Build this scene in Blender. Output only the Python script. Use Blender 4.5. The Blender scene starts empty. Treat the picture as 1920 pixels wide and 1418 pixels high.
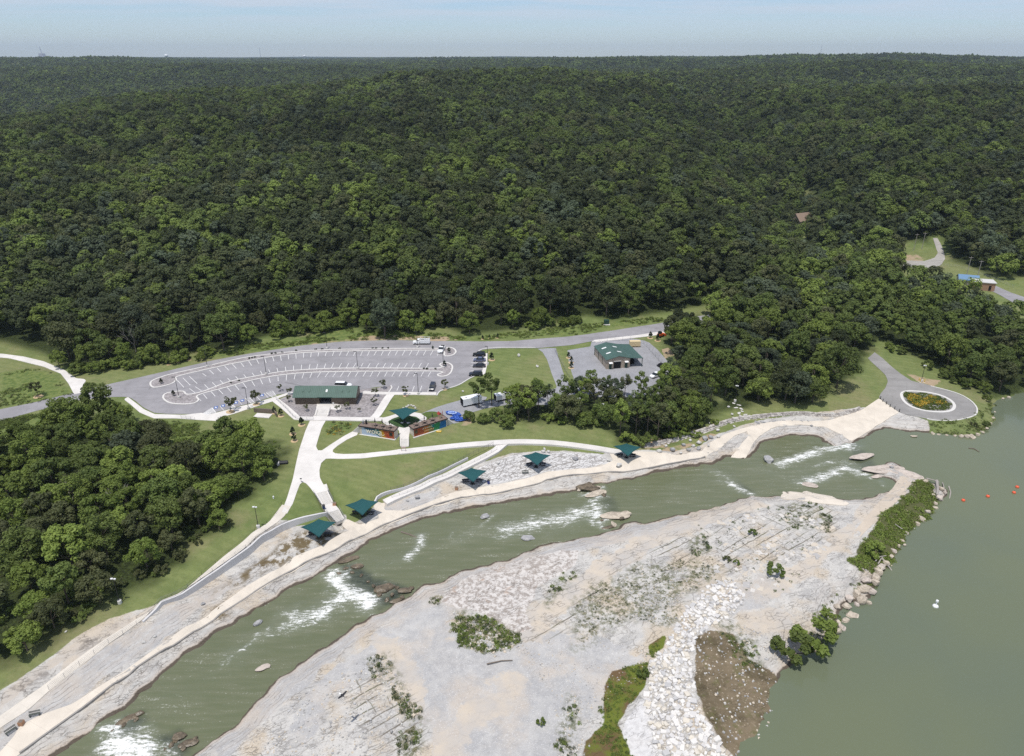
import bpy, math, random
import numpy as np
from mathutils import Vector, Matrix
from mathutils.geometry import delaunay_2d_cdt
R = math.radians
random.seed(7); RNG = np.random.default_rng(7)
SC = bpy.context.scene
COL = SC.collection

# ------------------------------------------------------------------ camera model
F, CU, CV, CAMH, PITCH = 1340.0, 960.0, 709.0, 108.0, R(24.19)
cp, sp = math.cos(PITCH), math.sin(PITCH)
def at_z(u, v, z):
    u = np.asarray(u, float); v = np.asarray(v, float)
    a = (u-CU)/F; b = (CV-v)/F
    dx = a; dy = cp + b*sp; dz = -sp + b*cp
    t = (z-CAMH)/dz
    return np.stack([dx*t, dy*t], -1)

# ------------------------------------------------------------------ noise
def _hash(i, j, s):
    n = (i*374761393 + j*668265263 + s*974634777) & 0xffffffff
    n = ((n ^ (n >> 13))*1274126177) & 0xffffffff
    n = (n ^ (n >> 16)) & 0xffff
    return n/65535.0
def vnoise(x, y, s=0):
    x = np.asarray(x, float); y = np.asarray(y, float)
    i = np.floor(x).astype(np.int64); j = np.floor(y).astype(np.int64)
    fx = x-i; fy = y-j
    fx = fx*fx*(3-2*fx); fy = fy*fy*(3-2*fy)
    a = _hash(i, j, s); b = _hash(i+1, j, s); c = _hash(i, j+1, s); d = _hash(i+1, j+1, s)
    return (a*(1-fx)+b*fx)*(1-fy) + (c*(1-fx)+d*fx)*fy
def fbm(x, y, sc, o=4, s=0):
    r = 0; amp = 1; tot = 0
    for k in range(o):
        r = r + amp*vnoise(x/sc*2**k+17.3*k, y/sc*2**k-9.1*k, s+k); tot += amp; amp *= .5
    return r/tot*2-1
def sstep(a, b, x):
    t = np.clip((x-a)/(b-a), 0, 1); return t*t*(3-2*t)

# ------------------------------------------------------------------ polygons
def catmull(P, n=6, closed=False):
    P = np.asarray(P, float); N = len(P); out = []
    rng = range(N) if closed else range(N-1)
    for i in rng:
        p1 = P[i]; p2 = P[(i+1) % N]
        p0 = P[i-1] if (closed or i > 0) else p1
        p3 = P[(i+2) % N] if (closed or i+2 < N) else p2
        for k in range(n):
            t = k/n
            out.append(.5*((2*p1)+(-p0+p2)*t+(2*p0-5*p1+4*p2-p3)*t*t+(-p0+3*p1-3*p2+p3)*t**3))
    if not closed: out.append(P[-1])
    return np.array(out)
def resample(P, step, closed=False):
    P = np.asarray(P, float)
    if closed: P = np.vstack([P, P[:1]])
    d = np.r_[0, np.cumsum(np.linalg.norm(np.diff(P, axis=0), axis=1))]
    n = max(2, int(round(d[-1]/step))+1)
    s = np.linspace(0, d[-1], n)
    Q = np.stack([np.interp(s, d, P[:, k]) for k in range(P.shape[1])], -1)
    return Q[:-1] if closed else Q
def sdist(poly, pts, margin=1e9):
    """signed distance, positive inside; outside the padded box it is -margin"""
    poly = np.asarray(poly, float); pts = np.asarray(pts, float)
    out = np.full(len(pts), -float(margin))
    lo = poly.min(0)-margin; hi = poly.max(0)+margin
    m = ((pts >= lo) & (pts <= hi)).all(1)
    idx = np.nonzero(m)[0]
    A = poly; B = np.roll(poly, -1, 0)
    for c in range(0, len(idx), 20000):
        k = idx[c:c+20000]; p = pts[k]
        dm = np.full(len(p), 1e18); ins = np.zeros(len(p), bool)
        for a, b in zip(A, B):
            e = b-a; w = p-a; L = e@e
            t = np.clip((w@e)/max(L, 1e-12), 0, 1)
            q = w-t[:, None]*e
            dm = np.minimum(dm, (q*q).sum(1))
            cr = (a[1] > p[:, 1]) != (b[1] > p[:, 1])
            if abs(e[1]) > 1e-12:
                ins ^= cr & (p[:, 0] < e[0]*(p[:, 1]-a[1])/e[1]+a[0])
        d = np.sqrt(dm)
        out[k] = np.maximum(np.where(ins, d, -d), -margin)
    return out
def ldist(line, pts, margin=30):
    """distance to an open polyline"""
    line = np.asarray(line, float); pts = np.asarray(pts, float)
    out = np.full(len(pts), 1e9)
    lo = line.min(0)-margin; hi = line.max(0)+margin
    idx = np.nonzero(((pts >= lo) & (pts <= hi)).all(1))[0]
    p = pts[idx]; dm = np.full(len(p), 1e18)
    for a, b in zip(line[:-1], line[1:]):
        e = b-a; w = p-a
        t = np.clip((w@e)/max(e@e, 1e-12), 0, 1)
        q = w-t[:, None]*e
        dm = np.minimum(dm, (q*q).sum(1))
    out[idx] = np.sqrt(dm)
    return out

class RBF:
    def __init__(s, P, Z, lam=0.0):
        s.P = np.asarray(P, float); Z = np.asarray(Z, float); n = len(Z)
        K = np.linalg.norm(s.P[:, None]-s.P[None], axis=2)
        A = np.zeros((n+1, n+1)); A[:n, :n] = -K+lam*np.eye(n); A[:n, n] = 1; A[n, :n] = 1
        w = np.linalg.solve(A, np.r_[Z, 0]); s.w = w[:n]; s.c = w[n]
    def __call__(s, X):
        X = np.asarray(X, float).reshape(-1, 2); out = np.empty(len(X))
        for c in range(0, len(X), 20000):
            x = X[c:c+20000]
            out[c:c+20000] = -np.linalg.norm(x[:, None]-s.P[None], axis=2)@s.w+s.c
        return out

# ------------------------------------------------------------------ water levels
WCTRL = [(1800,850,2.6),(1900,1000,2.6),(1700,830,2.6),(1700,1200,2.6),(1800,1400,2.6),(1460,1400,2.6),(1660,850,2.5),(1900,760,2.6),(2300,900,2.6),(2300,1500,2.6),(1660,895,2.45),(1620,835,2.5),
         (1560,870,1.95),(1500,850,1.9),(1400,870,1.9),(1600,915,1.9),(1440,915,1.9),(1350,905,1.65),(1300,920,1.6),(1150,945,1.6),(1120,955,1.45),(1070,970,.8),(1050,960,.75),(900,990,.7),(1000,1000,.7),
         (800,1020,.6),(700,1070,.5),(660,1085,.4),(630,1110,-.35),(600,1120,-.4),(500,1200,-.4),(400,1280,-.45),(300,1340,-.5),(250,1375,-.7),(200,1410,-1.2),(120,1450,-1.25),(330,1410,-1.1)]
wp = np.array([at_z(u, v, z) for u, v, z in WCTRL]); HW = RBF(wp, [c[2] for c in WCTRL])
def at_f(u, v, f, it=14, z0=3.0):
    u = np.atleast_1d(np.asarray(u, float)); v = np.atleast_1d(np.asarray(v, float))
    z = np.full(len(u), z0)
    for _ in range(it):
        xy = at_z(u, v, z); z = .5*z+.5*f(xy)
    return at_z(u, v, z), z
WPX = [(-120,1590),(60,1452),(104,1418),(182,1375),(202,1351),(236,1333),(256,1314),(297,1274),(337,1243),(384,1210),(428,1178),(479,1149),(522,1125),(553,1102),(607,1078),(623,1065),(640,1052),
 (670,1038),(703,1013),(747,997),(793,977),(843,965),(893,955),(920,950),(977,940),(1027,932),(1080,924),(1137,908),(1193,900),(1230,890),(1302,876),(1338,872),(1369,858),(1395,862),(1415,852),
 (1427,836),(1455,824),(1503,819),(1531,822),(1547,832),(1567,846),(1595,838),(1623,824),(1643,810),(1671,806),(1703,812),(1740,812),(1784,816),(1824,820),(1848,810),(1864,788),(1861,763),
 (1878,749),(1896,745),(1930,737),(2100,735),(2400,760),(2700,1000),(2700,1650),(1300,1650),(1380,1440),(1397,1418),(1411,1398),(1444,1366),(1453,1342),(1444,1319),(1458,1272),(1491,1244),(1503,1233),(1535,1225),
 (1559,1199),(1581,1187),(1578,1150),(1603,1133),(1631,1129),(1647,1089),(1667,1061),(1687,1029),(1699,1001),(1715,989),(1744,970),(1752,948),(1776,936),(1784,922),(1760,908),(1727,898),(1703,886),
 (1687,870),(1655,866),(1627,880),(1639,896),(1667,900),(1675,910),(1647,926),(1615,932),(1583,936),(1531,924),(1503,920),(1465,920),(1462,930),(1415,929),(1375,938),(1310,954),(1258,966),(1210,976),
 (1170,980),(1140,997),(1093,1003),(1020,1023),(960,1042),(893,1063),(860,1072),(820,1087),(790,1095),(760,1115),(740,1128),(710,1142),(670,1167),(627,1197),(600,1216),(556,1243),(506,1280),
 (462,1328),(431,1358),(388,1388),(350,1418),(310,1452),(180,1590)]
_u, _v = np.array(WPX, float).T
WPOLY, _ = at_f(_u, _v, HW, z0=1.0)
WPOLY = resample(catmull(WPOLY, 3, True), .9, True)
# ragged natural waterline
WPOLY = WPOLY + np.stack([fbm(WPOLY[:, 0], WPOLY[:, 1], 4, 3, 3), fbm(WPOLY[:, 0], WPOLY[:, 1], 4, 3, 9)], -1)*.8 + np.stack([fbm(WPOLY[:, 0], WPOLY[:, 1], 1.6, 2, 13), fbm(WPOLY[:, 0], WPOLY[:, 1], 1.6, 2, 19)], -1)*.75

# signed distance to the water, tabulated once
GX0, GY0, GS, GNX, GNY = -230.0, 60.0, .8, 725, 350
_gx, _gy = np.meshgrid(GX0+GS*np.arange(GNX), GY0+GS*np.arange(GNY))
SDG = sdist(WPOLY, np.column_stack([_gx.ravel(), _gy.ravel()]), 14).reshape(GNY, GNX)
def water_sd(xy):
    fx = (xy[:, 0]-GX0)/GS; fy = (xy[:, 1]-GY0)/GS
    ok = (fx >= 0) & (fx < GNX-1.001) & (fy >= 0) & (fy < GNY-1.001)
    fx = np.clip(fx, 0, GNX-1.001); fy = np.clip(fy, 0, GNY-1.001)
    i = fx.astype(int); j = fy.astype(int); a = fx-i; b = fy-j
    v = (SDG[j, i]*(1-a)+SDG[j, i+1]*a)*(1-b)+(SDG[j+1, i]*(1-a)+SDG[j+1, i+1]*a)*b
    return np.where(ok, v, -14.0)

# ------------------------------------------------------------------ terrain
TC = [(330,740,8.5),(600,690,8.6),(850,690,8.6),(240,720,8.5),(560,650,8.9),(800,640,9),(900,640,9),(1100,630,9.3),(1230,612,9.6),(0,780,8),(150,745,8.3),(60,720,8.2),(20,670,8.6),(130,700,8.5),(400,700,8.6),(700,700,8.6),(760,735,8.5),(450,765,8.3),
 (100,900,6.6),(300,850,7),(450,800,7.4),(100,1100,5),(0,1000,5.5),(0,1250,3.2),(300,1000,6),(430,950,6),(350,790,7.8),(520,800,7.8),(540,870,6.7),
 (480,1000,5.7),(300,1130,4.4),(150,1200,3.5),(50,1260,2.9),(560,920,6.1),(535,955,5.8),(430,1045,4.5),(300,1138,3.6),(200,1205,2.9),(80,1290,2.0),(0,1345,1.5),
 (590,860,6.6),(600,900,6.2),(580,820,7.2),(600,790,7.9),(620,760,8.4),(560,770,8.2),(700,760,8.3),(660,800,7.5),(710,835,7.0),(760,795,7.5),(757,822,7.2),(757,838,6.5),(640,858,6.5),(757,848,6.4),(820,790,7.6),(930,830,6.0),(1040,828,5.5),(1150,845,4.2),
 (700,890,5.8),(620,920,5.5),(800,870,5.6),(640,930,5.0),(700,925,4.6),(800,895,4.9),(880,850,5.7),(900,862,4.9),(840,893,3.9),(760,926,3.0),(715,945,2.5),(960,845,5.0),(900,880,3.9),
 (601,936,5.0),(615,952,4.0),(632,968,3.0),(640,980,2.2),(575,950,5.6),(600,958,4.6),(540,972,5.2),(575,973,5.1),(608,967,4.7),(505,995,4.9),(470,1021,4.6),(438,1047,4.2),(385,1082,3.7),(337,1115,3.2),(266,1166,2.6),(530,1064,1.75),(600,1028,2.0),(440,1112,1.5),
 (1200,870,3.4),(1100,880,3.2),(950,905,2.9),(800,945,2.5),(650,1005,2.1),(500,1095,1.6),(330,1200,1.2),(150,1325,.7),(30,1405,.3),(-60,1440,.1),(1180,850,3.6),(1060,860,4.0),
 (1350,830,3.6),(1420,797,3.7),(1560,795,3.7),(1640,775,4.2),(1740,760,4.8),(1680,720,5),(1650,680,5.6),(1800,770,4.5),(1500,750,5.2),(1600,710,5.6),(1400,765,5),(1700,660,6),(1850,745,4.0),(1820,800,3.6),
 (1000,800,6.8),(850,810,7),(1100,800,6.3),(1200,815,5.4),(1000,740,8),(1200,740,7.6),(1100,720,8.5),(1300,770,5.8),(1400,700,7),(1300,650,9),(1160,680,9),(1230,660,9),(1000,680,8.6),
 (1600,600,8),(1800,620,7),(1900,690,5),(1500,550,9),(1800,540,9.5),(1880,550,9),(1740,490,11),(1760,465,12),(1700,500,10.5),(2100,640,6),
 (900,1150,2.2),(1100,1050,2.8),(1300,980,3.4),(1450,960,3.8),(1600,945,4),(1700,905,3.9),(1000,1250,2),(800,1250,1.8),(600,1350,1.2),(1250,1200,3.0),(1350,1150,3.6),(1500,1100,3.7),(1490,1200,3.1),(1360,1300,2.75),(1270,1300,3.6),(900,1400,1.5),
 (1150,1370,1.0),(1190,1275,1.0),(1120,1330,1.2),(450,1412,.8),(1600,1060,4),(1660,985,4),(1310,1200,3.5),(1300,1390,3.6)]
tp = [tuple(at_z(u, v, z)) for u, v, z in TC]; tz = [c[2] for c in TC]
# hills: (pixel column, distance, height)
HC = [(-200,300,12),(0,300,13),(250,300,13),(480,300,14),(700,300,15),(960,305,15),(1200,310,14),
 (-200,360,24),(0,360,25),(240,365,27),(480,365,28),(700,365,28),(960,370,28),(1200,375,25),(1400,400,18),
 (-200,470,33),(0,470,36),(240,480,38),(480,480,38),(760,480,38),(1050,490,36),(1300,480,28),(1480,470,22),(1505,430,19),(1640,470,26),(1800,450,30),(1950,440,34),(2200,430,36),
 (0,620,40),(300,620,46),(600,620,46),(900,620,44),(1200,620,40),(1400,640,30),(1470,560,24),(1600,600,40),(1800,600,42),(2000,600,44),(2300,560,44),
 (0,760,34),(200,820,46),(450,900,58),(650,930,60),(900,950,58),(1150,900,50),(1380,860,40),(1600,850,48),(1850,850,50),(2200,850,52),
 (-100,1000,8),(150,1150,6),(350,1250,10),(600,1350,24),(900,1350,42),(1200,1300,58),(1500,1300,58),(1800,1300,60),(2300,1300,60),
 (-200,1600,36),(200,1800,46),(500,1900,62),(800,1900,64),(1200,1900,66),(1600,1800,68),(2200,1900,70),
 (-300,3000,72),(300,3000,76),(800,2800,76),(1300,2800,77),(1700,3200,93),(2300,3000,80),(-400,6000,82),(500,6000,84),(1000,6000,82),(1600,6000,86),(2500,6000,86),
 (-400,12000,84),(500,12000,92),(960,12000,86),(1500,12000,86),(2500,12000,90)]
for pxc, d, z in HC:
    tp.append(((pxc-CU)/F*d*1.0, d)); tz.append(z)
# behind and beside the camera
tp += [(-150,40),(150,20),(0,-100),(-400,0),(400,0),(-300,150),(-400,250),(0,50)]; tz += [2,1,2,8,8,7,9,1]
BASE = RBF(np.array(tp), np.array(tz))

# ground cut away on the river side of the retaining walls: (line x, y, height cut)
CUTS = []
def wall_cut(xy):
    dz = np.zeros(len(xy))
    for L, drop, reach in CUTS:
        lo = L.min(0)-reach; hi = L.max(0)+reach
        k = np.nonzero(((xy >= lo) & (xy <= hi)).all(1))[0]
        if not len(k): continue
        p = xy[k]; bd = np.full(len(p), 1e9); bs = np.zeros(len(p)); br_ = np.zeros(len(p))
        for i in range(len(L)-1):
            a, b = L[i], L[i+1]; e = b-a; w = p-a; t = np.clip((w@e)/(e@e), 0, 1); q = w-t[:, None]*e; d = np.sqrt((q*q).sum(1))
            m = d < bd; bd[m] = d[m]; bs[m] = (e[0]*w[:, 1]-e[1]*w[:, 0])[m]; br_[m] = (drop[i]+(drop[i+1]-drop[i])*t)[m]
        m = (bs > 0) & (bd < reach)
        dz[k] = np.maximum(dz[k], np.where(m, br_*np.clip(1-bd/reach, 0, 1)**1.3, 0))
    return dz
VALLEY = np.array([at_z(u, v, z) for u, v, z in ((1580, 470, 20), (1545, 420, 26), (1505, 360, 34), (1450, 290, 42), (1390, 235, 46), (1330, 195, 50), (1250, 170, 55))])
def ground_h(xy, full=False):
    xy = np.asarray(xy, float).reshape(-1, 2)
    x, y = xy[:, 0], xy[:, 1]
    b = BASE(xy)
    far = sstep(330, 700, y)
    b = b + far*(fbm(x, y, 230, 3, 21)*12+fbm(x*.7, y, 560, 2, 27)*46*sstep(480, 1000, y))*np.clip(1-y/7000, .25, 1) + sstep(4500, 8000, y)*fbm(x, y, 2200, 3, 23)*34
    dv = ldist(VALLEY, xy, 160); b = b-24*np.exp(-(np.minimum(dv, 400)/45)**2)*sstep(330, 420, y)
    d = water_sd(xy)
    near = d > -13.9
    w = np.zeros(len(xy)); w[near] = HW(xy[near])
    n1 = fbm(x, y, 5, 3, 5)
    wb = 5.2+1.6*n1
    t = np.clip(-d/wb, 0, 1)
    k = 4.0; tt = np.clip(t+.10*fbm(x, y, 3, 2, 8)*(t > 0)*(t < 1), 0, 1)*k
    ter = (np.floor(tt)+sstep(.35, .75, tt-np.floor(tt)))/k
    sh = .25*t+.75*ter
    zo = (w-.12)+(b-(w-.12))*sh
    zi = w-.12-np.clip(d*.4, 0, 1.6)
    z = np.where(d > 0, zi, np.where(d > -wb, zo, b))
    z = np.where(near, z, b)
    return z-wall_cut(xy)
def ground_nc(xy):
    xy = np.asarray(xy, float).reshape(-1, 2); return ground_h(xy)+wall_cut(xy)
def P(u, v):
    """image point -> point on the terrain (x, y, z)"""
    xy, _ = at_f(u, v, ground_h, it=16, z0=4.0)
    z = ground_h(xy)
    return np.column_stack([xy, z])
def P1(u, v): return Vector(P([u], [v])[0])
def W1(u, v):
    xy, z = at_f([u], [v], HW, z0=1.5); return Vector((xy[0, 0], xy[0, 1], float(HW(xy)[0])))
def PZ(u, v, z):
    q = at_z(u, v, z); return Vector((float(q[0]), float(q[1]), z))
def PL(lst):
    a = np.array(lst, float); return P(a[:, 0], a[:, 1])
def hz(x, y): return float(ground_h([(x, y)])[0])

# ------------------------------------------------------------------ object helpers
def tag(o, label=None, cat=None, group=None, kind=None):
    if label: o['label'] = label
    if cat: o['category'] = cat
    if group: o['group'] = group
    if kind: o['kind'] = kind
    return o
def empty(name, loc, rz=0, label=None, cat=None, group=None):
    o = bpy.data.objects.new(name, None); COL.objects.link(o)
    o.location = loc; o.rotation_euler = (0, 0, rz); o.empty_display_size = .3
    return tag(o, label, cat, group)
class MB:
    def __init__(s): s.v = []; s.f = []; s.m = []; s.sm = False
    def add(s, vs, fs, m=0):
        b = len(s.v); s.v += [tuple(p) for p in vs]
        for f in fs: s.f.append([i+b for i in f]); s.m.append(m)
        return s
    def box(s, c, d, rz=0, m=0, rx=0, ry=0):
        M = Matrix.Translation(c) @ Matrix.Rotation(rz, 4, 'Z') @ Matrix.Rotation(ry, 4, 'Y') @ Matrix.Rotation(rx, 4, 'X')
        vs = [M @ Vector((sx*d[0]/2, sy*d[1]/2, sz*d[2]/2)) for sx in (-1, 1) for sy in (-1, 1) for sz in (-1, 1)]
        return s.add(vs, [(0,1,3,2),(4,6,7,5),(0,4,5,1),(2,3,7,6),(0,2,6,4),(1,5,7,3)], m)
    def tube(s, p0, p1, r0, r1=None, n=8, m=0, caps=True):
        r1 = r0 if r1 is None else r1
        p0 = Vector(p0); p1 = Vector(p1); d = (p1-p0)
        if d.length < 1e-6: return s
        q = d.to_track_quat('Z', 'Y')
        a = [p0+q @ Vector((r0*math.cos(2*math.pi*i/n), r0*math.sin(2*math.pi*i/n), 0)) for i in range(n)]
        b = [p1+q @ Vector((r1*math.cos(2*math.pi*i/n), r1*math.sin(2*math.pi*i/n), 0)) for i in range(n)]
        fs = [(i, (i+1) % n, n+(i+1) % n, n+i) for i in range(n)]
        if caps: fs += [tuple(range(n-1, -1, -1)), tuple(range(n, 2*n))]
        return s.add(a+b, fs, m)
    def lathe(s, prof, c=(0, 0, 0), n=12, m=0):
        vs = []; fs = []
        for r, z in prof:
            vs += [(c[0]+r*math.cos(2*math.pi*i/n), c[1]+r*math.sin(2*math.pi*i/n), c[2]+z) for i in range(n)]
        for k in range(len(prof)-1):
            fs += [(k*n+i, k*n+(i+1) % n, (k+1)*n+(i+1) % n, (k+1)*n+i) for i in range(n)]
        fs += [tuple(range(n-1, -1, -1)), tuple(range((len(prof)-1)*n, len(prof)*n))]
        return s.add(vs, fs, m)
    def prism(s, poly, z0, z1, m=0):
        n = len(poly)
        vs = [(p[0], p[1], z0) for p in poly]+[(p[0], p[1], z1) for p in poly]
        fs = [tuple(range(n-1, -1, -1)), tuple(range(n, 2*n))]+[(i, (i+1) % n, n+(i+1) % n, n+i) for i in range(n)]
        return s.add(vs, fs, m)
    def hexa(s, b, t, m=0):
        """box from 4 bottom and 4 top points"""
        return s.add(list(b)+list(t), [(3,2,1,0),(4,5,6,7),(0,1,5,4),(1,2,6,5),(2,3,7,6),(3,0,4,7)], m)
    def build(s, name, mats, parent=None, smooth=False, recalc=False):
        me = bpy.data.meshes.new(name); me.from_pydata(s.v, [], s.f); me.update()
        if not isinstance(mats, (list, tuple)): mats = [mats]
        for q in mats: me.materials.append(q)
        me.polygons.foreach_set('material_index', s.m)
        if smooth: me.polygons.foreach_set('use_smooth', [True]*len(s.f))
        o = bpy.data.objects.new(name, me); COL.objects.link(o)
        if parent: o.parent = parent
        return o
def np_mesh(name, V, Fq, mats, parent=None, link=True, smooth=False, attrs=None, mi=None):
    me = bpy.data.meshes.new(name)
    V = np.asarray(V, np.float32); Fq = np.asarray(Fq, np.int32)
    n = Fq.shape[1]
    me.vertices.add(len(V)); me.vertices.foreach_set('co', V.ravel())
    me.loops.add(Fq.size); me.loops.foreach_set('vertex_index', Fq.ravel())
    me.polygons.add(len(Fq)); me.polygons.foreach_set('loop_start', np.arange(0, Fq.size, n, dtype=np.int32))
    for q in (mats if isinstance(mats, (list, tuple)) else [mats]): me.materials.append(q)
    if mi is not None: me.polygons.foreach_set('material_index', np.asarray(mi, np.int32))
    me.update(calc_edges=True)
    me.polygons.foreach_set('use_smooth', np.full(len(Fq), bool(smooth)))
    for k, a in (attrs or {}).items():
        at = me.attributes.new(k, 'FLOAT', 'POINT'); at.data.foreach_set('value', np.asarray(a, np.float32))
    if not link: return me
    o = bpy.data.objects.new(name, me); COL.objects.link(o)
    if parent: o.parent = parent
    return o

# ------------------------------------------------------------------ materials
class NT:
    def __init__(s, name):
        s.m = bpy.data.materials.new(name); s.m.use_nodes = True; s.t = s.m.node_tree
        s.t.nodes.clear(); s.o = s.n('ShaderNodeOutputMaterial'); s.b = s.n('ShaderNodeBsdfPrincipled')
        s.l(s.b.outputs[0], s.o.inputs[0]); s.pos = s.n('ShaderNodeNewGeometry').outputs['Position']
    def n(s, t, **kw):
        x = s.t.nodes.new(t)
        for k, v in kw.items(): setattr(x, k, v)
        return x
    def l(s, a, b): s.t.links.new(a, b)
    def put(s, sock, v):
        if hasattr(v, 'is_output') or isinstance(v, bpy.types.NodeSocket): s.l(v, sock)
        else:
            if isinstance(v, (tuple, list)) and len(v) == 3 and sock.type == 'RGBA': v = (*v, 1)
            sock.default_value = v
    def noise(s, scale, detail=4, rough=.55, vec=None, dim=None):
        x = s.n('ShaderNodeTexNoise'); x.inputs['Scale'].default_value = scale; x.inputs['Detail'].default_value = detail; x.inputs['Roughness'].default_value = rough
        s.l(vec or s.pos, x.inputs['Vector']); return x.outputs['Fac']
    def vor(s, scale, feature='DISTANCE_TO_EDGE', vec=None, out='Distance', rnd=1):
        x = s.n('ShaderNodeTexVoronoi', feature=feature); x.inputs['Scale'].default_value = scale; x.inputs['Randomness'].default_value = rnd
        s.l(vec or s.pos, x.inputs['Vector']); return x.outputs[out]
    def mapr(s, v, a, b, c=0., d=1., smooth=True):
        x = s.n('ShaderNodeMapRange'); x.interpolation_type = 'SMOOTHSTEP' if smooth else 'LINEAR'
        s.put(x.inputs[0], v)
        for i, q in zip((1, 2, 3, 4), (a, b, c, d)): x.inputs[i].default_value = q
        return x.outputs[0]
    def math(s, op, a, b=0., c=None, clamp=False):
        x = s.n('ShaderNodeMath', operation=op, use_clamp=clamp); s.put(x.inputs[0], a); s.put(x.inputs[1], b)
        if c is not None: s.put(x.inputs[2], c)
        return x.outputs[0]
    def mix(s, f, a, b):
        x = s.n('ShaderNodeMix', data_type='RGBA'); s.put(x.inputs[0], f); s.put(x.inputs[6], a); s.put(x.inputs[7], b); return x.outputs[2]
    def attr(s, name, t='GEOMETRY'):
        x = s.n('ShaderNodeAttribute', attribute_name=name, attribute_type=t); return x.outputs['Fac']
    def mapping(s, sc=(1, 1, 1), rot=(0, 0, 0), vec=None):
        x = s.n('ShaderNodeMapping'); x.inputs['Scale'].default_value = sc; x.inputs['Rotation'].default_value = rot; s.l(vec or s.pos, x.inputs[0]); return x.outputs[0]
    def bump(s, h, dist=.1, strength=1., nrm=None):
        x = s.n('ShaderNodeBump'); x.inputs['Distance'].default_value = dist; x.inputs['Strength'].default_value = strength; s.l(h, x.inputs['Height'])
        if nrm: s.l(nrm, x.inputs['Normal'])
        return x.outputs[0]
    def fin(s, col, rough=.8, spec=.25, normal=None, metal=0.):
        s.put(s.b.inputs['Base Color'], col); s.put(s.b.inputs['Roughness'], rough); s.b.inputs['Specular IOR Level'].default_value = spec
        s.b.inputs['Metallic'].default_value = metal
        if normal: s.l(normal, s.b.inputs['Normal'])
        return s.m
def plain(name, c, rough=.6, spec=.3, var=.12, scale=2., metal=0., bump=0.):
    t = NT(name); n = t.noise(scale, 5)
    a = tuple(q*(1-var) for q in c); b = tuple(min(1, q*(1+var)) for q in c)
    col = t.mix(n, a, b)
    nb = t.bump(t.noise(scale*6, 3), bump) if bump else None
    return t.fin(col, rough, spec, nb, metal)

def add_cut(lst, drops, reach):
    q = PL(lst)[:, :2]; CUTS.append((q, np.array(drops, float), reach))
_c1 = PL([(625,956),(612,963.5),(598,968.5),(575,971),(553,970.5),(538,970),(520,984),(505,995),(438,1046),(337,1114),(266,1165)])[:, :2]
def offset_line(L, d):
    T = np.gradient(L, axis=0); T /= np.linalg.norm(T, axis=1)[:, None]; return L+np.column_stack([-T[:, 1], T[:, 0]])*d
WALLINE = resample(catmull(_c1, 6), 1.5)
for _ in range(14): WALLINE[1:-1] = .5*WALLINE[1:-1]+.25*(WALLINE[:-2]+WALLINE[2:])
WALLINE = resample(WALLINE, 2.0); _wd = np.interp(np.linspace(0, 1, len(WALLINE)), np.linspace(0, 1, 11), [.3,1.2,1.7,1.9,1.9,1.9,1.8,1.6,1.2,.6,.1])
PITS = []
# ------------------------------------------------------------------ regions (outlines read off the photograph, laid on the terrain)
A2 = lambda lst: PL(lst)[:, :2]
ASPH = A2([(-120,820),(-80,787),(0,768),(60,756),(117,742),(160,732),(207,720),(270,706),(330,692),(400,676),(470,663),(560,649),(640,641),(740,638),(860,640),(960,640),(1060,632),(1150,620),(1240,606),(1330,590),
 (1334,603),(1243,622),(1180,632),(1110,640),(1075,647),(1010,653),(940,653),(908,655),(897,660),(911,664),(911,682),(906,703),(893,704),(880,710),(860,722),(838,729),(824,734),(818,743),(816,736.5),(730,736.5),(734,723),(700,727),
 (660,735),(600,738),(545,738),(520,739),(511,744),(470,756.5),(420,769.5),(390,777),(345,776.5),(310,776.5),(288,774),(268,764),(253,751),(240,744),(200,745),(150,751),(117,758),(60,773),(0,790),(-120,822)])
SHOPLOT = A2([(1064,657),(1107,650),(1109,641),(1150,634),(1195,636),(1215,641),(1232,655),(1262,690),(1285,712),(1270,735),(1200,745),(1120,745),(1085,735),(1072,700),(1066,675)])
YDRIVE = A2([(1008,654.5),(1042,652.5),(1052,687),(1058,705),(1075,735),(1090,748),(1040,760),(960,758),(910,766),(878,776),(862,764),(880,757),(960,745),(1045,728),(1034,700),(1026,675),(1017,660)])
SHED_DRIVE = A2([(775,782),(790,776),(815,765),(840,757),(866,750),(890,742),(915,745),(900,760),(868,776),(874,786),(862,792),(842,797),(838,786),(826,775),(806,773)])
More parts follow.
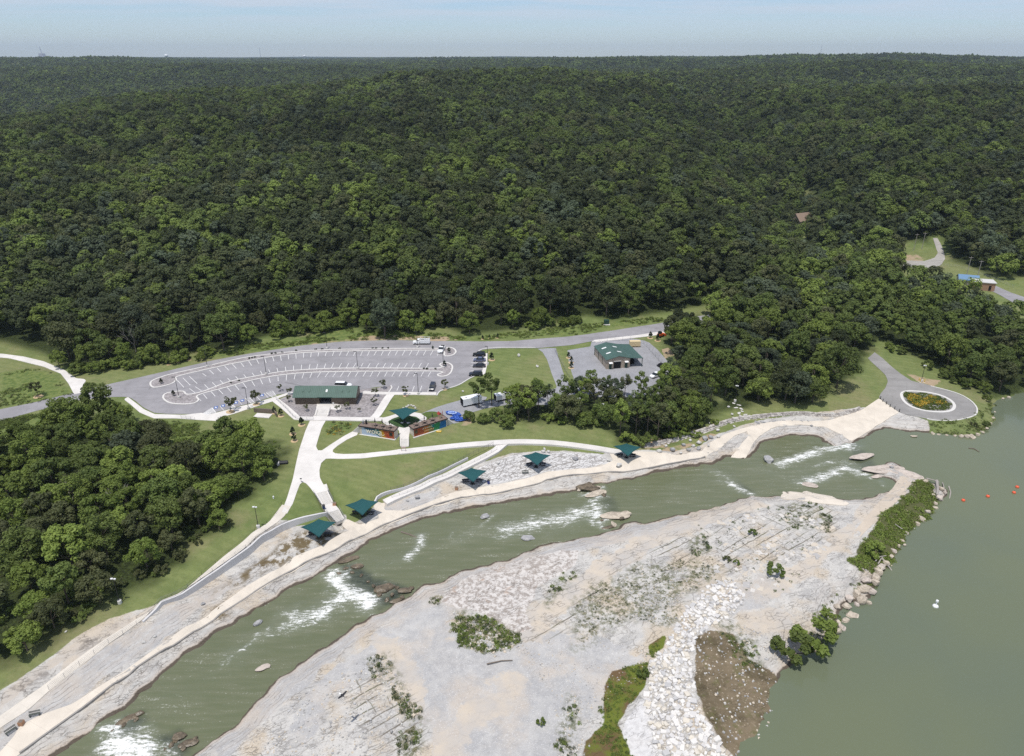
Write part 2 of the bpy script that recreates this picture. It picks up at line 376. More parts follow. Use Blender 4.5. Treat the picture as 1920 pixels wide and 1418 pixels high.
CONC = {
 'plaza': [(595,757),(620,757),(614.5,780),(611,789),(603,803),(597,822),(592.5,838),(596,845),(603,845.5),(620,834),(645,818),(668,806),(672,815),(650,825),(632,837),(622,846),(627,850.5),(645,852),(680,851),(730,846),(748,843),(750,852),(680,860),(640,861),(612,860),(602.5,868),(599,881.5),(599.5,895),(604,905),(614,920),(590.5,927),(580,913),(572,905),(568,904),(563,907),(557,922),(549,945),(537,966),(528,962),(538,935),(549,899),(555,870),(561,843.5),(572,810),(581.5,788.5),(589,780)],
 'river ramp path': [(529,947),(505,979),(404,1057),(303,1131),(256,1161),(202,1196),(135,1243),(84,1284),(0,1343),(-60,1385),(-60,1410),(0,1366),(54,1331),(91,1297),(189,1220),(266,1163),(337,1112),(438,1044),(532,970),(546,950)],
 'parking sidewalk': [(240,745),(256,757),(270,768),(290,777),(345,778.5),(378,774.5),(390,778.5),(470,758),(513,745.5),(521,750),(440,776),(415,783),(410,790),(372,788),(330,785),(288,785),(262,774),(245,759),(232,749)],
 'trail': [(-40,662),(6,664),(44,669),(82,678),(122,695),(135,704),(143,710),(157,711),(162,714),(156,721),(154,726),(157,736),(139,740),(128,719),(114,701),(82,688),(17,672),(-40,668)],
 'canopy ring path': [(714,784),(723,783),(733,780),(742,777),(760,774),(780,774),(790,776),(801,783),(797,792),(786,798),(772,803),(769,806),(766,824),(750,824),(748,806),(735,803),(724,797),(716,791)],
}
CONC = {k: A2(v) for k, v in CONC.items()}
WALK = A2([(-70,1455),(-30,1436),(0,1411),(26,1382),(38,1361),(77,1341),(135,1321),(236,1257),(337,1183),(398,1146),(448,1108),(526,1065),(553,1044),(607,1022),(652,995),(640,984),(650,972),(675,985),(712,972),(700,950),(708,941),(722,944),(720,957),(760,958),(793,947),(853,923),(895,915),(927,910),(990,897),(1027,885),(1080,880),(1127,875),(1150,864),(1143,852),(1160,845),(1192,847),(1239,849),(1275,854),(1315,847),(1330,831),(1358,815),(1394,803),(1413,799),(1437,793),(1477,788.5),(1516,790.5),(1556,788.5),(1616,769),(1648,747.5),(1686,774),(1644,798),(1613,819),(1595,828),(1570,812),(1547,801),(1519,797.5),(1473,797.5),(1445,804),(1424,818),(1414,829),(1398,861),(1369,859),(1382,845),(1404,817),(1400,809.5),(1378,817),(1358,835),(1322.5,859),(1259,871),(1180,885.5),(1127,888),(1053,895),(977,917),(860,937),(793,957),(717,987),(640,1027),(593,1048),(522,1085),(421,1149),(337,1205),(236,1272),(135,1344),(37,1415),(-10,1450)])
LOOP = A2([(1627,672),(1640,661),(1655,672),(1672,688),(1690,702),(1710,715),(1729,719),(1758,727),(1790,737),(1815,749),(1829,762),(1832,772),(1827,780),(1810,785),(1784,789),(1755,788.5),(1735,785),(1704,778.5),(1686,773.5),(1666,759),(1648,746.5),(1650,740),(1660,728),(1665,715),(1660,703),(1645,689),(1631,676)])
LOOPISL = A2([(1690,740),(1697,735),(1710,734),(1735,736),(1760,741),(1780,750),(1789,760),(1786,769),(1772,773),(1752,773),(1730,770),(1708,763),(1694,752)])
FARROAD = A2([(1680,497),(1700,489),(1733,490),(1752,484),(1759,474),(1754,462),(1749,446),(1757,446),(1764,458),(1770,471),(1772,486),(1764,498),(1735,504),(1700,503)])
FARROAD2 = A2([(1842,533),(1866,536),(1895,549),(1940,564),(1940,580),(1900,568),(1870,551),(1845,540)])
GRAVEL_BED = A2([(521,731),(552,723),(600,722),(700,729),(733,722.5),(735,727),(729,736),(724,741),(722,752),(712,768),(702,780),(690,784),(615,784),(558,784),(524,749),(545,740)])
TURF = A2([(727,792),(735,786),(750,781),(765,780),(780,782),(788,787),(784,793),(770,800),(757,803),(742,800)])
SLABS = [ASPH, SHOPLOT, YDRIVE, SHED_DRIVE, WALK, LOOP, FARROAD, FARROAD2, GRAVEL_BED]+list(CONC.values())

# natural regions: (outline, softness m)
def regn(lst, soft=1.0): return A2(lst), soft
ROCK = [regn([(-90,1330),(0,1298),(70,1247),(140,1197),(205,1160),(256,1147),(300,1128),(420,1052),(520,975),(545,975),(580,984),(612,976),(648,962),(655,985),(690,965),(707,943),(745,932),(800,910),(850,888),(875,885),(900,868),(960,851),(1010,846),(1060,845),(1130,852),(1150,842),(1200,843),(1260,848),(1310,838),(1345,815),(1400,795),(1437,786),(1620,763),(1692,772),(1741,789),(1743,815),(1700,830),(1640,850),(1500,860),(1380,900),(1200,940),(1000,980),(800,1040),(640,1120),(450,1250),(260,1380),(100,1500),(-90,1560)], .8),
        regn([(150,1590),(420,1320),(560,1190),(700,1110),(900,1040),(1150,965),(1400,920),(1480,900),(1600,915),(1625,860),(1690,850),(1740,895),(1800,925),(1790,950),(1740,990),(1680,1080),(1650,1130),(1590,1210),(1510,1250),(1470,1280),(1465,1340),(1440,1400),(1390,1460),(1250,1640)], .8)]
GREY = [regn([(560,1400),(590,1300),(640,1240),(700,1190),(800,1120),(820,1105),(870,1125),(850,1170),(880,1210),(960,1200),(1080,1190),(1200,1230),(1160,1300),(1110,1350),(1080,1430),(820,1430),(790,1330),(720,1260),(640,1280),(600,1340)], 3),
        regn([(380,1410),(470,1330),(560,1250),(640,1195),(760,1125),(900,1065),(1060,1020),(1200,985),(1260,972),(1330,965),(1330,985),(1250,1000),(1100,1032),(920,1078),(800,1120),(700,1180),(560,1290),(470,1370),(420,1420)], 1.2),
        regn([(0,1350),(150,1240),(300,1150),(420,1085),(440,1090),(330,1180),(150,1310),(0,1400)], 1.5),
        regn([(1360,1100),(1440,1080),(1480,1110),(1430,1150),(1360,1150)], 3), regn([(700,950),(760,935),(830,920),(800,945),(730,957)], 1)]
CREAM = [regn([(690,1180),(740,1200),(780,1260),(800,1330),(770,1340),(740,1290),(700,1230)], 2), regn([(800,1430),(860,1330),(960,1270),(1000,1290),(920,1350),(860,1430)], 3),
         regn([(1420,1140),(1500,1090),(1560,1040),(1660,950),(1715,905),(1700,890),(1660,910),(1580,990),(1500,1050),(1440,1090)], 1.5), regn([(1395,1150),(1440,1135),(1490,1150),(1490,1180),(1430,1190),(1400,1175)], 1.5),
         regn([(210,1170),(300,1125),(400,1060),(350,1110),(250,1175),(150,1250),(100,1280),(120,1240)], 1), regn([(0,1300),(100,1230),(210,1160),(180,1200),(60,1280),(0,1330)], 1),
         regn([(800,1200),(900,1190),(1000,1140),(1100,1070),(1180,1010),(1400,935),(1440,950),(1280,1000),(1180,1060),(1090,1130),(1010,1200),(960,1200)], 2), regn([(1240,850),(1310,840),(1340,826),(1320,850),(1280,860)], 1)]
RED = [regn([(825,1125),(860,1090),(930,1060),(1010,1040),(1090,1030),(1080,1060),(1010,1100),(990,1150),(1000,1180),(960,1190),(900,1150),(850,1135)], 1)]
BED = [regn([(1000,1195),(1090,1120),(1180,1060),(1270,1000),(1330,1010),(1290,1070),(1150,1070),(1120,1130),(1080,1180),(1020,1200)], 1.5), regn([(1330,985),(1430,945),(1560,950),(1570,1000),(1500,1050),(1400,1090),(1330,1060),(1290,1010)], 2),
       regn([(640,1290),(700,1230),(740,1260),(790,1330),(800,1400),(740,1420),(680,1360)], 1.5)]
VEG = [regn([(840,1145),(870,1145),(920,1165),(950,1175),(975,1195),(960,1215),(905,1225),(870,1210),(855,1170)], 1), regn([(800,1125),(830,1115),(825,1135)], 1),
       regn([(690,1240),(730,1225),(740,1260),(760,1300),(790,1350),(770,1350),(720,1290)], 1.5), regn([(745,1380),(790,1365),(805,1420),(750,1440)], 1),
       regn([(1090,1120),(1200,1060),(1280,1050),(1350,1065),(1340,1090),(1280,1110),(1270,1160),(1240,1175),(1180,1150),(1090,1215),(1085,1170)], 2), regn([(1290,1010),(1320,1000),(1330,1030),(1300,1045)], 1),
       regn([(1450,960),(1480,940),(1530,945),(1570,985),(1540,1000),(1480,990)], 1.5), regn([(1340,1170),(1380,1165),(1420,1200),(1425,1250),(1390,1250),(1370,1200)], 1.2),
       regn([(1010,1130),(1050,1080),(1090,1070),(1060,1100),(1030,1140)], 1), regn([(1040,1400),(1065,1300),(1085,1310),(1075,1420)], 1)]
BERML = [regn([(1650,1078),(1610,1140),(1580,1190),(1530,1228),(1480,1228),(1460,1204),(1500,1185),(1545,1150),(1565,1105),(1595,1066)], 1)]
BERM = [regn([(1727,899),(1748,912),(1756,930),(1748,965),(1716,992),(1700,1015),(1690,1040),(1672,1062),(1648,1078),(1597,1064),(1610,1030),(1640,990),(1665,957),(1700,925)], 1),
        regn([(1742,790),(1800,790),(1836,778),(1850,760),(1870,760),(1862,790),(1848,806),(1822,816),(1784,812),(1744,810)], 1)]
MUD = [regn([(1300,1200),(1330,1180),(1375,1190),(1400,1240),(1450,1260),(1465,1290),(1455,1340),(1430,1390),(1390,1430),(1360,1400),(1330,1350),(1305,1300)], 1)]
ALG = [regn([(1130,1300),(1150,1260),(1190,1245),(1215,1245),(1210,1290),(1180,1320),(1160,1360),(1185,1420),(1170,1450),(1090,1450),(1100,1390),(1130,1360)], .8), regn([(1215,1210),(1245,1195),(1240,1215),(1215,1235)], .8)]
TERR = [regn([(-40,1400),(0,1352),(100,1275),(256,1168),(400,1078),(470,1060),(520,1020),(500,1075),(420,1110),(300,1200),(100,1345),(-20,1430)], 1.5), regn([(-40,1340),(0,1305),(120,1215),(240,1155),(256,1158),(130,1240),(0,1338)], 1)]
WHITE = [regn([(872,892),(900,876),(960,854),(1010,849),(1060,847),(1130,853),(1152,866),(1100,878),(1030,884),(990,895),(930,905),(880,912)], 1), regn([(1160,1440),(1165,1380),(1185,1330),(1215,1300),(1225,1340),(1230,1400),(1260,1440)], 1)]
WET = [regn([(430,1085),(470,1055),(540,1000),(600,985),(640,1000),(600,1030),(530,1065),(480,1075),(400,1110)], 1.2), regn([(395,1140),(415,1132),(425,1150),(410,1165)], .8)]
RIP = A2([(1370,1085),(1340,1090),(1310,1115),(1280,1150),(1262,1180),(1248,1215),(1218,1240),(1213,1290),(1210,1340),(1220,1380),(1245,1418),(1275,1460),(1400,1460),(1372,1420),(1335,1370),(1310,1330),(1297,1285),(1295,1230),(1310,1195),(1345,1170),(1380,1150),(1400,1120)])
SLABZONE = A2([(1310,990),(1440,950),(1570,985),(1540,1040),(1430,1130),(1380,1110),(1330,1060)])
MEADOW = [regn([(0,700),(60,690),(110,705),(135,740),(60,755),(0,765)], 2), regn([(-60,800),(60,780),(120,768),(200,800),(100,830),(0,870),(-60,880)], 2), regn([(300,790),(370,795),(380,840),(340,850),(290,820)], 2), regn([(620,790),(665,795),(650,812),(610,818)], 1.5), regn([(350,670),(520,640),(640,615),(800,625),(900,632),(1100,610),(1240,595),(1240,602),(1060,628),(900,637),(740,635),(560,645),(400,672)], 1.5)]
DIRT = [regn([(640,636),(700,630),(840,632),(860,638),(740,637),(560,648)], 1.5), regn([(860,775),(880,778),(884,796),(862,800),(872,786)], 1), regn([(1200,828),(1250,815),(1320,800),(1340,795),(1250,838),(1200,846)], 1.5), regn([(1300,835),(1360,815),(1330,812),(1280,835),(1220,850),(1250,855)], 1),
        regn([(1690,478),(1725,480),(1730,488),(1700,492)], 2), regn([(200,722),(400,678),(560,650),(560,652),(400,681),(210,727)], .8), regn([(1760,715),(1700,700),(1720,715),(1750,725)], 1), regn([(1240,655),(1255,650),(1262,668),(1248,672)], 1.5)]

# woods: where trees stand
WOOD_L = A2([(-90,870),(-20,850),(60,832),(115,800),(150,788),(205,783),(270,800),(330,832),(352,868),(385,852),(425,832),(470,828),(512,830),(533,850),(522,880),(470,925),(430,950),(418,990),(352,1030),(330,1060),(228,1122),(130,1182),(30,1242),(-90,1300)])
WOOD_C = A2([(938,784),(955,760),(1000,752),(1060,745),(1080,722),(1135,722),(1205,716),(1245,705),(1252,680),(1300,690),(1345,720),(1350,745),(1340,785),(1305,812),(1240,830),(1165,828),(1138,800),(1060,790),(960,789)])
WOOD_R = A2([(1243,640),(1262,612),(1300,594),(1345,578),(1400,560),(1470,540),(1540,512),(1660,515),(1720,525),(1800,540),(1850,560),(1900,590),(1990,600),(2200,640),(2200,732),(1925,733),(1897,742),(1868,746),(1838,738),(1800,712),(1760,688),(1700,660),(1655,638),(1638,648),(1625,668),(1605,700),(1570,725),(1520,758),(1460,752),(1420,752),(1395,765),(1350,770),(1352,735),(1345,715),(1300,688),(1262,672),(1250,660)])
CLEARS = [A2([(1668,508),(1695,484),(1735,480),(1745,440),(1762,438),(1780,460),(1786,490),(1840,508),(1935,545),(1990,600),(1990,640),(1905,615),(1860,594),(1800,566),(1745,545),(1690,535)]),
          A2([(1480,398),(1514,402),(1522,452),(1484,452)]), A2([(1690,452),(1735,455),(1752,470),(1740,488),(1690,490)]),
          A2([(1500,345),(1530,370),(1545,400),(1530,400),(1490,352)]), A2([(1308,596),(1328,574),(1340,562),(1346,566),(1332,580),(1316,600)]), A2([(1535,478),(1558,478),(1556,492),(1530,492)])]
def in_any(polys, pts, pad=0):
    m = np.zeros(len(pts), bool)
    for p in polys: m |= sdist(p, pts, 8) > -pad
    return m

def region_w(regs, xy, jag=1.0, seed=0):
    w = np.zeros(len(xy))
    n = fbm(xy[:, 0], xy[:, 1], 3.0, 3, 31+seed)+.6*fbm(xy[:, 0], xy[:, 1], 9, 2, 51+seed)
    for p, soft in regs:
        d = sdist(p, xy, 12)
        w = np.maximum(w, sstep(-soft, soft, d+n*soft*jag))
    return w

CUTS.append((offset_line(WALLINE, -.1), _wd, 9.0))
PITS += [at_z(*np.array([(588,922),(614,914),(628,943),(637,955),(648,976),(629,983),(610,960),(602,950)], float).T, 4.3)]
# ------------------------------------------------------------------ ground sheet
def axis(segs):
    out = [segs[0][0]]
    for a, b, s0, s1 in segs:
        x = a; s = s0
        n = max(1, int(round((b-a)/((s0+s1)/2))))
        t = np.linspace(0, 1, n+1)[1:]
        f = t*s0+(t*t)*(s1-s0)/2; f = f/f[-1]
        out += list(a+(b-a)*f)
    return np.array(out)
_xs = axis([(-14000,-1500,2500,90),(-1500,-420,90,14),(-420,-200,14,2.2),(-200,-110,2.2,.6),(-110,125,.55,.55),(125,220,.6,2.2),(220,460,2.2,14),(460,1500,14,90),(1500,14000,90,2500)])
_ys = axis([(-400,40,60,4),(40,80,4,.55),(80,185,.55,.55),(185,300,.6,1.3),(300,460,1.4,6),(460,1500,6,30),(1500,16000,30,1500)])
gx, gy = np.meshgrid(_xs, _ys); GXY = np.column_stack([gx.ravel(), gy.ravel()])
gz = ground_h(GXY)
a_rock = region_w(ROCK, GXY, .6, 1); a_grey = region_w(GREY, GXY, 1, 2); a_cream = region_w(CREAM, GXY, 1, 3); a_red = region_w(RED, GXY, .6, 4)
a_bed = region_w(BED, GXY, .6, 5); a_veg = region_w(VEG, GXY, 1.2, 6); a_berm = region_w(BERM, GXY, .8, 7); a_mud = region_w(MUD, GXY, .8, 8); a_alg = region_w(ALG, GXY, .6, 9)
a_white = region_w(WHITE, GXY, .6, 10); a_wet = region_w(WET, GXY, 1.3, 11); a_dirt = region_w(DIRT, GXY, 1.2, 12); a_mead = region_w(MEADOW, GXY, 1, 13); a_terr = region_w(TERR, GXY, 1, 15); a_wr = region_w(WHITE[:1], GXY, .5, 16)
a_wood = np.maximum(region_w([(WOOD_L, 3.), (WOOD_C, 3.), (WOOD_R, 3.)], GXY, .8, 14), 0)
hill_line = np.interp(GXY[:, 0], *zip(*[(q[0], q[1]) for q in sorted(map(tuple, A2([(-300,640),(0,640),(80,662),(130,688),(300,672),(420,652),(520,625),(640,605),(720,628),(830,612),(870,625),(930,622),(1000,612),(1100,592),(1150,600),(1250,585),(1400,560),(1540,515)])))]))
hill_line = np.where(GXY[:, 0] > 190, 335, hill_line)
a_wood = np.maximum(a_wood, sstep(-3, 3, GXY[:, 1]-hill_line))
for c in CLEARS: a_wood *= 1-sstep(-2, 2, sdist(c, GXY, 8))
wsd = water_sd(GXY)
gslab = np.zeros(len(GXY))
for s in SLABS: gslab = np.maximum(gslab, sstep(.35, .9, sdist(s, GXY, 4)))
# relief of the rock shelf: ledges, joints, dips
rx, ry = GXY[:, 0], GXY[:, 1]
ru = rx*math.cos(R(36))+ry*math.sin(R(36)); rv = -rx*math.sin(R(36))+ry*math.cos(R(36))
lm = fbm(ru*.35, rv, 2.6, 3, 61)
ledge = (np.round(lm*3)/3)*.32
rel = a_rock*(1-gslab)*np.where(wsd < -.3, 1, 0)*(ledge*(.35+.5*a_bed)*(1-.8*a_grey)+.10*fbm(rx, ry, 1.5, 2, 71))
band = np.abs(((rv/1.5+.35*fbm(ru, rv, 6, 2, 81)) % 1)-.5)*2      # parallel joints in the bedded areas
rel -= a_rock*a_bed*(1-gslab)*.30*sstep(.22, .02, band)*sstep(-.15, .25, fbm(ru*.4, rv*1.4, 4, 2, 91))
rel += a_berm*.5*(fbm(rx, ry, 3, 2, 44)*.5+.5)
rel += (1-a_rock)*(1-gslab)*.05*fbm(rx, ry, 2.5, 2, 45)*(gy.ravel() < 330)
pit = np.zeros(len(GXY))
for s in PITS: pit = np.maximum(pit, sstep(-.3, .3, sdist(s, GXY, 4)))
gz2 = gz+rel-.35*gslab-1.6*pit
nx, ny = len(_xs), len(_ys)
ii = np.arange(nx*ny).reshape(ny, nx)
GF = np.column_stack([ii[:-1, :-1].ravel(), ii[:-1, 1:].ravel(), ii[1:, 1:].ravel(), ii[1:, :-1].ravel()])
print('ground verts', nx*ny)

def ground_material():
    t = NT('ground_surface'); L = t
    at = {k: t.attr(k) for k in ('rock','grey','cream','red','bed','veg','berm','mud','alg','white','wet','dirt','mead','wood','shore','bankd','terr','wrock')}
    edge = t.math('SUBTRACT', t.noise(1.1, 5, .7), .5)
    for k in ('rock','grey','cream','red','mud','alg','white','dirt','berm'): at[k] = t.mapr(t.math('ADD', at[k], t.math('MULTIPLY', edge, .9 if k in ('grey','cream','dirt') else .55)), .36, .64)
    n_big = t.noise(.035, 3); n_mid = t.noise(.22, 5, .6); n_f = t.noise(1.4, 6, .65); n_ff = t.noise(5, 4, .6)
    # lawn: mown turf with worn and lusher patches
    lawn = t.mix(t.mapr(n_mid, .36, .64), (.172, .208, .074), (.120, .162, .052))
    lawn = t.mix(t.mapr(n_big, .35, .7, 0, .6), lawn, (.22, .215, .10))
    mow = t.n('ShaderNodeTexWave', wave_type='BANDS', bands_direction='Y'); mow.inputs['Scale'].default_value = .13; mow.inputs['Distortion'].default_value = 3.0; mow.inputs['Detail'].default_value = 1; mow.inputs['Detail Scale'].default_value = .25
    t.l(t.mapping(rot=(0, 0, .35)), mow.inputs['Vector'])
    lawn = t.mix(t.mapr(mow.outputs['Fac'], .2, .8, 0, .22), lawn, (.105, .14, .045))
    lawn = t.mix(t.mapr(t.noise(.06, 5, .65), .52, .68, 0, .55), lawn, (.235, .205, .115)); lawn = t.mix(t.mapr(t.noise(.5, 5, .7), .5, .7, 0, .5), lawn, (.105, .135, .045)); lawn = t.mix(t.mapr(n_f, .45, .8, 0, .55), lawn, (.10, .12, .042))
    lawn = t.mix(t.mapr(n_ff, .55, .75, 0, .35), lawn, (.25, .24, .12))
    mead = t.mix(t.mapr(t.noise(.6, 6, .7), .35, .65), (.085, .125, .035), (.17, .20, .065))
    col = t.mix(at['mead'], lawn, mead)
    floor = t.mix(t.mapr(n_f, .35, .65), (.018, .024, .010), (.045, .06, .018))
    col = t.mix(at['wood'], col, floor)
    dirt = t.mix(n_f, (.42, .32, .22), (.30, .23, .15))
    col = t.mix(t.math('MULTIPLY', at['dirt'], t.mapr(n_mid, .3, .55)), col, dirt)
    # limestone shelf
    v2 = t.mapping(sc=(1, 1, 1), rot=(0, 0, -R(28)))
    vs = t.mapping(sc=(.42, 1.15, 1), vec=v2)
    wob = t.n('ShaderNodeVectorMath', operation='ADD'); nz = t.n('ShaderNodeTexNoise'); nz.inputs['Scale'].default_value = .6; nz.inputs['Detail'].default_value = 3; t.l(t.pos, nz.inputs['Vector'])
    sc_ = t.n('ShaderNodeVectorMath', operation='SCALE'); sc_.inputs['Scale'].default_value = 1.1; t.l(nz.outputs['Color'], sc_.inputs[0]); t.l(vs, wob.inputs[0]); t.l(sc_.outputs[0], wob.inputs[1])
    cr1 = t.vor(.42, vec=wob.outputs[0]); cr2 = t.vor(1.35, vec=wob.outputs[0])
    crack = t.math('MAXIMUM', t.math('MULTIPLY', t.mapr(cr1, 0, .035, .6, 0), t.mapr(n_mid, .42, .58)), t.math('MULTIPLY', t.mapr(cr2, 0, .07, .75, 0), t.mapr(t.noise(.33, 3), .5, .62)))
    cell = t.vor(.9, feature='F1', vec=wob.outputs[0], out='Color')
    sep = t.n('ShaderNodeSeparateColor'); t.l(cell, sep.inputs[0])
    rock = t.mix(t.mapr(n_mid, .32, .68), (.495, .475, .44), (.35, .34, .325))
    rock = t.mix(t.mapr(sep.outputs[0], .1, .9, 0, .5), rock, (.57, .545, .505))
    rock = t.mix(t.mapr(t.noise(.12, 4), .48, .66, 0, .8), rock, (.47, .39, .29))
    pit = t.mapr(t.noise(2.6, 6, .75), .50, .66, 0, .8); rock = t.mix(t.math('MULTIPLY', pit, t.mapr(t.noise(.10, 3), .40, .60, .15, 1)), rock, (.17, .155, .145))
    rock = t.mix(t.mapr(n_ff, .54, .70, 0, .75), rock, (.62, .60, .575))
    grey = t.mix(t.mapr(t.noise(.3, 6, .7), .35, .7), (.345, .34, .338), (.465, .452, .432))
    grey = t.mix(t.mapr(t.noise(.09, 5, .6, vec=v2), .46, .64, 0, .8), grey, (.47, .41, .345))
    grey = t.mix(t.mapr(n_f, .55, .75, 0, .5), grey, (.25, .245, .25)); grey = t.mix(t.mapr(n_ff, .54, .72, 0, .8), grey, (.64, .63, .62))
    crackg = t.math('MULTIPLY', crack, t.math('SUBTRACT', 1, t.math('MULTIPLY', at['grey'], .8)))
    rock = t.mix(t.math('MULTIPLY', at['grey'], .92), rock, grey)
    cream = t.mix(t.mapr(n_mid, .3, .7), (.53, .455, .365), (.44, .41, .375))
    rock = t.mix(t.math('MULTIPLY', at['cream'], .85), rock, cream)
    redr = t.mix(t.mapr(t.noise(1.0, 6, .75), .44, .58), (.585, .55, .515), (.31, .27, .24))
    redr = t.mix(t.mapr(n_mid, .58, .7, 0, .8), redr, (.40, .26, .17))
    rock = t.mix(t.math('MULTIPLY', at['red'], .9), rock, redr)
    rock = t.mix(t.math('MULTIPLY', at['white'], .85), rock, t.mix(t.mapr(n_f, .35, .7), (.64, .625, .61), (.50, .485, .475)))
    crackg = t.math('MAXIMUM', crackg, t.math('MULTIPLY', at['wrock'], t.math('MAXIMUM', t.mapr(cr2, .0, .09, .9, 0), t.mapr(cr1, 0, .05, 1, 0))))
    bd = at['bankd']; near_b = t.math('MAXIMUM', t.mapr(bd, 4.5, 7.5, 1, 0), at['terr'])
    sw = t.math('ADD', t.math('MULTIPLY', bd, 1.15), t.math('ADD', t.math('MULTIPLY', t.noise(.22, 4, .6, vec=t.mapping(sc=(.3, 1, 1), rot=(0, 0, -R(41)))), 2.4), t.math('MULTIPLY', t.noise(.9, 3), .45)))
    tri = t.math('ABSOLUTE', t.math('SUBTRACT', t.math('FRACT', sw), .5))
    strat = t.math('MULTIPLY', t.math('MULTIPLY', t.mapr(tri, .02, .13, 1, 0), near_b), t.mapr(t.noise(.2, 5, .7), .44, .58))
    lay = t.math('MULTIPLY', t.mapr(t.math('FRACT', t.math('MULTIPLY', sw, .5)), .1, .6), near_b)
    rock = t.mix(t.math('MULTIPLY', lay, .35), rock, (.40, .36, .32))
    v36 = t.mapping(rot=(0, 0, -R(36))); s36 = t.n('ShaderNodeSeparateXYZ'); t.l(v36, s36.inputs[0])
    bw = t.math('ABSOLUTE', t.math('SUBTRACT', t.math('FRACT', t.math('ADD', t.math('MULTIPLY', s36.outputs[1], .52), t.math('MULTIPLY', t.noise(.05, 3, .55, vec=v36), 1.6))), .5))
    bx = t.math('ABSOLUTE', t.math('SUBTRACT', t.math('FRACT', t.math('ADD', t.math('MULTIPLY', s36.outputs[0], .31), t.math('MULTIPLY', t.noise(.12, 3), 1.6))), .5))
    joint = t.math('MULTIPLY', t.math('MAXIMUM', t.math('MULTIPLY', t.mapr(bw, .03, .11, 1, 0), t.mapr(t.noise(.22, 4, .6, vec=t.mapping(sc=(.4, 1, 1), vec=v36)), .42, .54)), t.math('MULTIPLY', t.mapr(bx, .015, .06, .8, 0), t.mapr(t.noise(.3, 3), .48, .6))), at['bed'])
    rock = t.mix(t.math('MULTIPLY', joint, .85), rock, t.mix(t.mapr(t.noise(.5, 3), .45, .6), (.12, .10, .075), (.09, .095, .045)))
    rock = t.mix(t.math('MULTIPLY', strat, .68), rock, (.16, .14, .125))
    rock = t.mix(t.math('MULTIPLY', crackg, .72), rock, (.13, .11, .09))
    wetc = t.mix(n_f, (.085, .06, .035), (.20, .16, .09))
    rock = t.mix(t.math('MULTIPLY', at['wet'], t.mapr(t.noise(.45, 6, .65, vec=v2), .42, .56)), rock, wetc)
    rock = t.mix(t.mapr(at['shore'], .05, .5, 0, .5), rock, t.mix(n_f, (.50, .40, .31), (.36, .29, .23)))
    sh = t.mapr(t.math('ADD', at['shore'], t.math('MULTIPLY', edge, .5)), .38, .62)
    rock = t.mix(t.math('MULTIPLY', sh, .9), rock, t.mix(n_f, (.035, .027, .02), (.085, .065, .045)))
    mud = t.mix(t.mapr(n_mid, .35, .65), (.185, .145, .095), (.10, .08, .048)); mud = t.mix(t.mapr(t.noise(.5, 6, .7), .52, .66, 0, .8), mud, (.12, .115, .05)); mud = t.mix(t.mapr(n_f, .55, .72, 0, .7), mud, (.30, .25, .18))
    mud = t.mix(t.mapr(t.vor(1.3, feature='F1'), .05, .22, .8, 0), mud, (.36, .30, .22))
    rock = t.mix(at['mud'], rock, mud)
    alg = t.mix(t.mapr(n_mid, .38, .6), (.12, .145, .025), (.13, .085, .045))
    rock = t.mix(at['alg'], rock, alg)
    vg = t.mix(t.mapr(n_f, .4, .65), (.07, .085, .03), (.16, .15, .085))
    vmask = t.math('MULTIPLY', at['veg'], t.mapr(t.noise(.8, 6, .7), .44, .6))
    rock = t.mix(t.math('MULTIPLY', vmask, .8), rock, vg)
    rock = t.mix(at['berm'], rock, t.mix(n_f, (.05, .07, .02), (.13, .12, .06)))
    col = t.mix(at['rock'], col, rock)
    # beyond the last single trees the sheet carries the far canopy
    sepp = t.n('ShaderNodeSeparateXYZ'); t.l(t.pos, sepp.inputs[0])
    far = t.mapr(sepp.outputs[1], 3500, 5200)
    farc = t.mix(t.mapr(t.noise(.012, 6, .7), .38, .62), (.018, .028, .013), (.038, .056, .022))
    farc = t.mix(t.mapr(t.noise(.0011, 3), .62, .7, 0, .8), farc, (.10, .12, .05))
    col = t.mix(far, col, farc)
    h = t.math('ADD', t.math('MULTIPLY', t.math('MULTIPLY', crackg, at['rock']), -.8), t.math('ADD', t.math('MULTIPLY', n_f, .5), t.math('MULTIPLY', n_ff, .25)))
    nb = t.bump(h, .22, .7)
    nb2 = t.bump(t.math('MULTIPLY', far, t.noise(.03, 5, .7)), 22, 1, nb)
    t.fin(col, .9, .12, nb2)
    return t.m
shore = np.where(wsd > -14, sstep(-2.3, -.05, wsd), 0)
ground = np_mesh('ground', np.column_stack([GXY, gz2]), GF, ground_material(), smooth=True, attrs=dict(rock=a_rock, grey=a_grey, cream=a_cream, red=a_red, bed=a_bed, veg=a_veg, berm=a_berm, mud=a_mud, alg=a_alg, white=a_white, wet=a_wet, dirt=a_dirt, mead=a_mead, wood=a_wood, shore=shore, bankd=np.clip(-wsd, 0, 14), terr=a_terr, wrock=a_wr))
tag(ground, kind='structure')

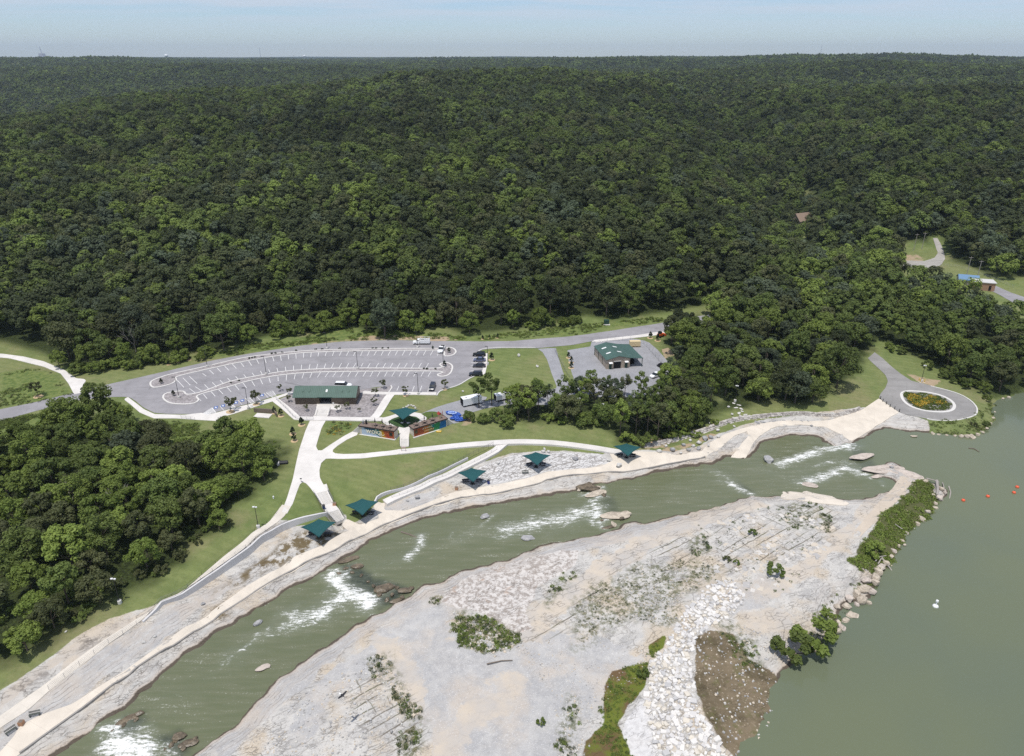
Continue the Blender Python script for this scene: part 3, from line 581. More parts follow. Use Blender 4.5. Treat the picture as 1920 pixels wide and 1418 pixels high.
# ------------------------------------------------------------------ sheets laid on the ground
def slab(name, poly, mat, dz=.06, sp=2.5, skirt=.5, kind='structure', smooth=True, sub=True, attrs=None, gh=None):
    gh = gh or ground_h
    poly = np.asarray(poly, float)
    if sub: poly = resample(poly, sp*.6, True)
    n = len(poly); lo = poly.min(0); hi = poly.max(0)
    xs = np.arange(lo[0], hi[0], sp); ys = np.arange(lo[1], hi[1], sp)
    g = np.stack(np.meshgrid(xs, ys), -1).reshape(-1, 2)
    g = g[sdist(poly, g, 5) > sp*.35] if len(g) else g.reshape(0, 2)
    vs = [Vector(p) for p in poly]+[Vector(p) for p in g]
    v2, e2, f2, *_ = delaunay_2d_cdt(vs, [(i, (i+1) % n) for i in range(n)], [], 0, 1e-4)
    v = np.array([(p.x, p.y) for p in v2]); f = np.array([q for q in f2 if len(q) == 3])
    cen = v[f].mean(1); f = f[sdist(poly, cen, 5) > 0]
    a = v[f]; cr = np.cross(a[:, 1]-a[:, 0], a[:, 2]-a[:, 0]); f[cr < 0] = f[cr < 0][:, ::-1]
    z = gh(v)+dz
    V = [tuple(p) for p in np.column_stack([v, z])]; Fs = [list(map(int, q)) for q in f]
    ed = {}
    for q in Fs:
        for i in range(3):
            k = (q[i], q[(i+1) % 3]); ed[k] = 1
    rim = [k for k in ed if (k[1], k[0]) not in ed]
    low = {}
    for a_, b_ in rim:
        for i in (a_, b_):
            if i not in low: low[i] = len(V); V.append((V[i][0], V[i][1], V[i][2]-skirt))
    for a_, b_ in rim: Fs.append([b_, a_, low[a_], low[b_]])
    me = bpy.data.meshes.new(name); me.from_pydata(V, [], Fs); me.materials.append(mat); me.update()
    o = bpy.data.objects.new(name, me); COL.objects.link(o)
    return tag(o, kind=kind)
def strip(name, line, w, mat, dz=.12, drop=.5, step=1.5, closed=False, smooth=True, kind='structure', lv=None, side=0, join=None, gh=None):
    """a raised ribbon along a ground line; side=-1/0/1 shifts it off the line"""
    L = np.asarray(line, float)[:, :2]
    if smooth: L = catmull(L, 5, closed)
    L = resample(L, step, closed)
    T = np.roll(L, -1, 0)-np.roll(L, 1, 0)
    if not closed: T[0] = L[1]-L[0]; T[-1] = L[-1]-L[-2]
    T /= np.linalg.norm(T, axis=1)[:, None]+1e-9
    N = np.column_stack([-T[:, 1], T[:, 0]])
    A = L+N*w*(.5+.5*side); B = L-N*w*(.5-.5*side)
    gh = gh or ground_h; zA = gh(A); zB = gh(B); z = np.maximum(zA, zB)+dz if lv is None else np.full(len(L), lv)
    m = join or MB(); n = len(L)
    vs = [(*A[i], z[i]) for i in range(n)]+[(*B[i], z[i]) for i in range(n)]+[(*A[i], zA[i]-drop) for i in range(n)]+[(*B[i], zB[i]-drop) for i in range(n)]
    fs = []
    for i in range(n if closed else n-1):
        j = (i+1) % n
        fs += [(n+i, n+j, j, i), (i, j, 2*n+j, 2*n+i), (n+j, n+i, 3*n+i, 3*n+j)]
    if not closed: fs += [(0, 2*n, 3*n, n), (n-1, 2*n-1, 4*n-1, 3*n-1)]
    m.add(vs, fs)
    if join is not None: return None
    o = m.build(name, mat)
    return tag(o, kind=kind) if kind else o

def asphalt_mat(name, c=(.24, .235, .235)):
    t = NT(name); n = t.noise(.12, 5, .6); f = t.noise(9, 3)
    col = t.mix(t.mapr(n, .3, .7), tuple(q*.86 for q in c), tuple(q*1.1 for q in c))
    col = t.mix(t.mapr(t.noise(.5, 5, .7), .52, .72, 0, .5), col, tuple(q*.62 for q in c)); col = t.mix(t.mapr(t.noise(.16, 3, .5, vec=t.mapping(sc=(.3, 2.6, 1))), .5, .7, 0, .4), col, tuple(q*.7 for q in c)); col = t.mix(t.mapr(t.vor(.05, feature='F1', out='Distance'), .5, .9, 0, .18), col, tuple(q*1.35 for q in c))
    col = t.mix(t.mapr(f, .4, .8, 0, .3), col, tuple(q*1.3 for q in c))
    ck = t.vor(.09, vec=t.mapping(sc=(1, 2.2, 1)))
    col = t.mix(t.mapr(ck, 0, .006, .5, 0), col, tuple(q*.45 for q in c))
    return t.fin(col, .9, .15, t.bump(f, .02))
def conc_mat(name, c=(.60, .565, .515), joint=.33):
    t = NT(name); n = t.noise(.25, 5, .6)
    col = t.mix(t.mapr(n, .3, .7), tuple(q*.92 for q in c), tuple(min(.8, q*1.07) for q in c))
    col = t.mix(t.mapr(t.noise(1.1, 6, .7), .55, .8, 0, .35), col, tuple(q*.74 for q in c))
    br = t.n('ShaderNodeTexBrick'); br.offset = 0; br.inputs['Scale'].default_value = joint; br.inputs['Mortar Size'].default_value = .008; br.inputs['Brick Width'].default_value = 1.; br.inputs['Row Height'].default_value = 1.
    t.l(t.mapping(rot=(0, 0, .4)), br.inputs['Vector'])
    col = t.mix(t.math('MULTIPLY', br.outputs['Fac'], .3), col, tuple(q*.55 for q in c))
    return t.fin(col, .85, .2, t.bump(t.noise(8, 3), .015))
M_ASPH = asphalt_mat('worn_asphalt', (.275, .265, .275)); M_CONC = conc_mat('pale_concrete', (.63, .60, .565)); M_BEIGE = conc_mat('beige_concrete', (.62, .555, .47), .22); M_KERB = plain('kerb_concrete', (.60, .58, .55), .85, .2, .1)
M_GRAV = None
def gravel_mat(name, a, b, sc=2.2):
    t = NT(name); v = t.vor(sc, feature='F1', out='Color'); s = t.n('ShaderNodeSeparateColor'); t.l(v, s.inputs[0])
    col = t.mix(s.outputs[0], a, b); col = t.mix(t.mapr(t.noise(.2, 4), .35, .7, 0, .4), col, tuple(q*.75 for q in a))
    d = t.vor(sc, feature='F1')
    return t.fin(col, .9, .15, t.bump(d, .15, .6))
M_GRAV = gravel_mat('river_gravel', (.22, .20, .20), (.40, .37, .37)); M_LOT = gravel_mat('crushed_grey_gravel', (.27, .27, .285), (.34, .34, .355), 3.5)
slab('parking_lot', ASPH, M_ASPH, .06, 4, .4)
slab('gravel_yard', SHOPLOT, M_LOT, .03, 4, .4)
slab('yard_drive', YDRIVE, M_LOT, .045, 3, .4)
slab('service_drive', SHED_DRIVE, M_LOT, .05, 3, .4)
for i, (k, p) in enumerate(CONC.items()):
    slab({'plaza': 'plaza_pavement', 'river ramp path': 'river_path', 'parking sidewalk': 'sidewalk', 'trail': 'trail', 'canopy ring path': 'courtyard_path'}[k], p, M_CONC if i != 1 else conc_mat('ramp_concrete', (.60, .55, .48)), .08+.006*i, 2, .45, gh=ground_nc)
slab('river_walk', WALK, M_BEIGE, .10, 1.6, .9)
slab('launch_ramp', A2([(1466,917),(1503,919),(1531,923),(1562,932),(1592,945),(1586,949),(1540,945),(1500,939),(1464,935)]), M_BEIGE, .12, 1.5, .8)
slab('worn_track', A2([(1688,893),(1724,906),(1700,925),(1655,965),(1612,1008),(1596,1003),(1640,952)]), conc_mat('worn_concrete', (.50, .43, .35), .15), .09, 1.5, .6)
slab('turnaround_road', LOOP, asphalt_mat('light_asphalt', (.27, .26, .25)), .06, 3, .4)
slab('county_road', FARROAD, asphalt_mat('dusty_asphalt', (.36, .34, .31)), .1, 5, .6)
slab('bridge_road', FARROAD2, M_ASPH, .1, 5, .6)
slab('gravel_bed', GRAVEL_BED, M_GRAV, .05, 2.5, .3)
slab('turf', TURF, plain('shaded_artificial_turf', (.045, .085, .03), .9, .1, .25, 1.5), .11, 1.5, .3)  # shade under the sail is put into the dark green of the turf
slab('turf_verge', A2([(790,777),(800,773),(812,772),(822,774),(829,780),(838,788),(820,790),(803,785)]), plain('green_verge', (.085, .12, .035), .9, .1, .25, 1.), .12, 1.5, .3)
strip('path', A2([(746,848),(800,843),(860,836.5),(920,832),(960,830),(1000,830),(1060,834),(1110,840.5),(1150,847),(1170,850)]), 2.6, M_CONC, .115)
strip('ramp_path', A2([(948,831),(940,837),(928,847),(900,862),(860,882),(800,910),(760,927),(722,945)]), 2.4, M_CONC, .122)
strip('walkway', A2([(513,748),(535,765),(557,785),(590,786),(640,786),(690,787),(716,787)]), 2.3, M_CONC, .13, smooth=False)
strip('walkway', A2([(735,738),(728,746),(721,757),(713,770),(705,781),(697,787)]), 2.6, M_CONC, .135)
strip('walkway', A2([(514,748),(531,742),(549,737)]), 1.6, M_CONC, .128)
strip('walkway', A2([(680,736.5),(735,738.5),(780,738.5),(818,739)]), 2.0, M_CONC, .14)
slab('door_apron', A2([(594,757),(629,757),(641,762),(636,770),(617,768),(594,768)]), M_CONC, .14, 1.5, .3)
# kerbs
kb = MB()
ISL_A = A2([(282,721),(285,715),(300,708.5),(322,702),(360,693.5),(400,684.5),(450,673),(500,665.5),(560,659.5),(620,656.5),(700,655),(800,654),(832,655),(840,652),(850,654),(855,660),(850,666),(840,668.5),(833,667),(830,658.5),(790,657.5),(700,658.5),(620,660),(560,663),(500,671),(440,682),(380,695),(332,707),(331,713),(322,720),(300,726),(287,727)])
ISL_B = A2([(306,746),(310,739),(325,735.5),(344,734.5),(351,740.5),(380,735),(430,716.5),(480,706),(530,697.5),(580,693.5),(630,691.5),(697,691),(820,691),(824,684),(831,681),(840,681),(848,687),(846,698),(838,705),(825,706.5),(820,703),(823,697),(697,697),(597,698.5),(530,703.5),(473,713.5),(430,725.5),(372,741.5),(373,750),(366,756),(350,758.5),(325,757.5),(312,753)])
for pl in (ISL_A, ISL_B):
    slab('parking_island', resample(catmull(pl, 3, True), 1.2, True), M_GRAV, .16, 1.6, .3, sub=False)
    strip('kerb', pl, .55, M_KERB, .2, .3, 1.2, True)
strip('kerb', LOOPISL, .9, M_KERB, .2, .3, 1.2, True)
strip('kerb', A2([(1745,724.5),(1790,736.5),(1815,748.5),(1829,761.5),(1832,772),(1827,780),(1810,785.5),(1784,789.5),(1755,789),(1738,786)]), .4, M_KERB, .2)
strip('kerb', A2([(1004,652.5),(940,652.5),(908,654.5),(897,659),(894,663)]), .35, M_KERB, .18)
strip('kerb', A2([(893,704.5),(880,710.5),(860,722.5),(838,729.5),(825,734),(819,742)]), .4, M_KERB, .18)
strip('kerb', A2([(912,663),(911,682),(906,703)]), 1.2, M_CONC, .13, smooth=False)
strip('kerb', A2([(1243,622.5),(1180,632.5),(1140,638),(1110,641)]), .9, M_CONC, .16)
strip('kerb', A2([(733,723.5),(735,727),(729,736)]), .4, M_KERB, .18)
strip('walk_kerb', A2([(37,1413),(135,1342.5),(236,1270.5),(337,1203.5),(421,1147.5),(522,1083.5),(593,1046.5),(640,1025.5),(717,985.5),(793,955.5),(860,935.5),(977,915.5),(1053,894),(1127,887),(1180,884.5),(1259,870),(1322,858)]), .35, plain('kerb_shadow_grey', (.30, .28, .26), .9, .1), .22)  # darker grey kerb line along the lower edge of the walk
strip('drive_apron', A2([(1115,640.5),(1180,633),(1215,629),(1246,624)]), 2.4, M_CONC, .118)
# painted lines
pm = MB(); LW = .16
def pline(a, b, w=LW, m=pm, dz=.075):
    p = PL([a, b]); d = p[1, :2]-p[0, :2]; d /= np.linalg.norm(d)+1e-9; n = np.array([-d[1], d[0]])*w/2
    N = 5; vs = []
    for k in range(N+1):
        q = p[0, :2]+(p[1, :2]-p[0, :2])*k/N
        for s in (1, -1):
            r = q+s*n; vs.append((r[0], r[1], hz(*r)+dz))
    m.add(vs, [(2*k, 2*k+1, 2*k+3, 2*k+2) for k in range(N)])
Z2 = lambda x, y: (380+x/6, 600+y/6)
rowA = [(0,605,40,635),(75,565,125,612),(160,540,208,590),(248,522,295,570),(335,500,380,550),(428,482,465,530),(518,465,550,515),(606,445,634,497),(697,430,716,487),(787,415,802,467),(875,403,885,460),(962,393,968,445),(1048,385,1052,437),(1135,375,1135,428),(1222,368,1215,423),(1308,360,1297,412),(1395,355,1378,408),(1480,350,1458,407),(1565,347,1538,405),(1648,345,1617,405),(1725,345,1697,405),(1803,345,1775,405),(1880,345,1853,405)]
rowB = [(20,728,68,778),(108,705,155,752),(195,680,243,730),(280,657,328,707),(370,637,415,685),(462,617,503,665),(555,597,592,645),(650,577,677,625),(742,560,765,610),(836,543,850,598),(930,530,937,585),(1022,517,1023,570),(1113,508,1108,567),(1208,500,1195,560),(1295,497,1280,555),(1385,493,1365,550),(1472,492,1445,550),(1563,488,1530,547),(1645,488,1612,547),(1725,488,1690,545),(1805,488,1772,545),(1885,488,1853,545)]
rowC = [(10,840,50,888),(95,808,143,862),(180,785,230,837),(272,757,322,813),(363,735,410,790),(455,713,495,768),(553,690,585,745),(650,670,675,725),(745,653,763,710),(848,640,850,692),(945,620,940,682),(1042,612,1030,670),(1138,600,1118,660),(1232,593,1205,655),(1328,590,1292,648),(1422,585,1377,645),(1505,585,1463,645),(1588,583,1548,642),(1668,583,1632,642),(1752,582,1717,640),(1837,582,1802,640),(1915,582,1885,640)]
for r in rowA+rowB+rowC: pline(Z2(r[0], r[1]), Z2(r[2], r[3]))
for x0, y0, x1, y1 in [(331,712,345,727),(343,709,357,723),(355,706,370,720),(355,729,366,737),(366,725.5,378,733.5),(368,744,377,752)]: pline((x0, y0), (x1, y1))
for k in range(1, 11): pline((693+13.2*k, 658), (688+13.2*k, 667))
for k in range(1, 9): pline((696.5+13.4*k, 681.3), (691+13.4*k, 690.5))
for k in range(1, 9): pline((699+13.6*k, 697.5), (693.8+13.6*k, 706.5))
for a, b in [((748,724.5),(744,733)),((762,724.5),(758,734)),((777,724),(773,734.5)),((791,724),(787,734.5)),((805,725),(802,735)),((886,670.5),(911,671)),((885,675.5),(910,676)),((884,680.5),(909,681)),((883,686),(908,686.5)),((882,690.5),(907,691)),((882,695),(906,696))]: pline(a, b)
for quad, k in [(((380,776),(397.5,765),(405,774),(390,778)), 8), (((424,757.5),(433,756),(441.5,764),(437,766.5)), 6), (((460,747.5),(468,746),(477.5,755.8),(471,757)), 6), (((499,737),(511.5,733.5),(518,743),(511.5,746)), 6)]:
    q = [np.array(p) for p in quad]
    for i in range(4): pline(tuple(q[i]), tuple(q[(i+1) % 4]), .14)
    for i in range(1, k): pline(tuple(q[0]+(q[3]-q[0])*i/k), tuple(q[1]+(q[2]-q[1])*i/k), .2)
for x, y in [(400,774.5),(415,770.5),(434,764.5),(449,759.5),(484,752.5),(498,746.5)]: pline((x-3, y-9), (x+5, y), .12)
tag(pm.build('road_markings', plain('road_paint', (.72, .71, .69), .8, .2, .06)), kind='structure')
bm_ = MB(); wm_ = MB()
for x, y in [(405,765),(418.5,761.8),(442.5,756),(454.5,752),(491.5,742)]:
    pline((x-3.5, y), (x+3.5, y-1), 1.7, bm_, .074); pline((x-1.5, y-.8), (x+.2, y+.5), .3, wm_, .082); pline((x, y), (x+1.6, y-.4), .5, wm_, .083); pline((x-.9, y-1.3), (x-.2, y-1.5), .4, wm_, .084)
tag(bm_.build('stall_markings', plain('blue_paint', (.10, .16, .36), .8, .2)), kind='structure'); tag(wm_.build('stall_symbols', plain('white_paint', (.72, .72, .72), .8, .2)), kind='structure')

# ------------------------------------------------------------------ water
FOAM = [([(1600,838),(1560,842),(1525,850),(1490,862),(1460,872)], 2.6, 1.0), ([(1620,890),(1580,880),(1550,892),(1520,902),(1500,906)], 2.4, 1.0), ([(1598,872),(1560,868),(1530,876)], 2.0, .7), ([(1650,905),(1655,912)], 1, .6), ([(1540,860),(1480,895),(1440,885)], 6, .35),
        ([(1408,927),(1385,918),(1370,908)], 1.8, .95), ([(1372,905),(1355,892),(1338,885)], 2.5, .6), ([(1375,920),(1350,905)], 2, .5),
        ([(1128,932),(1112,944),(1122,962),(1116,968)], 1.8, 1.0), ([(1118,955),(1085,968),(1050,975),(1015,982),(975,990),(945,996)], 3.6, .95), ([(1105,980),(1140,995)], 1.2, .8), ([(1115,985),(1140,975)], 1.4, .8), ([(1090,930),(1115,925),(1130,915)], 1.3, .9), ([(1060,985),(980,1000),(900,1000),(860,1015)], 5, .42), ([(925,968),(905,985)], 1, .7),
        ([(790,1007),(787,1022),(776,1035),(765,1050)], 1.6, .9), ([(775,1040),(740,1055),(700,1070)], 3, .4), ([(848,1000),(842,1012)], 1, .6),
        ([(622,1078),(636,1090),(650,1110),(690,1125),(690,1140)], 2.6, 1.2), ([(650,1112),(630,1130),(600,1148),(570,1160),(552,1165)], 4.2, 1.0), ([(640,1085),(660,1065)], 2, .6), ([(700,1130),(730,1105)], 1.4, .75), ([(580,1160),(520,1180),(470,1210),(440,1230),(430,1240)], 3.5, .5), ([(505,1178),(502,1190)], .9, .9), ([(482,1190),(478,1200),(455,1220)], .9, .85), ([(432,1232),(428,1248)], .7, .8), ([(670,1140),(700,1150)], 1.4, .8),
        ([(200,1368),(235,1375),(245,1390)], 2.2, .95), ([(212,1400),(245,1405),(265,1418),(240,1440)], 3.6, 1.3), ([(305,1405),(318,1418),(330,1440)], 1.8, 1.0), ([(190,1385),(215,1375)], 1.5, .7), ([(335,1390),(350,1395)], .8, .6), ([(310,1320),(350,1300),(380,1270)], 6, .22), ([(700,1090),(760,1050),(850,1020)], 8, .2), ([(1250,930),(1330,900)], 6, .12)]
_wx = axis([(-120,125,.5,.5),(125,330,.8,8)]); _wy = axis([(50,78,2,.5),(78,190,.5,.5),(190,262,.5,.7),(262,320,1.,3)])
wgx, wgy = np.meshgrid(_wx, _wy); WXY = np.column_stack([wgx.ravel(), wgy.ravel()]); wd = water_sd(WXY)
wz = HW(WXY)
foam = np.zeros(len(WXY)); fall = np.zeros(len(WXY))
wn = fbm(WXY[:, 0], WXY[:, 1], 2.2, 3, 101)
for ln, w, I in FOAM:
    xy, _ = at_f([p[0] for p in ln], [p[1] for p in ln], HW, z0=1.)
    d = ldist(catmull(xy, 4), WXY, w*2.4+2)
    foam = np.maximum(foam, I*np.clip(1-np.maximum(d+wn*w*.55, 0)/(w*1.7), 0, 1)**1.1)
darkw = np.zeros(len(WXY))
for lst in ([(640,1062),(670,1062),(700,1085),(745,1095),(770,1108),(740,1130),(715,1140),(690,1128),(655,1105),(640,1085)], [(232,1345),(262,1338),(275,1352),(250,1380),(225,1385),(205,1375)], [(300,1385),(335,1375),(360,1395),(340,1420),(315,1410)], [(1115,925),(1150,930),(1160,960),(1140,965),(1128,945)], [(1590,832),(1625,850),(1650,880),(1625,885),(1600,872)], [(1385,905),(1412,925),(1400,932),(1380,915)]):
    xy, _ = at_f([p[0] for p in lst], [p[1] for p in lst], HW, z0=1.); darkw = np.maximum(darkw, sstep(-1.2, 1.2, sdist(xy, WXY, 5)+wn*.8)*(.9 if lst[0][0] < 800 else .45))
chan = sstep(0, 1, np.clip((2.45-wz)/.5, 0, 1))
rip = (fbm(WXY[:, 0]*.6+WXY[:, 1]*.5, WXY[:, 1]*1.0-WXY[:, 0]*.3, 1.3, 3, 111)*.05+fbm(WXY[:, 0], WXY[:, 1], 4, 2, 121)*.05)*chan
wz = wz+rip+foam*(.12+.62*(fbm(WXY[:, 0], WXY[:, 1], 1.1, 3, 131)*.5+.45))
wi = np.arange(len(WXY)).reshape(len(_wy), len(_wx))
WF = np.column_stack([wi[:-1, :-1].ravel(), wi[:-1, 1:].ravel(), wi[1:, 1:].ravel(), wi[1:, :-1].ravel()])
WF = WF[(wd[WF] > -1.6).any(1)]
keep = np.unique(WF); remap = np.zeros(len(WXY), int); remap[keep] = np.arange(len(keep)); WF = remap[WF]
def water_mat():
    t = NT('green_river_water'); fo = t.attr('foam'); ch = t.attr('chan')
    ang = R(36)
    v = t.mapping(sc=(.38, 1.5, 1), rot=(0, 0, -ang)); n1 = t.noise(1.1, 8, .72, vec=v); n2 = t.noise(3.2, 4, .6); st = t.noise(.5, 4, .6, vec=t.mapping(sc=(.25, 1.8, 1), rot=(0, 0, -ang)))
    base = t.mix(t.mapr(t.noise(.02, 3), .35, .65), (.132, .150, .090), (.118, .140, .096))
    chb = t.mix(t.mapr(st, .35, .7), (.122, .136, .076), (.146, .154, .094))
    base = t.mix(ch, base, chb)
    thr = t.math('ADD', t.math('MULTIPLY', n1, .75), t.math('MULTIPLY', n2, .3))
    f = t.mapr(t.math('ADD', t.math('MULTIPLY', fo, .80), t.math('MULTIPLY', t.math('SUBTRACT', .50, thr), 3.0)), .38, .98)
    aer = t.mapr(fo, .05, .8, 0, .45)
    base = t.mix(t.attr('darkw'), base, t.mix(t.mapr(n1, .4, .65), (.028, .036, .028), (.075, .085, .062)))
    col = t.mix(aer, base, (.20, .215, .165))
    col = t.mix(f, col, (.80, .80, .78))
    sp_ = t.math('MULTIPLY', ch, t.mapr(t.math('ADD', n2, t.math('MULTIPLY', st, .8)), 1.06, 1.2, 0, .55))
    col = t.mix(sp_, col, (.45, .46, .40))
    w1 = t.noise(1.6, 4, .6, vec=v); w2 = t.noise(.55, 3, .5)
    h = t.math('ADD', t.math('MULTIPLY', w1, t.math('ADD', .12, t.math('MULTIPLY', ch, .9))), t.math('MULTIPLY', w2, .25))
    nb = t.bump(h, .10, .55)
    t.put(t.b.inputs['Base Color'], col); t.put(t.b.inputs['Roughness'], t.math('ADD', .10, t.math('MULTIPLY', f, .6))); t.b.inputs['IOR'].default_value = 1.333; t.b.inputs['Specular IOR Level'].default_value = .5
    t.l(nb, t.b.inputs['Normal'])
    return t.m
water = np_mesh('river_water', np.column_stack([WXY, wz])[keep], WF, water_mat(), smooth=True, attrs=dict(foam=foam[keep], chan=chan[keep], darkw=darkw[keep]))
tag(water, kind='structure')
# ------------------------------------------------------------------ vegetation
def leaf_mat(name, a, b, c=None):
    t = NT(name); oi = t.n('ShaderNodeObjectInfo')
    n = t.noise(.55, 3, .6)
    col = t.mix(oi.outputs['Random'], a, b)
    col = t.mix(t.mapr(n, .35, .7, 0, .55), col, c or tuple(q*1.5 for q in b))
    hue = t.n('ShaderNodeHueSaturation'); r2 = t.math('FRACT', t.math('MULTIPLY', oi.outputs['Random'], 7.31))
    t.l(col, hue.inputs['Color']); t.put(hue.inputs['Value'], t.mapr(r2, 0, 1, .72, 1.28, False)); hue.inputs['Saturation'].default_value = .98
    loc = t.noise(.0075, 3, .5, vec=oi.outputs['Location']); t.put(hue.inputs['Value'], t.math('MULTIPLY', t.mapr(r2, 0, 1, .86, 1.36, False), t.mapr(loc, .3, .7, .78, 1.22)))
    m = t.fin(hue.outputs[0], .62, .2)
    tr = t.n('ShaderNodeBsdfTranslucent'); ms = t.n('ShaderNodeMixShader'); ms.inputs[0].default_value = .36
    t.l(t.mix(.35, hue.outputs[0], (.16, .19, .03)), tr.inputs[0]); t.l(t.b.outputs[0], ms.inputs[1]); t.l(tr.outputs[0], ms.inputs[2]); t.l(ms.outputs[0], t.o.inputs[0])
    return m
LM = {'dark': leaf_mat('dark_leaf', (.046, .061, .025), (.060, .073, .028), (.074, .090, .035)),
      'mid': leaf_mat('mid_leaf', (.086, .126, .031), (.112, .148, .036), (.140, .176, .044)),
      'olive': leaf_mat('olive_leaf', (.078, .092, .036), (.092, .100, .042), (.115, .125, .052)),
      'bright': leaf_mat('bright_leaf', (.132, .186, .036), (.160, .208, .042), (.190, .238, .054)),
      'grey': leaf_mat('greyish_leaf', (.060, .082, .046), (.078, .098, .056), (.10, .125, .072)),
      'conif': leaf_mat('conifer_leaf', (.018, .034, .016), (.026, .042, .018), (.035, .055, .024))}
M_BARK = plain('bark', (.115, .095, .078), .9, .1, .3, 3); M_DEAD = plain('dead_bark', (.34, .31, .28), .9, .1, .2, 3)

def crown_arrays(seed, Rr=4.6, H=12., base=.28, nc=30, nl=85, ls=.62, droop=0., flat=1.0, shape='round', rad_n=.0):
    r = np.random.default_rng(seed)
    zc = H*(base+(1-base)*.5); hz_ = H*(1-base)*.5
    C = []
    tries = 0
    while len(C) < nc and tries < 4000:
        tries += 1
        d = r.normal(size=3); d /= np.linalg.norm(d)
        if d[2] < -.55: continue
        rad = r.uniform(.55, .9)**.6
        k = 1.0
        if shape == 'cone': k = 1-.75*max(0, d[2]*rad*.5+.5)
        if shape == 'vase': k = .62+.4*max(0, d[2]*.5+.5)
        p = np.array([d[0]*Rr*rad*k, d[1]*Rr*rad*k, zc+d[2]*hz_*rad*.92])
        p[:2] *= 1+.16*np.sin(3*np.arctan2(p[1], p[0])+seed)
        C.append((p, r.uniform(.20, .36)*Rr*(1 if shape != 'cone' else .7)))
    V = []; 
    for p, cr in C:
        n = r.normal(size=(nl, 3)); n[:, 2] += .35; n /= np.linalg.norm(n, axis=1)[:, None]
        pos = p+n*cr*np.array([1, 1, .78])*(r.uniform(.35, 1.06, (nl, 1))**.45)
        pos[:, 2] -= droop*r.uniform(0, 1, nl)**2*cr
        ro = pos-np.array([0, 0, zc-hz_*.4]); ro /= np.linalg.norm(ro, axis=1)[:, None]+1e-9
        nn = n*.75+ro*rad_n+r.normal(size=(nl, 3))*(.42-.15*rad_n)+np.array([0, 0, .35]); nn /= np.linalg.norm(nn, axis=1)[:, None]
        a = np.cross(nn, r.normal(size=(nl, 3))); a /= np.linalg.norm(a, axis=1)[:, None]
        b = np.cross(nn, a); s = ls*r.uniform(.55, 1.25, (nl, 1)); t = s*r.uniform(.55, .95, (nl, 1))
        V.append(np.stack([pos-a*s*.5-b*t*.25, pos+a*s*.1-b*t*.55, pos+a*s*.55+b*t*.15, pos-a*s*.15+b*t*.55], 1))
    V = np.concatenate(V).reshape(-1, 3)
    return V, np.arange(len(V)).reshape(-1, 4)
def limb(m, p, d, L, r0, depth, rr, n=5, spread=.7):
    q = p+d*L; m.tube(p, q, r0, r0*.62, n, caps=False)
    if depth == 0: return
    for k in range(rr.choice((2, 3))):
        e = (d+Vector((rr.uniform(-1, 1), rr.uniform(-1, 1), rr.uniform(-.2, .6)))*spread).normalized()
        limb(m, p+d*L*rr.uniform(.65, 1), e, L*rr.uniform(.55, .8), r0*.58, depth-1, rr, max(3, n-1), spread)
def trunk_mesh(seed, H, base=.3, r0=.24):
    rr = random.Random(seed); m = MB()
    m.tube((0, 0, -.6), (0, 0, H*base), r0*1.15, r0*.8, 7)
    limb(m, Vector((0, 0, H*base)), Vector((rr.uniform(-.1, .1), rr.uniform(-.1, .1), 1)).normalized(), H*.26, r0*.8, 2, rr)
    for k in range(3):
        a = rr.uniform(0, 6.3); limb(m, Vector((0, 0, H*base*rr.uniform(.85, 1.05))), Vector((math.cos(a), math.sin(a), .9)).normalized(), H*.24, r0*.5, 1, rr)
    me = bpy.data.meshes.new('trunk'); me.from_pydata(m.v, [], m.f); me.materials.append(M_BARK); me.update(); return me
def crown_mesh(seed, mat, **k):
    V, Fq = crown_arrays(seed, **k); return np_mesh('crown', V, Fq, mat, link=False)

NEAR = []      # crown mesh, trunk mesh
for s in range(9):
    sh = ['round', 'round', 'vase', 'round', 'vase', 'round', 'round', 'vase', 'round'][s]
    Hh = [11, 12.5, 13, 9.5, 12, 10.5, 14, 11.5, 10][s]; Rr_ = [4.6, 5.0, 4.6, 4.4, 4.0, 4.9, 5.2, 5.2, 4.2][s]
    NEAR.append((crown_mesh(100+s, LM['mid'], Rr=Rr_, H=Hh, base=.10, nc=40, nl=100, ls=.60, shape=sh), trunk_mesh(s, Hh, .3), Hh, Rr_))
THIN = [(crown_mesh(150+s, LM['mid'], Rr=3.4, H=13, base=.33, nc=22, nl=70, ls=.52, shape='vase'), trunk_mesh(50+s, 13, .4, .18), 13, 3.4) for s in range(3)]
BUSH = [crown_mesh(200+s, LM['bright'], Rr=2.1, H=3.0, base=.0, nc=14, nl=70, ls=.42) for s in range(4)]
def add_tree(xy, var, mk, sc, rz, name, label, cat, group=None, z=None):
    x, y = xy; e = empty(name, (x, y, (hz(x, y) if z is None else z)-.05), rz, label, cat, group)
    e.scale = (sc, sc, sc*random.uniform(.92, 1.1))
    for nm, me in (('crown', var[0]), ('trunk', var[1])):
        if me is None: continue
        o = bpy.data.objects.new(nm, me); COL.objects.link(o); o.parent = e
        if nm == 'crown' and mk:
            o.material_slots[0].link = 'OBJECT'; o.material_slots[0].material = LM[mk]
    return e

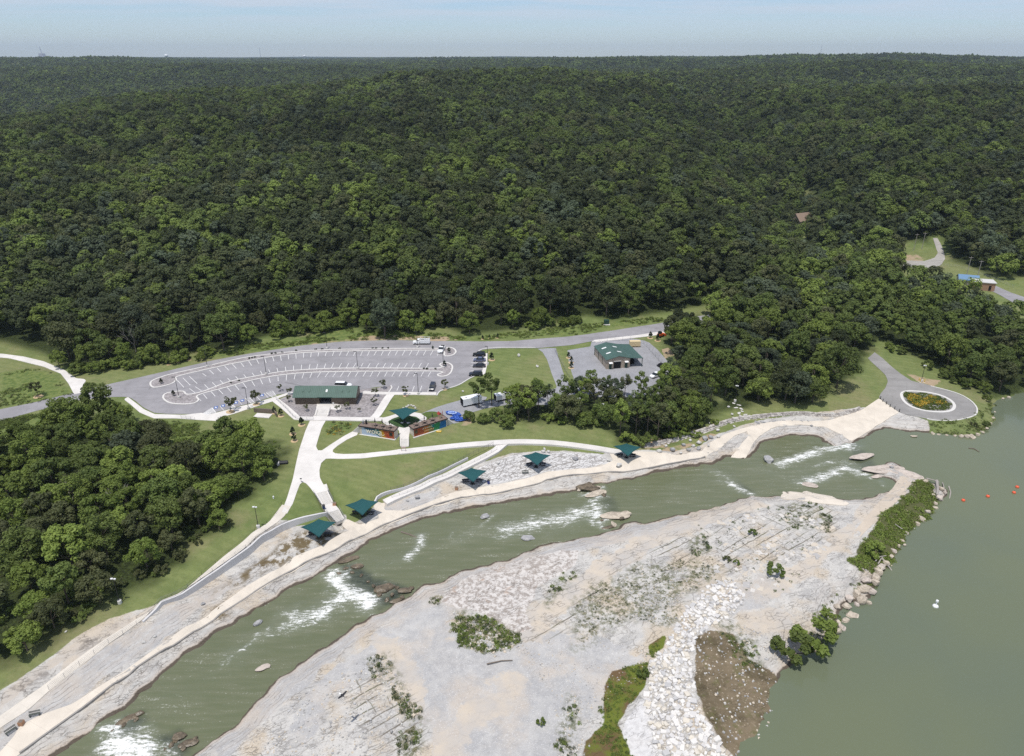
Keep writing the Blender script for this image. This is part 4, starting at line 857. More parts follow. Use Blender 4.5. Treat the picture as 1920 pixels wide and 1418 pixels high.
# ---- where trees stand: jittered candidates thinned to a minimum distance
def poisson(x0, x1, y0, y1, s, keepf, seed, mind=.72):
    r = np.random.default_rng(seed)
    nx_ = int((x1-x0)/s)+1; ny_ = int((y1-y0)/s)+1
    a, b = np.meshgrid(np.arange(nx_), np.arange(ny_))
    p = np.column_stack([(x0+(a+(b % 2)*.5+r.uniform(-.36, .36, a.shape))*s).ravel(), (y0+(b+r.uniform(-.36, .36, a.shape))*s).ravel()])
    return p[keepf(p)]
ALLSLAB = SLABS
def not_clear(p, pad=2.0):
    return ~in_any(CLEARS, p, 0) & ~in_any([ASPH, LOOP, FARROAD, FARROAD2, WALK, *CONC.values()], p, pad)
def infr(p, m=1.0, extra=12): return np.abs(p[:, 0]) < (p[:, 1]*cp+95*sp)*.7164*m+extra
pl_ = poisson(-150, 20, 60, 260, 7.2, lambda p: (sdist(WOOD_L, p, 5) > 0) & infr(p) & not_clear(p), 1)
YARD = A2([(1060,652),(1150,632),(1232,655),(1262,690),(1252,716),(1210,742),(1128,745),(1080,730),(1060,700)])
pc_ = poisson(-20, 100, 170, 290, 5.4, lambda p: (sdist(WOOD_C, p, 5) > 0) & not_clear(p, 1) & (sdist(YARD, p, 5) < -.5), 2)
pr_ = poisson(60, 420, 170, 480, 8.2, lambda p: (sdist(WOOD_R, p, 5) > 0) & infr(p, 1, 20) & not_clear(p) & (sdist(YARD, p, 5) < -3) & (water_sd(p) < -2), 3)
hl = lambda p: np.where(p[:, 0] > 190, 330, np.interp(p[:, 0], *zip(*[(q[0], q[1]) for q in sorted(map(tuple, A2([(-300,640),(0,640),(80,662),(130,688),(300,672),(420,654),(520,625),(640,605),(720,628),(830,612),(870,625),(930,622),(1000,612),(1100,592),(1150,600),(1250,585),(1400,560),(1540,515)])))])))
ph_ = poisson(-330, 420, 230, 470, 8.2, lambda p: (p[:, 1] > hl(p)+2) & infr(p, 1, 15) & not_clear(p) & (sdist(WOOD_R, p, 5) < 0), 4)
cand = [(p, k) for k, arr in (('L', pl_), ('C', pc_), ('R', pr_), ('H', ph_)) for p in arr]
def seen(p): return abs(p[0]) < (p[1]*cp+95*sp)*.7164+2
cand.sort(key=lambda q: (not seen(q[0]), math.hypot(q[0][0], q[0][1])-(25 if q[1] == 'C' else 0)))
SINGLES = 246
LBL = {'L': ('broadleaf tree in the dense wood left of the concrete river path', 'trees of the wood left of the river path'),
       'C': ('slender tree in the belt between the green-roofed workshop and the lower lawn', 'trees of the belt below the workshop'),
       'R': ('tall tree in the wood between the workshop and the lake turnaround', 'trees of the wood by the turnaround'),
       'H': ('tree on the edge of the hillside forest behind the car park road', 'trees on the front edge of the hillside forest')}
KM = {'L': ['mid']*5+['olive', 'bright', 'bright', 'bright', 'grey'], 'C': ['mid']*4+['olive']*2+['bright']*3+['grey'], 'R': ['mid']*5+['dark']*1+['olive', 'bright', 'bright', 'grey'], 'H': ['dark']*5+['mid']*3+['olive', 'grey', 'bright']}
rr = random.Random(11)
rest = []
def patch(p): return float(fbm(np.array([p[0]]), np.array([p[1]]), 34, 2, 201)[0])
for i, (p, k) in enumerate(cand):
    q = patch(p); mk = rr.choice(KM[k])
    if k in 'L' and q > .12: mk = rr.choice(['bright', 'mid', 'bright', 'olive'])
    sc = {'L': rr.uniform(.62, .98), 'C': rr.uniform(.60, .90), 'R': rr.uniform(.75, 1.08), 'H': rr.uniform(.85, 1.2)}[k]
    if k == 'L' and sdist(WOOD_L, np.array([p]), 20)[0] < 4: sc *= .72
    if i < SINGLES:
        var = rr.choice(THIN) if (k == 'C' and rr.random() < .6) else rr.choice(NEAR)
        add_tree(p, var, mk, sc, rr.uniform(0, 6.28), 'broadleaf_tree', LBL[k][0], 'tree', LBL[k][1])
    else: rest.append((p[0], p[1], sc, mk))

# ---- named single trees that stand out
def tree_at(u, v, var, mk, sc, name, label, group=None): return add_tree(tuple(P1(u, v))[:2], var, mk, sc, rr.uniform(0, 6), name, label, 'tree', group)
tree_at(420, 657, NEAR[1], 'mid', 1.15, 'broadleaf_tree', 'broad round tree standing forward of the forest just above the parking road')
tree_at(722, 633, NEAR[2], 'grey', 1.15, 'broadleaf_tree', 'large pale grey-green tree above the parking road opposite the white service truck')
tree_at(1422, 752, NEAR[3], 'bright', .85, 'broadleaf_tree', 'light green tree at the wood edge left of the willow on the lawn')
tree_at(1490, 756, NEAR[7], 'grey', 1.0, 'willow_tree', 'spreading grey-green willow on the lawn above the drystone wall')
tree_at(1568, 728, NEAR[6], 'mid', 1.15, 'broadleaf_tree', 'big dark-shadowed tree beside the lawn above the turnaround road')
tree_at(1276, 668, NEAR[1], 'bright', 1.1, 'broadleaf_tree', 'tall light green tree right of the workshop yard by the orange sign')
tree_at(898, 765, THIN[0], 'mid', .82, 'broadleaf_tree', 'thin leaning tree beside the white trailer')
tree_at(922, 760, THIN[1], 'mid', .95, 'broadleaf_tree', 'tall thin tree just right of the white trailer')
tree_at(1232, 826, THIN[2], 'olive', 1.0, 'broadleaf_tree', 'tall dusky tree at the wood corner behind the easternmost shade sail')
tree_at(1505, 525, NEAR[8], 'bright', 1.0, 'broadleaf_tree', 'yellow-green tree in the middle of the wood left of the county road')
tree_at(388, 965, NEAR[5], 'bright', .9, 'broadleaf_tree', 'bright green round tree at the lower right corner of the left wood')
tree_at(190, 790, NEAR[2], 'mid', .95, 'broadleaf_tree', 'tall tree in front of the car park entrance curve')
tree_at(128, 792, (crown_mesh(231, LM['conif'], Rr=2.6, H=9, base=.05, nc=34, nl=60, ls=.45, shape='cone'), trunk_mesh(77, 9), 9, 2.6), 'dark', 1., 'conifer_tree', 'dark pointed conifer beside the road where the trail meets it')
for u, v, sc in ((1487, 1232, .95), (1528, 1215, 1.1)):
    add_tree(tuple(P1(u, v))[:2], (BUSH[1], None), 'bright' if sc > 1 else 'mid', sc*1.85, 1.+sc, 'shrub', ['round dark green bush at the lake edge below the white rubble, the left of two', 'round light green bush at the lake edge below the white rubble, the right of two'][sc > 1], 'shrub')
for u, v, sc, mk, lb in ((1545, 1172, 1.1, 'bright', 'light green bush just above the two round bushes on the lake bank'), (1640, 1043, 1.2, 'bright', 'round green bush on the weedy lake bank halfway down'), (1453, 1078, .95, 'mid', 'leafy bush alone on the fractured white slabs'), (1207, 1268, .55, 'mid', 'small green bush where the algae pool meets the white rubble'), (1410, 1003, .5, 'mid', 'small bush among the cracked pale slabs near the river'),
                         (1362, 1052, .45, 'olive', 'small bush beside a yellower one on the slabs'), (1380, 1058, .38, 'bright', 'tiny yellow-green bush on the pale slabs'), (1015, 1358, .38, 'bright', 'tiny weed bush alone on the grey gravel'), (1318, 770, 1.0, 'mid', 'dark bush at the foot of the stepping stone path'), (1850, 800, .6, 'mid', 'bush on the rocky point below the turnaround'), (1825, 800, .5, 'olive', 'low bush on the point right of the turnaround loop')):
    add_tree(tuple(P1(u, v))[:2], (BUSH[int(u) % 4], None), mk, sc, u % 6, 'shrub', lb, 'shrub')
for k, (u, v, s_) in enumerate([(112, 690, .6), (168, 691, .7), (238, 684, .62), (283, 679, .75), (334, 669, .7), (468, 643, .7), (528, 629, .62), (572, 623, .6), (612, 613, .7), (655, 613, .75), (688, 622, .6), (765, 624, .7), (806, 613, .75), (962, 617, .65), (1012, 611, .7), (880, 626, .7)]):
    tree_at(u, v, NEAR[k % 9], 'bright', s_, 'broadleaf_tree', 'light green small tree standing before the dark forest behind the car park road', 'light green trees before the forest front')
# shrub fringe along the forest foot and wood edges
def fringe(line, n, label, group, mk, lo, hi, seed, off=2.5):
    L = resample(A2(line), 1); r2 = random.Random(seed)
    for k in range(n):
        q = L[r2.randrange(len(L))]+np.array([r2.uniform(-off, off), r2.uniform(-off, off)])
        if not not_clear(np.array([q]), 1.2)[0]: continue
        add_tree(tuple(q), (r2.choice(BUSH), None), r2.choice(mk), r2.uniform(lo, hi), r2.uniform(0, 6), 'shrub', label, 'shrub', group)
fringe([(95,692),(150,700),(210,694),(270,684),(330,676),(390,668)], 44, 'light green shrub in the thicket along the forest foot left of the parking road', 'shrubs along the forest foot on the left', ['bright', 'bright', 'mid'], .7, 1.5, 5)
fringe([(520,630),(580,622),(640,612),(660,606)], 26, 'bright green shrub on the bank above the middle of the parking road', 'shrubs on the bank above the parking road', ['bright', 'bright', 'mid'], .8, 1.6, 6)
fringe([(760,622),(800,612),(830,606),(745,590)], 16, 'vivid green vine-covered shrub beside the large grey-green tree', 'vine thicket beside the grey-green tree', ['bright'], .9, 1.7, 7, 4)
fringe([(960,618),(1060,606),(1120,600),(1000,616)], 18, 'low green shrub along the forest foot behind the workshop road', 'shrubs behind the workshop road', ['mid', 'bright'], .6, 1.2, 8)
fringe([(870,786),(940,792),(1000,790),(1080,792),(1130,795)], 26, 'dark green shrub along the lower edge of the tree belt', 'shrubs along the tree belt edge', ['mid', 'mid', 'bright'], .6, 1.3, 9, 2)
fringe([(1165,830),(1230,832),(1290,815),(1330,790)], 14, 'shrub at the foot of the wood above the drystone wall', 'shrubs above the drystone wall', ['mid', 'bright'], .6, 1.2, 10, 2)
fringe([(1660,650),(1740,690),(1800,718),(1850,748)], 16, 'shrub along the wood edge beside the turnaround lawn', 'shrubs beside the turnaround lawn', ['mid', 'bright'], .6, 1.3, 12, 2)
fringe([(60,830),(120,805),(20,850),(80,860),(0,880)], 22, 'bright shrub at the upper left edge of the left wood', 'shrubs at the upper edge of the left wood', ['bright', 'bright', 'mid'], .7, 1.5, 13, 4)
fringe([(230,1120),(330,1050),(420,980),(120,1180)], 16, 'low shrub along the grass bank edge of the left wood', 'shrubs along the grass bank', ['mid', 'olive'], .4, .8, 14, 2)
# bare dead trees
def dead_tree(u, v, H, label, seed):
    rr2 = random.Random(seed); m = MB(); p = P1(u, v)
    m.tube((0, 0, -.5), (0, 0, H*.3), .2, .16, 6)
    for k in range(4): limb(m, Vector((0, 0, H*rr2.uniform(.22, .32))), Vector((rr2.uniform(-.6, .6), rr2.uniform(-.6, .6), 1)).normalized(), H*.3, .12, 3, rr2, 5, .55)
    o = m.build('dead_tree', M_DEAD); o.location = p; tag(o, label, 'dead tree'); return o
dead_tree(545, 612, 12, 'bare grey dead tree standing in front of the forest above the parking road', 3)
dead_tree(140, 958, 9, 'bare grey tree among the green crowns of the left wood', 4)
dead_tree(225, 968, 9.5, 'leafless tree right of another bare one in the left wood', 5)
dead_tree(285, 905, 8.5, 'leafless twiggy tree in the middle of the left wood', 6)
dead_tree(255, 660, 11, 'bare-topped tree behind the shrubs left of the parking road', 8)

# ---- the far wood: one mass
FV = []; fcol = bpy.data.collections.new('forest models')
def fmodel(me):
    o = bpy.data.objects.new('forest_model_%03d' % len(FV), me); fcol.objects.link(o); FV.append(o); return len(FV)-1
LOD1 = {}; LOD2 = {}; LOD3 = {}
for mk in ('dark', 'mid', 'olive', 'bright', 'grey'):
    LOD1[mk] = [fmodel(crown_mesh(300+s, LM[mk], Rr=[5.4, 5.0, 6.0, 4.6, 5.6][s], H=[13, 14, 12.5, 13, 15][s], base=.15, nc=[24, 22, 30, 20, 26][s], nl=60, ls=.84, shape=['round', 'vase'][s % 2], rad_n=.5)) for s in range(5)]
    LOD2[mk] = [fmodel(crown_mesh(320+s, LM[mk], Rr=6.0, H=13.5, base=.15, nc=15, nl=26, ls=1.6, rad_n=.7)) for s in range(3)]
    LOD3[mk] = [fmodel(crown_mesh(340+s, LM[mk], Rr=10, H=14, base=.2, nc=13, nl=8, ls=4.2, flat=.7)) for s in range(2)]
pts = []; sc_ = []; ix = []
for x, y, s, mk in rest: pts.append((x, y)); sc_.append(s); ix.append(rr.choice(LOD1[mk]))
def ok_far(p):
    return infr(p, 1.0, 25) & (water_sd(p) < -3) & not_clear(p, 3)
def addset(arr, lod, lo, hi, seed):
    r = np.random.default_rng(seed)
    q = fbm(arr[:, 0], arr[:, 1], 90, 3, 211); q2 = fbm(arr[:, 0], arr[:, 1], 23, 2, 217)
    for p, a, b in zip(arr, q, q2):
        u = r.random()
        mk = 'dark' if u < .42-.2*a else ('mid' if u < .83 else ('olive' if u < .92 else 'grey'))
        if b > .45 and r.random() < .12: mk = 'bright'
        pts.append(tuple(p)); sc_.append(r.uniform(lo, hi)*(1+.18*b)); ix.append(r.choice(lod[mk]))
h1 = poisson(-720, 720, 335, 920, 8.6, lambda p: ok_far(p) & (p[:, 1] > np.maximum(hl(p)+2, np.where((p[:, 0] > -330) & (p[:, 0] < 420), 470, 0))), 21)
h2 = poisson(-1900, 1900, 920, 2500, 10.0, ok_far, 22)
h3 = poisson(-4200, 4200, 2500, 5600, 19, ok_far, 23)
addset(h1, LOD1, .62, 1.28, 1); addset(h2, LOD2, .8, 1.3, 2); addset(h3, LOD3, .75, 1.25, 3)
pts = np.array(pts); pz = ground_h(pts)-.4
print('forest instances', len(pts))
fme = bpy.data.meshes.new('forest'); fme.vertices.add(len(pts)); fme.vertices.foreach_set('co', np.column_stack([pts, pz]).astype(np.float32).ravel())
def instancer(name, me, scale, idx, coll, seed=0, tilt=.0):
    n = len(scale); r = np.random.default_rng(seed)
    a = me.attributes.new('sc', 'FLOAT', 'POINT'); a.data.foreach_set('value', np.asarray(scale, np.float32))
    a = me.attributes.new('rz', 'FLOAT', 'POINT'); a.data.foreach_set('value', r.uniform(0, 6.28, n).astype(np.float32))
    a = me.attributes.new('ix', 'INT', 'POINT'); a.data.foreach_set('value', np.asarray(idx, np.int32))
    o = bpy.data.objects.new(name, me); COL.objects.link(o)
    g = bpy.data.node_groups.new(name+' layout', 'GeometryNodeTree'); g.interface.new_socket('Geometry', in_out='INPUT', socket_type='NodeSocketGeometry'); g.interface.new_socket('Geometry', in_out='OUTPUT', socket_type='NodeSocketGeometry')
    gi = g.nodes.new('NodeGroupInput'); go = g.nodes.new('NodeGroupOutput'); iop = g.nodes.new('GeometryNodeInstanceOnPoints'); ci = g.nodes.new('GeometryNodeCollectionInfo')
    ci.inputs['Collection'].default_value = coll; ci.inputs['Separate Children'].default_value = True; ci.inputs['Reset Children'].default_value = True
    def na(nm, t):
        x = g.nodes.new('GeometryNodeInputNamedAttribute'); x.data_type = t; x.inputs['Name'].default_value = nm; return [q for q in x.outputs if q.enabled and q.name == 'Attribute'][0]
    cx_ = g.nodes.new('ShaderNodeCombineXYZ'); l = g.links.new
    l(na('rz', 'FLOAT'), cx_.inputs[2]); l(gi.outputs[0], iop.inputs['Points']); l(ci.outputs[0], iop.inputs['Instance']); iop.inputs['Pick Instance'].default_value = True
    l(na('ix', 'INT'), iop.inputs['Instance Index']); l(cx_.outputs[0], iop.inputs['Rotation']); l(na('sc', 'FLOAT'), iop.inputs['Scale']); l(iop.outputs[0], go.inputs[0])
    md = o.modifiers.new('layout', 'NODES'); md.node_group = g
    return tag(o, kind='stuff')
instancer('forest', fme, sc_, ix, fcol, 5)

# ---- weeds
wcol = bpy.data.collections.new('weed models'); WV = []
def weed_mesh(seed, mat, n=26, h=.7, w=.5):
    r = np.random.default_rng(seed); V = []
    for k in range(n):
        a = r.uniform(0, 6.28); rad = w*math.sqrt(r.uniform(0, 1)); p = np.array([math.cos(a)*rad, math.sin(a)*rad, h*r.uniform(.0, 1)*(1-.5*rad/w)])
        nn = r.normal(size=3)*.5+np.array([0, 0, .9]); nn /= np.linalg.norm(nn); e1_ = np.cross(nn, r.normal(size=3)); e1_ /= np.linalg.norm(e1_); e2_ = np.cross(nn, e1_); s = h*r.uniform(.10, .26); q_ = s*r.uniform(.3, .7)
        V += [p-e1_*s, p-e2_*q_, p+e1_*s, p+e2_*q_]
    V = np.array(V); return np_mesh('weed', V, np.arange(len(V)).reshape(-1, 4), mat, link=False)
M_STRAW = leaf_mat('straw_weed', (.24, .22, .13), (.32, .29, .17)); M_FLOWER = plain('yellow_orange_flowers', (.50, .34, .05), .8, .1, .3, 2)
for k, (mt, h, w_) in enumerate([(LM['mid'], .8, .6), (LM['bright'], .7, .6), (LM['olive'], .6, .5), (M_STRAW, .5, .5), (LM['grey'], .6, .5), (M_FLOWER, .55, .5)]):
    o = bpy.data.objects.new('weed_model_%d' % k, weed_mesh(400+k, mt, 52, h, w_)); wcol.objects.link(o)
wp_, ws_, wi_ = [], [], []
BARE = A2([(1450,1190),(1520,1120),(1600,1060),(1660,1075),(1600,1160),(1560,1230),(1460,1230)])
def weeds(regs, dens, kinds, lo, hi, seed, thr=.0, nsc=3., bare=False):
    r = np.random.default_rng(seed)
    for p, soft in regs:
        l0 = p.min(0); h0 = p.max(0); n = int((h0-l0).prod()*dens)
        q = l0+(h0-l0)*r.random((n, 2)); d = sdist(p, q, 8); nz = fbm(q[:, 0], q[:, 1], nsc, 3, 301)
        q = q[(d+nz*2 > 0) & (nz > thr+(np.where(sdist(BARE, q, 5) > 0, .38, 0) if bare else 0)) & (water_sd(q) < .2)]
        for z in q: wp_.append(tuple(z)); ws_.append(r.uniform(lo, hi)); wi_.append(r.choice(kinds))
weeds(VEG[:1], 3.6, [0, 1, 1, 2, 4, 3, 3], .5, 1.2, 1, -.18); weeds(VEG[1:4], 2.4, [0, 2, 3, 3, 4], .5, 1.0, 2, -.1); weeds(VEG[4:5], 1.8, [3, 3, 4, 2, 3], .25, .6, 3, -.2, 2.); weeds(VEG[5:7], 1.6, [0, 2, 4], .4, 1., 4, .0, 2.); weeds(VEG[7:], 2.0, [0, 2, 4, 1], .4, .9, 5, -.05)
weeds(BERM[:1], 4.0, [1, 1, 1, 1, 1, 3], .5, 1.5, 6, -.30, 4., True); weeds(BERML, 1.7, [0, 1, 2, 3, 3], .4, 1.0, 17, .0, 3.); weeds(BERM[1:], 3, [0, 2, 3, 1], .5, 1., 7, -.3)
weeds(MEADOW[:1], .8, [0, 1, 2], .5, 1., 8, 0, 6); weeds(MEADOW[1:3], 2., [1, 1, 0, 2], .6, 1.3, 9, -.3, 6); weeds(MEADOW[3:4], 2.0, [2, 3, 0, 5], .5, 1, 10, -.1); weeds(MEADOW[4:], 1.3, [0, 1, 2, 1], .6, 1.2, 11, -.1, 5)
weeds(ALG, 3, [1, 1, 0], .3, .7, 12, -.05, 4); weeds([(SLABZONE, 1)], .45, [0, 2, 4], .25, .7, 13, .2, 2.)
LI = LOOPISL; LC = LI.mean(0); weeds([(LC+(LI-LC)*.86, .3)], 5, [0, 1, 2, 1], .5, .95, 14, -9); weeds([(LC+(LI-LC)*np.array([.66, .58]), .3)], 6, [5, 5, 5, 5, 1], 1.3, 2.2, 15, -.25, 4)
lake_edge = [(WOOD_L, 1)]; weeds(lake_edge, .5, [0, 1, 2], .6, 1.4, 16, .1, 8)
wp_ = np.array(wp_); wme = bpy.data.meshes.new('weeds'); wme.vertices.add(len(wp_)); wme.vertices.foreach_set('co', np.column_stack([wp_, ground_h(wp_)]).astype(np.float32).ravel())
instancer('weeds', wme, ws_, wi_, wcol, 6)
print('weeds', len(wp_))
# ------------------------------------------------------------------ buildings, walls, steps, rails
M_GREENROOF = plain('green_metal_roof', (.045, .125, .088), .5, .35, .08, 3); M_BROWN = plain('dark_brown_siding', (.10, .078, .058), .8, .2, .15, 6); M_TAN = plain('tan_siding', (.36, .30, .235), .75, .2, .06, 3); M_DKTAN = plain('taupe_siding', (.26, .22, .17), .75, .2, .06, 3)
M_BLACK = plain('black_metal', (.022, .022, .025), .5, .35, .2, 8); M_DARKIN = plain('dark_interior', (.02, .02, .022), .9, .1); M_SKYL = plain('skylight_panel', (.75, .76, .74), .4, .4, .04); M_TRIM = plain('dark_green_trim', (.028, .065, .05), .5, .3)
M_WHITE = plain('white_paint_metal', (.78, .78, .78), .45, .4, .03); M_STEEL = plain('galvanised_rail', (.28, .28, .29), .5, .4, .1, 4, .3); M_WALLC = plain('grey_retaining_concrete', (.58, .565, .56), .85, .2, .1, .8)
M_BLOCK = plain('cream_block', (.55, .50, .42), .85, .2, .08, 4); M_DECK = plain('brown_deck', (.20, .15, .125), .8, .2, .15, 3); M_WOOD = plain('weathered_timber', (.17, .14, .115), .85, .2, .2, 4); M_PALLET = plain('pale_timber', (.62, .50, .30), .8, .2, .1, 4)
M_YEL = plain('yellow_paint', (.70, .45, .03), .5, .4, .06); M_ORANGE = plain('orange_plastic', (.70, .13, .03), .5, .4, .08); M_BLUE = plain('blue_plastic', (.03, .10, .42), .4, .5, .15); M_RED = plain('red_orange_buoy', (.72, .12, .05), .45, .4, .08)
M_GLASS = plain('dark_glass', (.02, .025, .03), .12, .6, .1); M_TYRE = plain('tyre_rubber', (.02, .02, .02), .8, .2); M_RIM = plain('wheel_rim', (.45, .45, .46), .35, .5, .05, 4, .6)
M_SAIL = plain('teal_shade_fabric', (.020, .078, .082), .8, .15, .16, .9)
def ribbed(name, c, sc, axis=0):
    t = NT(name); w_ = t.n('ShaderNodeTexWave', wave_type='BANDS', bands_direction='X' if axis == 0 else 'Y'); w_.inputs['Scale'].default_value = sc
    tc = t.n('ShaderNodeTexCoord'); t.l(tc.outputs['Object'], w_.inputs['Vector']); n = t.noise(.7, 4)
    m = t.mapr(w_.outputs['Fac'], .75, .95)
    col = t.mix(t.mapr(n, .3, .7), tuple(q*.9 for q in c), tuple(q*1.1 for q in c)); col = t.mix(t.math('MULTIPLY', m, .35), col, tuple(q*1.5 for q in c))
    return t.fin(col, .5, .35, t.bump(w_.outputs['Fac'], .05, .6))
M_GREENROOF = ribbed('standing_seam_green_roof', (.062, .110, .088), .55)

# restroom pavilion
p0 = P1(553.9, 758.7); Z0 = p0.z
b = empty('pavilion', p0, 0, 'long brown restroom pavilion with green metal roof between car park and plaza', 'building')
W_, D_, E_, RZ = 19.3, 7.0, 2.7, 4.9
m = MB()
m.box((4.05-.2, D_/2, E_/2-.2), (7.6, D_, E_+.4)); m.box((W_-3.9-.15, D_/2, E_/2-.2), (7.6, D_, E_+.4))
m.add([(0,0,E_),(0,D_,E_),(0,D_/2,RZ-.12),(.2,0,E_),(.2,D_,E_),(.2,D_/2,RZ-.12)], [(0,1,2),(5,4,3),(0,2,5,3),(1,4,5,2)]); m.add([(W_-.45,0,E_),(W_-.45,D_,E_),(W_-.45,D_/2,RZ-.12),(W_-.25,0,E_),(W_-.25,D_,E_),(W_-.25,D_/2,RZ-.12)], [(0,1,2),(5,4,3),(0,2,5,3),(1,4,5,2)])
m.build('wall', ribbed('brown_board_siding', (.115, .088, .065), 1.2), b)
m = MB()
for s, yy in ((-1, -.6), (1, D_+.6)):
    zz = E_+.02-.05*0
    m.hexa([(-.55, yy, E_-.12), (W_+.1, yy, E_-.12), (W_+.1, D_/2, RZ-.12), (-.55, D_/2, RZ-.12)], [(-.55, yy, E_), (W_+.1, yy, E_), (W_+.1, D_/2, RZ), (-.55, D_/2, RZ)])
rf = m.build('roof', M_GREENROOF, b)
for x in (2.1, 4.1, 9.6, 14.4, 16.5):
    q = MB(); y0 = 1.25; s_ = (RZ-E_)/(D_/2+.6); z0 = E_+(y0+.6)*s_; y1 = 2.05; z1 = E_+(y1+.6)*s_
    q.hexa([(x, y0, z0-.02), (x+.55, y0, z0-.02), (x+.55, y1, z1-.02), (x, y1, z1-.02)], [(x, y0, z0+.16), (x+.55, y0, z0+.16), (x+.55, y1, z1+.16), (x, y1, z1+.16)])
    q.build('skylight', M_SKYL if x == 9.6 else M_GREENROOF, rf)
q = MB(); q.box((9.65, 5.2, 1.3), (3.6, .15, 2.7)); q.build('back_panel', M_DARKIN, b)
q = MB(); q.box((9.65, -.62, 2.72), (4.6, .12, .2)); q.box((9.65, .1, 2.5), (3.6, .14, .25)); q.build('lintel', M_TRIM, b)
q = MB(); q.box((9.65, 2.6, -.05), (3.6, 5.0, .3)); q.build('breezeway_floor', M_CONC, b)
q = MB(); q.box((10.5, 3.5, .1), (.5, .9, .25)); q.build('pale_floor_block', M_SKYL, b)  # small pale block on the breezeway floor
q = MB(); q.box((12.3, -1.3, .55), (.08, .08, 1.1)); q.box((12.3, -1.3, 1.15), (.5, .06, .35)); o = q.build('sign_post', M_WHITE); o.location = p0; tag(o, 'small pale sign post beside the pavilion opening', 'sign')

# workshop
p0 = Vector((*at_z(1138, 690.5, 9.0), 9.0)); p0 = Vector((32.8, 228.2, hz(32.8, 228.2))); rz = R(12.4)
b = empty('workshop', p0, rz, 'tan metal workshop with green gabled roof and open lean-to behind the tree belt', 'building')
EH, RH, MW, LW_, MD = 3.6, 4.75, 8.6, 4.7, 13.0
m = MB(); m.add([(0,0,-.5),(MW,0,-.5),(MW,0,EH),(MW/2,0,RH-.1),(0,0,EH),(0,MD,-.5),(MW,MD,-.5),(MW,MD,EH),(MW/2,MD,RH-.1),(0,MD,EH)], [(0,1,2,3,4),(9,8,7,6,5),(0,4,9,5),(1,6,7,2)]); m.build('wall', ribbed('tan_metal_siding', (.37, .31, .245), .8), b)
m = MB(); m.hexa([(-.3,-.35,EH-.1),(MW/2,-.35,RH-.1),(MW/2,MD+.3,RH-.1),(-.3,MD+.3,EH-.1)], [(-.3,-.35,EH+.02),(MW/2,-.35,RH+.02),(MW/2,MD+.3,RH+.02),(-.3,MD+.3,EH+.02)])
m.hexa([(MW/2,-.35,RH-.1),(MW,-.35,EH-.02),(MW,MD+.3,EH-.02),(MW/2,MD+.3,RH-.1)], [(MW/2,-.35,RH+.02),(MW,-.35,EH+.1),(MW,MD+.3,EH+.1),(MW/2,MD+.3,RH+.02)])
rf = m.build('roof', ribbed('green_workshop_roof', (.056, .105, .088), .8, 1), b)
m = MB(); m.hexa([(MW,-.3,EH-.02),(MW+LW_,-.3,EH-.55),(MW+LW_,MD+.3,EH-.55),(MW,MD+.3,EH-.02)], [(MW,-.3,EH+.10),(MW+LW_,-.3,EH-.43),(MW+LW_,MD+.3,EH-.43),(MW,MD+.3,EH+.10)]); m.build('lean_to_roof', ribbed('green_lean_to_roof', (.052, .100, .085), .8, 1), b)
for x, y in ((2.1, 8.8), (2.1, 4.0), (6.2, 9.0), (6.2, 4.2)):
    q = MB(); sl_ = (RH-EH)/(MW/2); z0 = RH+.04-abs(x-MW/2)*sl_; dz = sl_*.8*(1 if x < MW/2 else -1)
    q.hexa([(x-.8,y,z0-dz-.03),(x+.8,y,z0+dz-.03),(x+.8,y+.75,z0+dz-.03),(x-.8,y+.75,z0-dz-.03)], [(x-.8,y,z0-dz+.05),(x+.8,y,z0+dz+.05),(x+.8,y+.75,z0+dz+.05),(x-.8,y+.75,z0-dz+.05)]); q.build('skylight', M_SKYL, rf)
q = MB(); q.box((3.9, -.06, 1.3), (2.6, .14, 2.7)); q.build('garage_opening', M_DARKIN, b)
q = MB(); q.box((3.9, -.12, 2.75), (2.8, .3, .25)); q.build('rolled_shutter', plain('shutter_grey', (.45, .44, .43), .6), b)
for x in (1.4, 7.2):
    q = MB(); q.box((x, -.06, 1.0), (.95, .14, 2.1)); d_ = q.build('door', M_TRIM, b)
    q = MB(); q.hexa([(x-.65,-.9,2.3),(x+.65,-.9,2.3),(x+.65,-.02,2.5),(x-.65,-.02,2.5)], [(x-.65,-.9,2.38),(x+.65,-.9,2.38),(x+.65,-.02,2.62),(x-.65,-.02,2.62)]); q.build('awning', M_WHITE, b)
for y in (4.3, 8.6, 12.9): q = MB(); q.box((-.03, y, 1.75), (.14, .18, 3.6)); q.build('downpipe', M_TRIM, b)
for y in (0, 4.3, 8.6, 12.9):
    q = MB(); q.box((MW+LW_-.15, y, 1.3), (.18, .18, 3.6)); q.build('post', M_TRIM, b)
q = MB(); q.box((MW+1.6, 5, .7), (2.4, 5, 1.5)); q.box((MW+1.4, 4, 1.7), (1.8, 2, .7)); o = q.build('stacked_crates', M_DARKIN); o.location = p0; o.rotation_euler = (0, 0, rz); tag(o, 'dark stored crates in the shade under the workshop lean-to', 'crates')

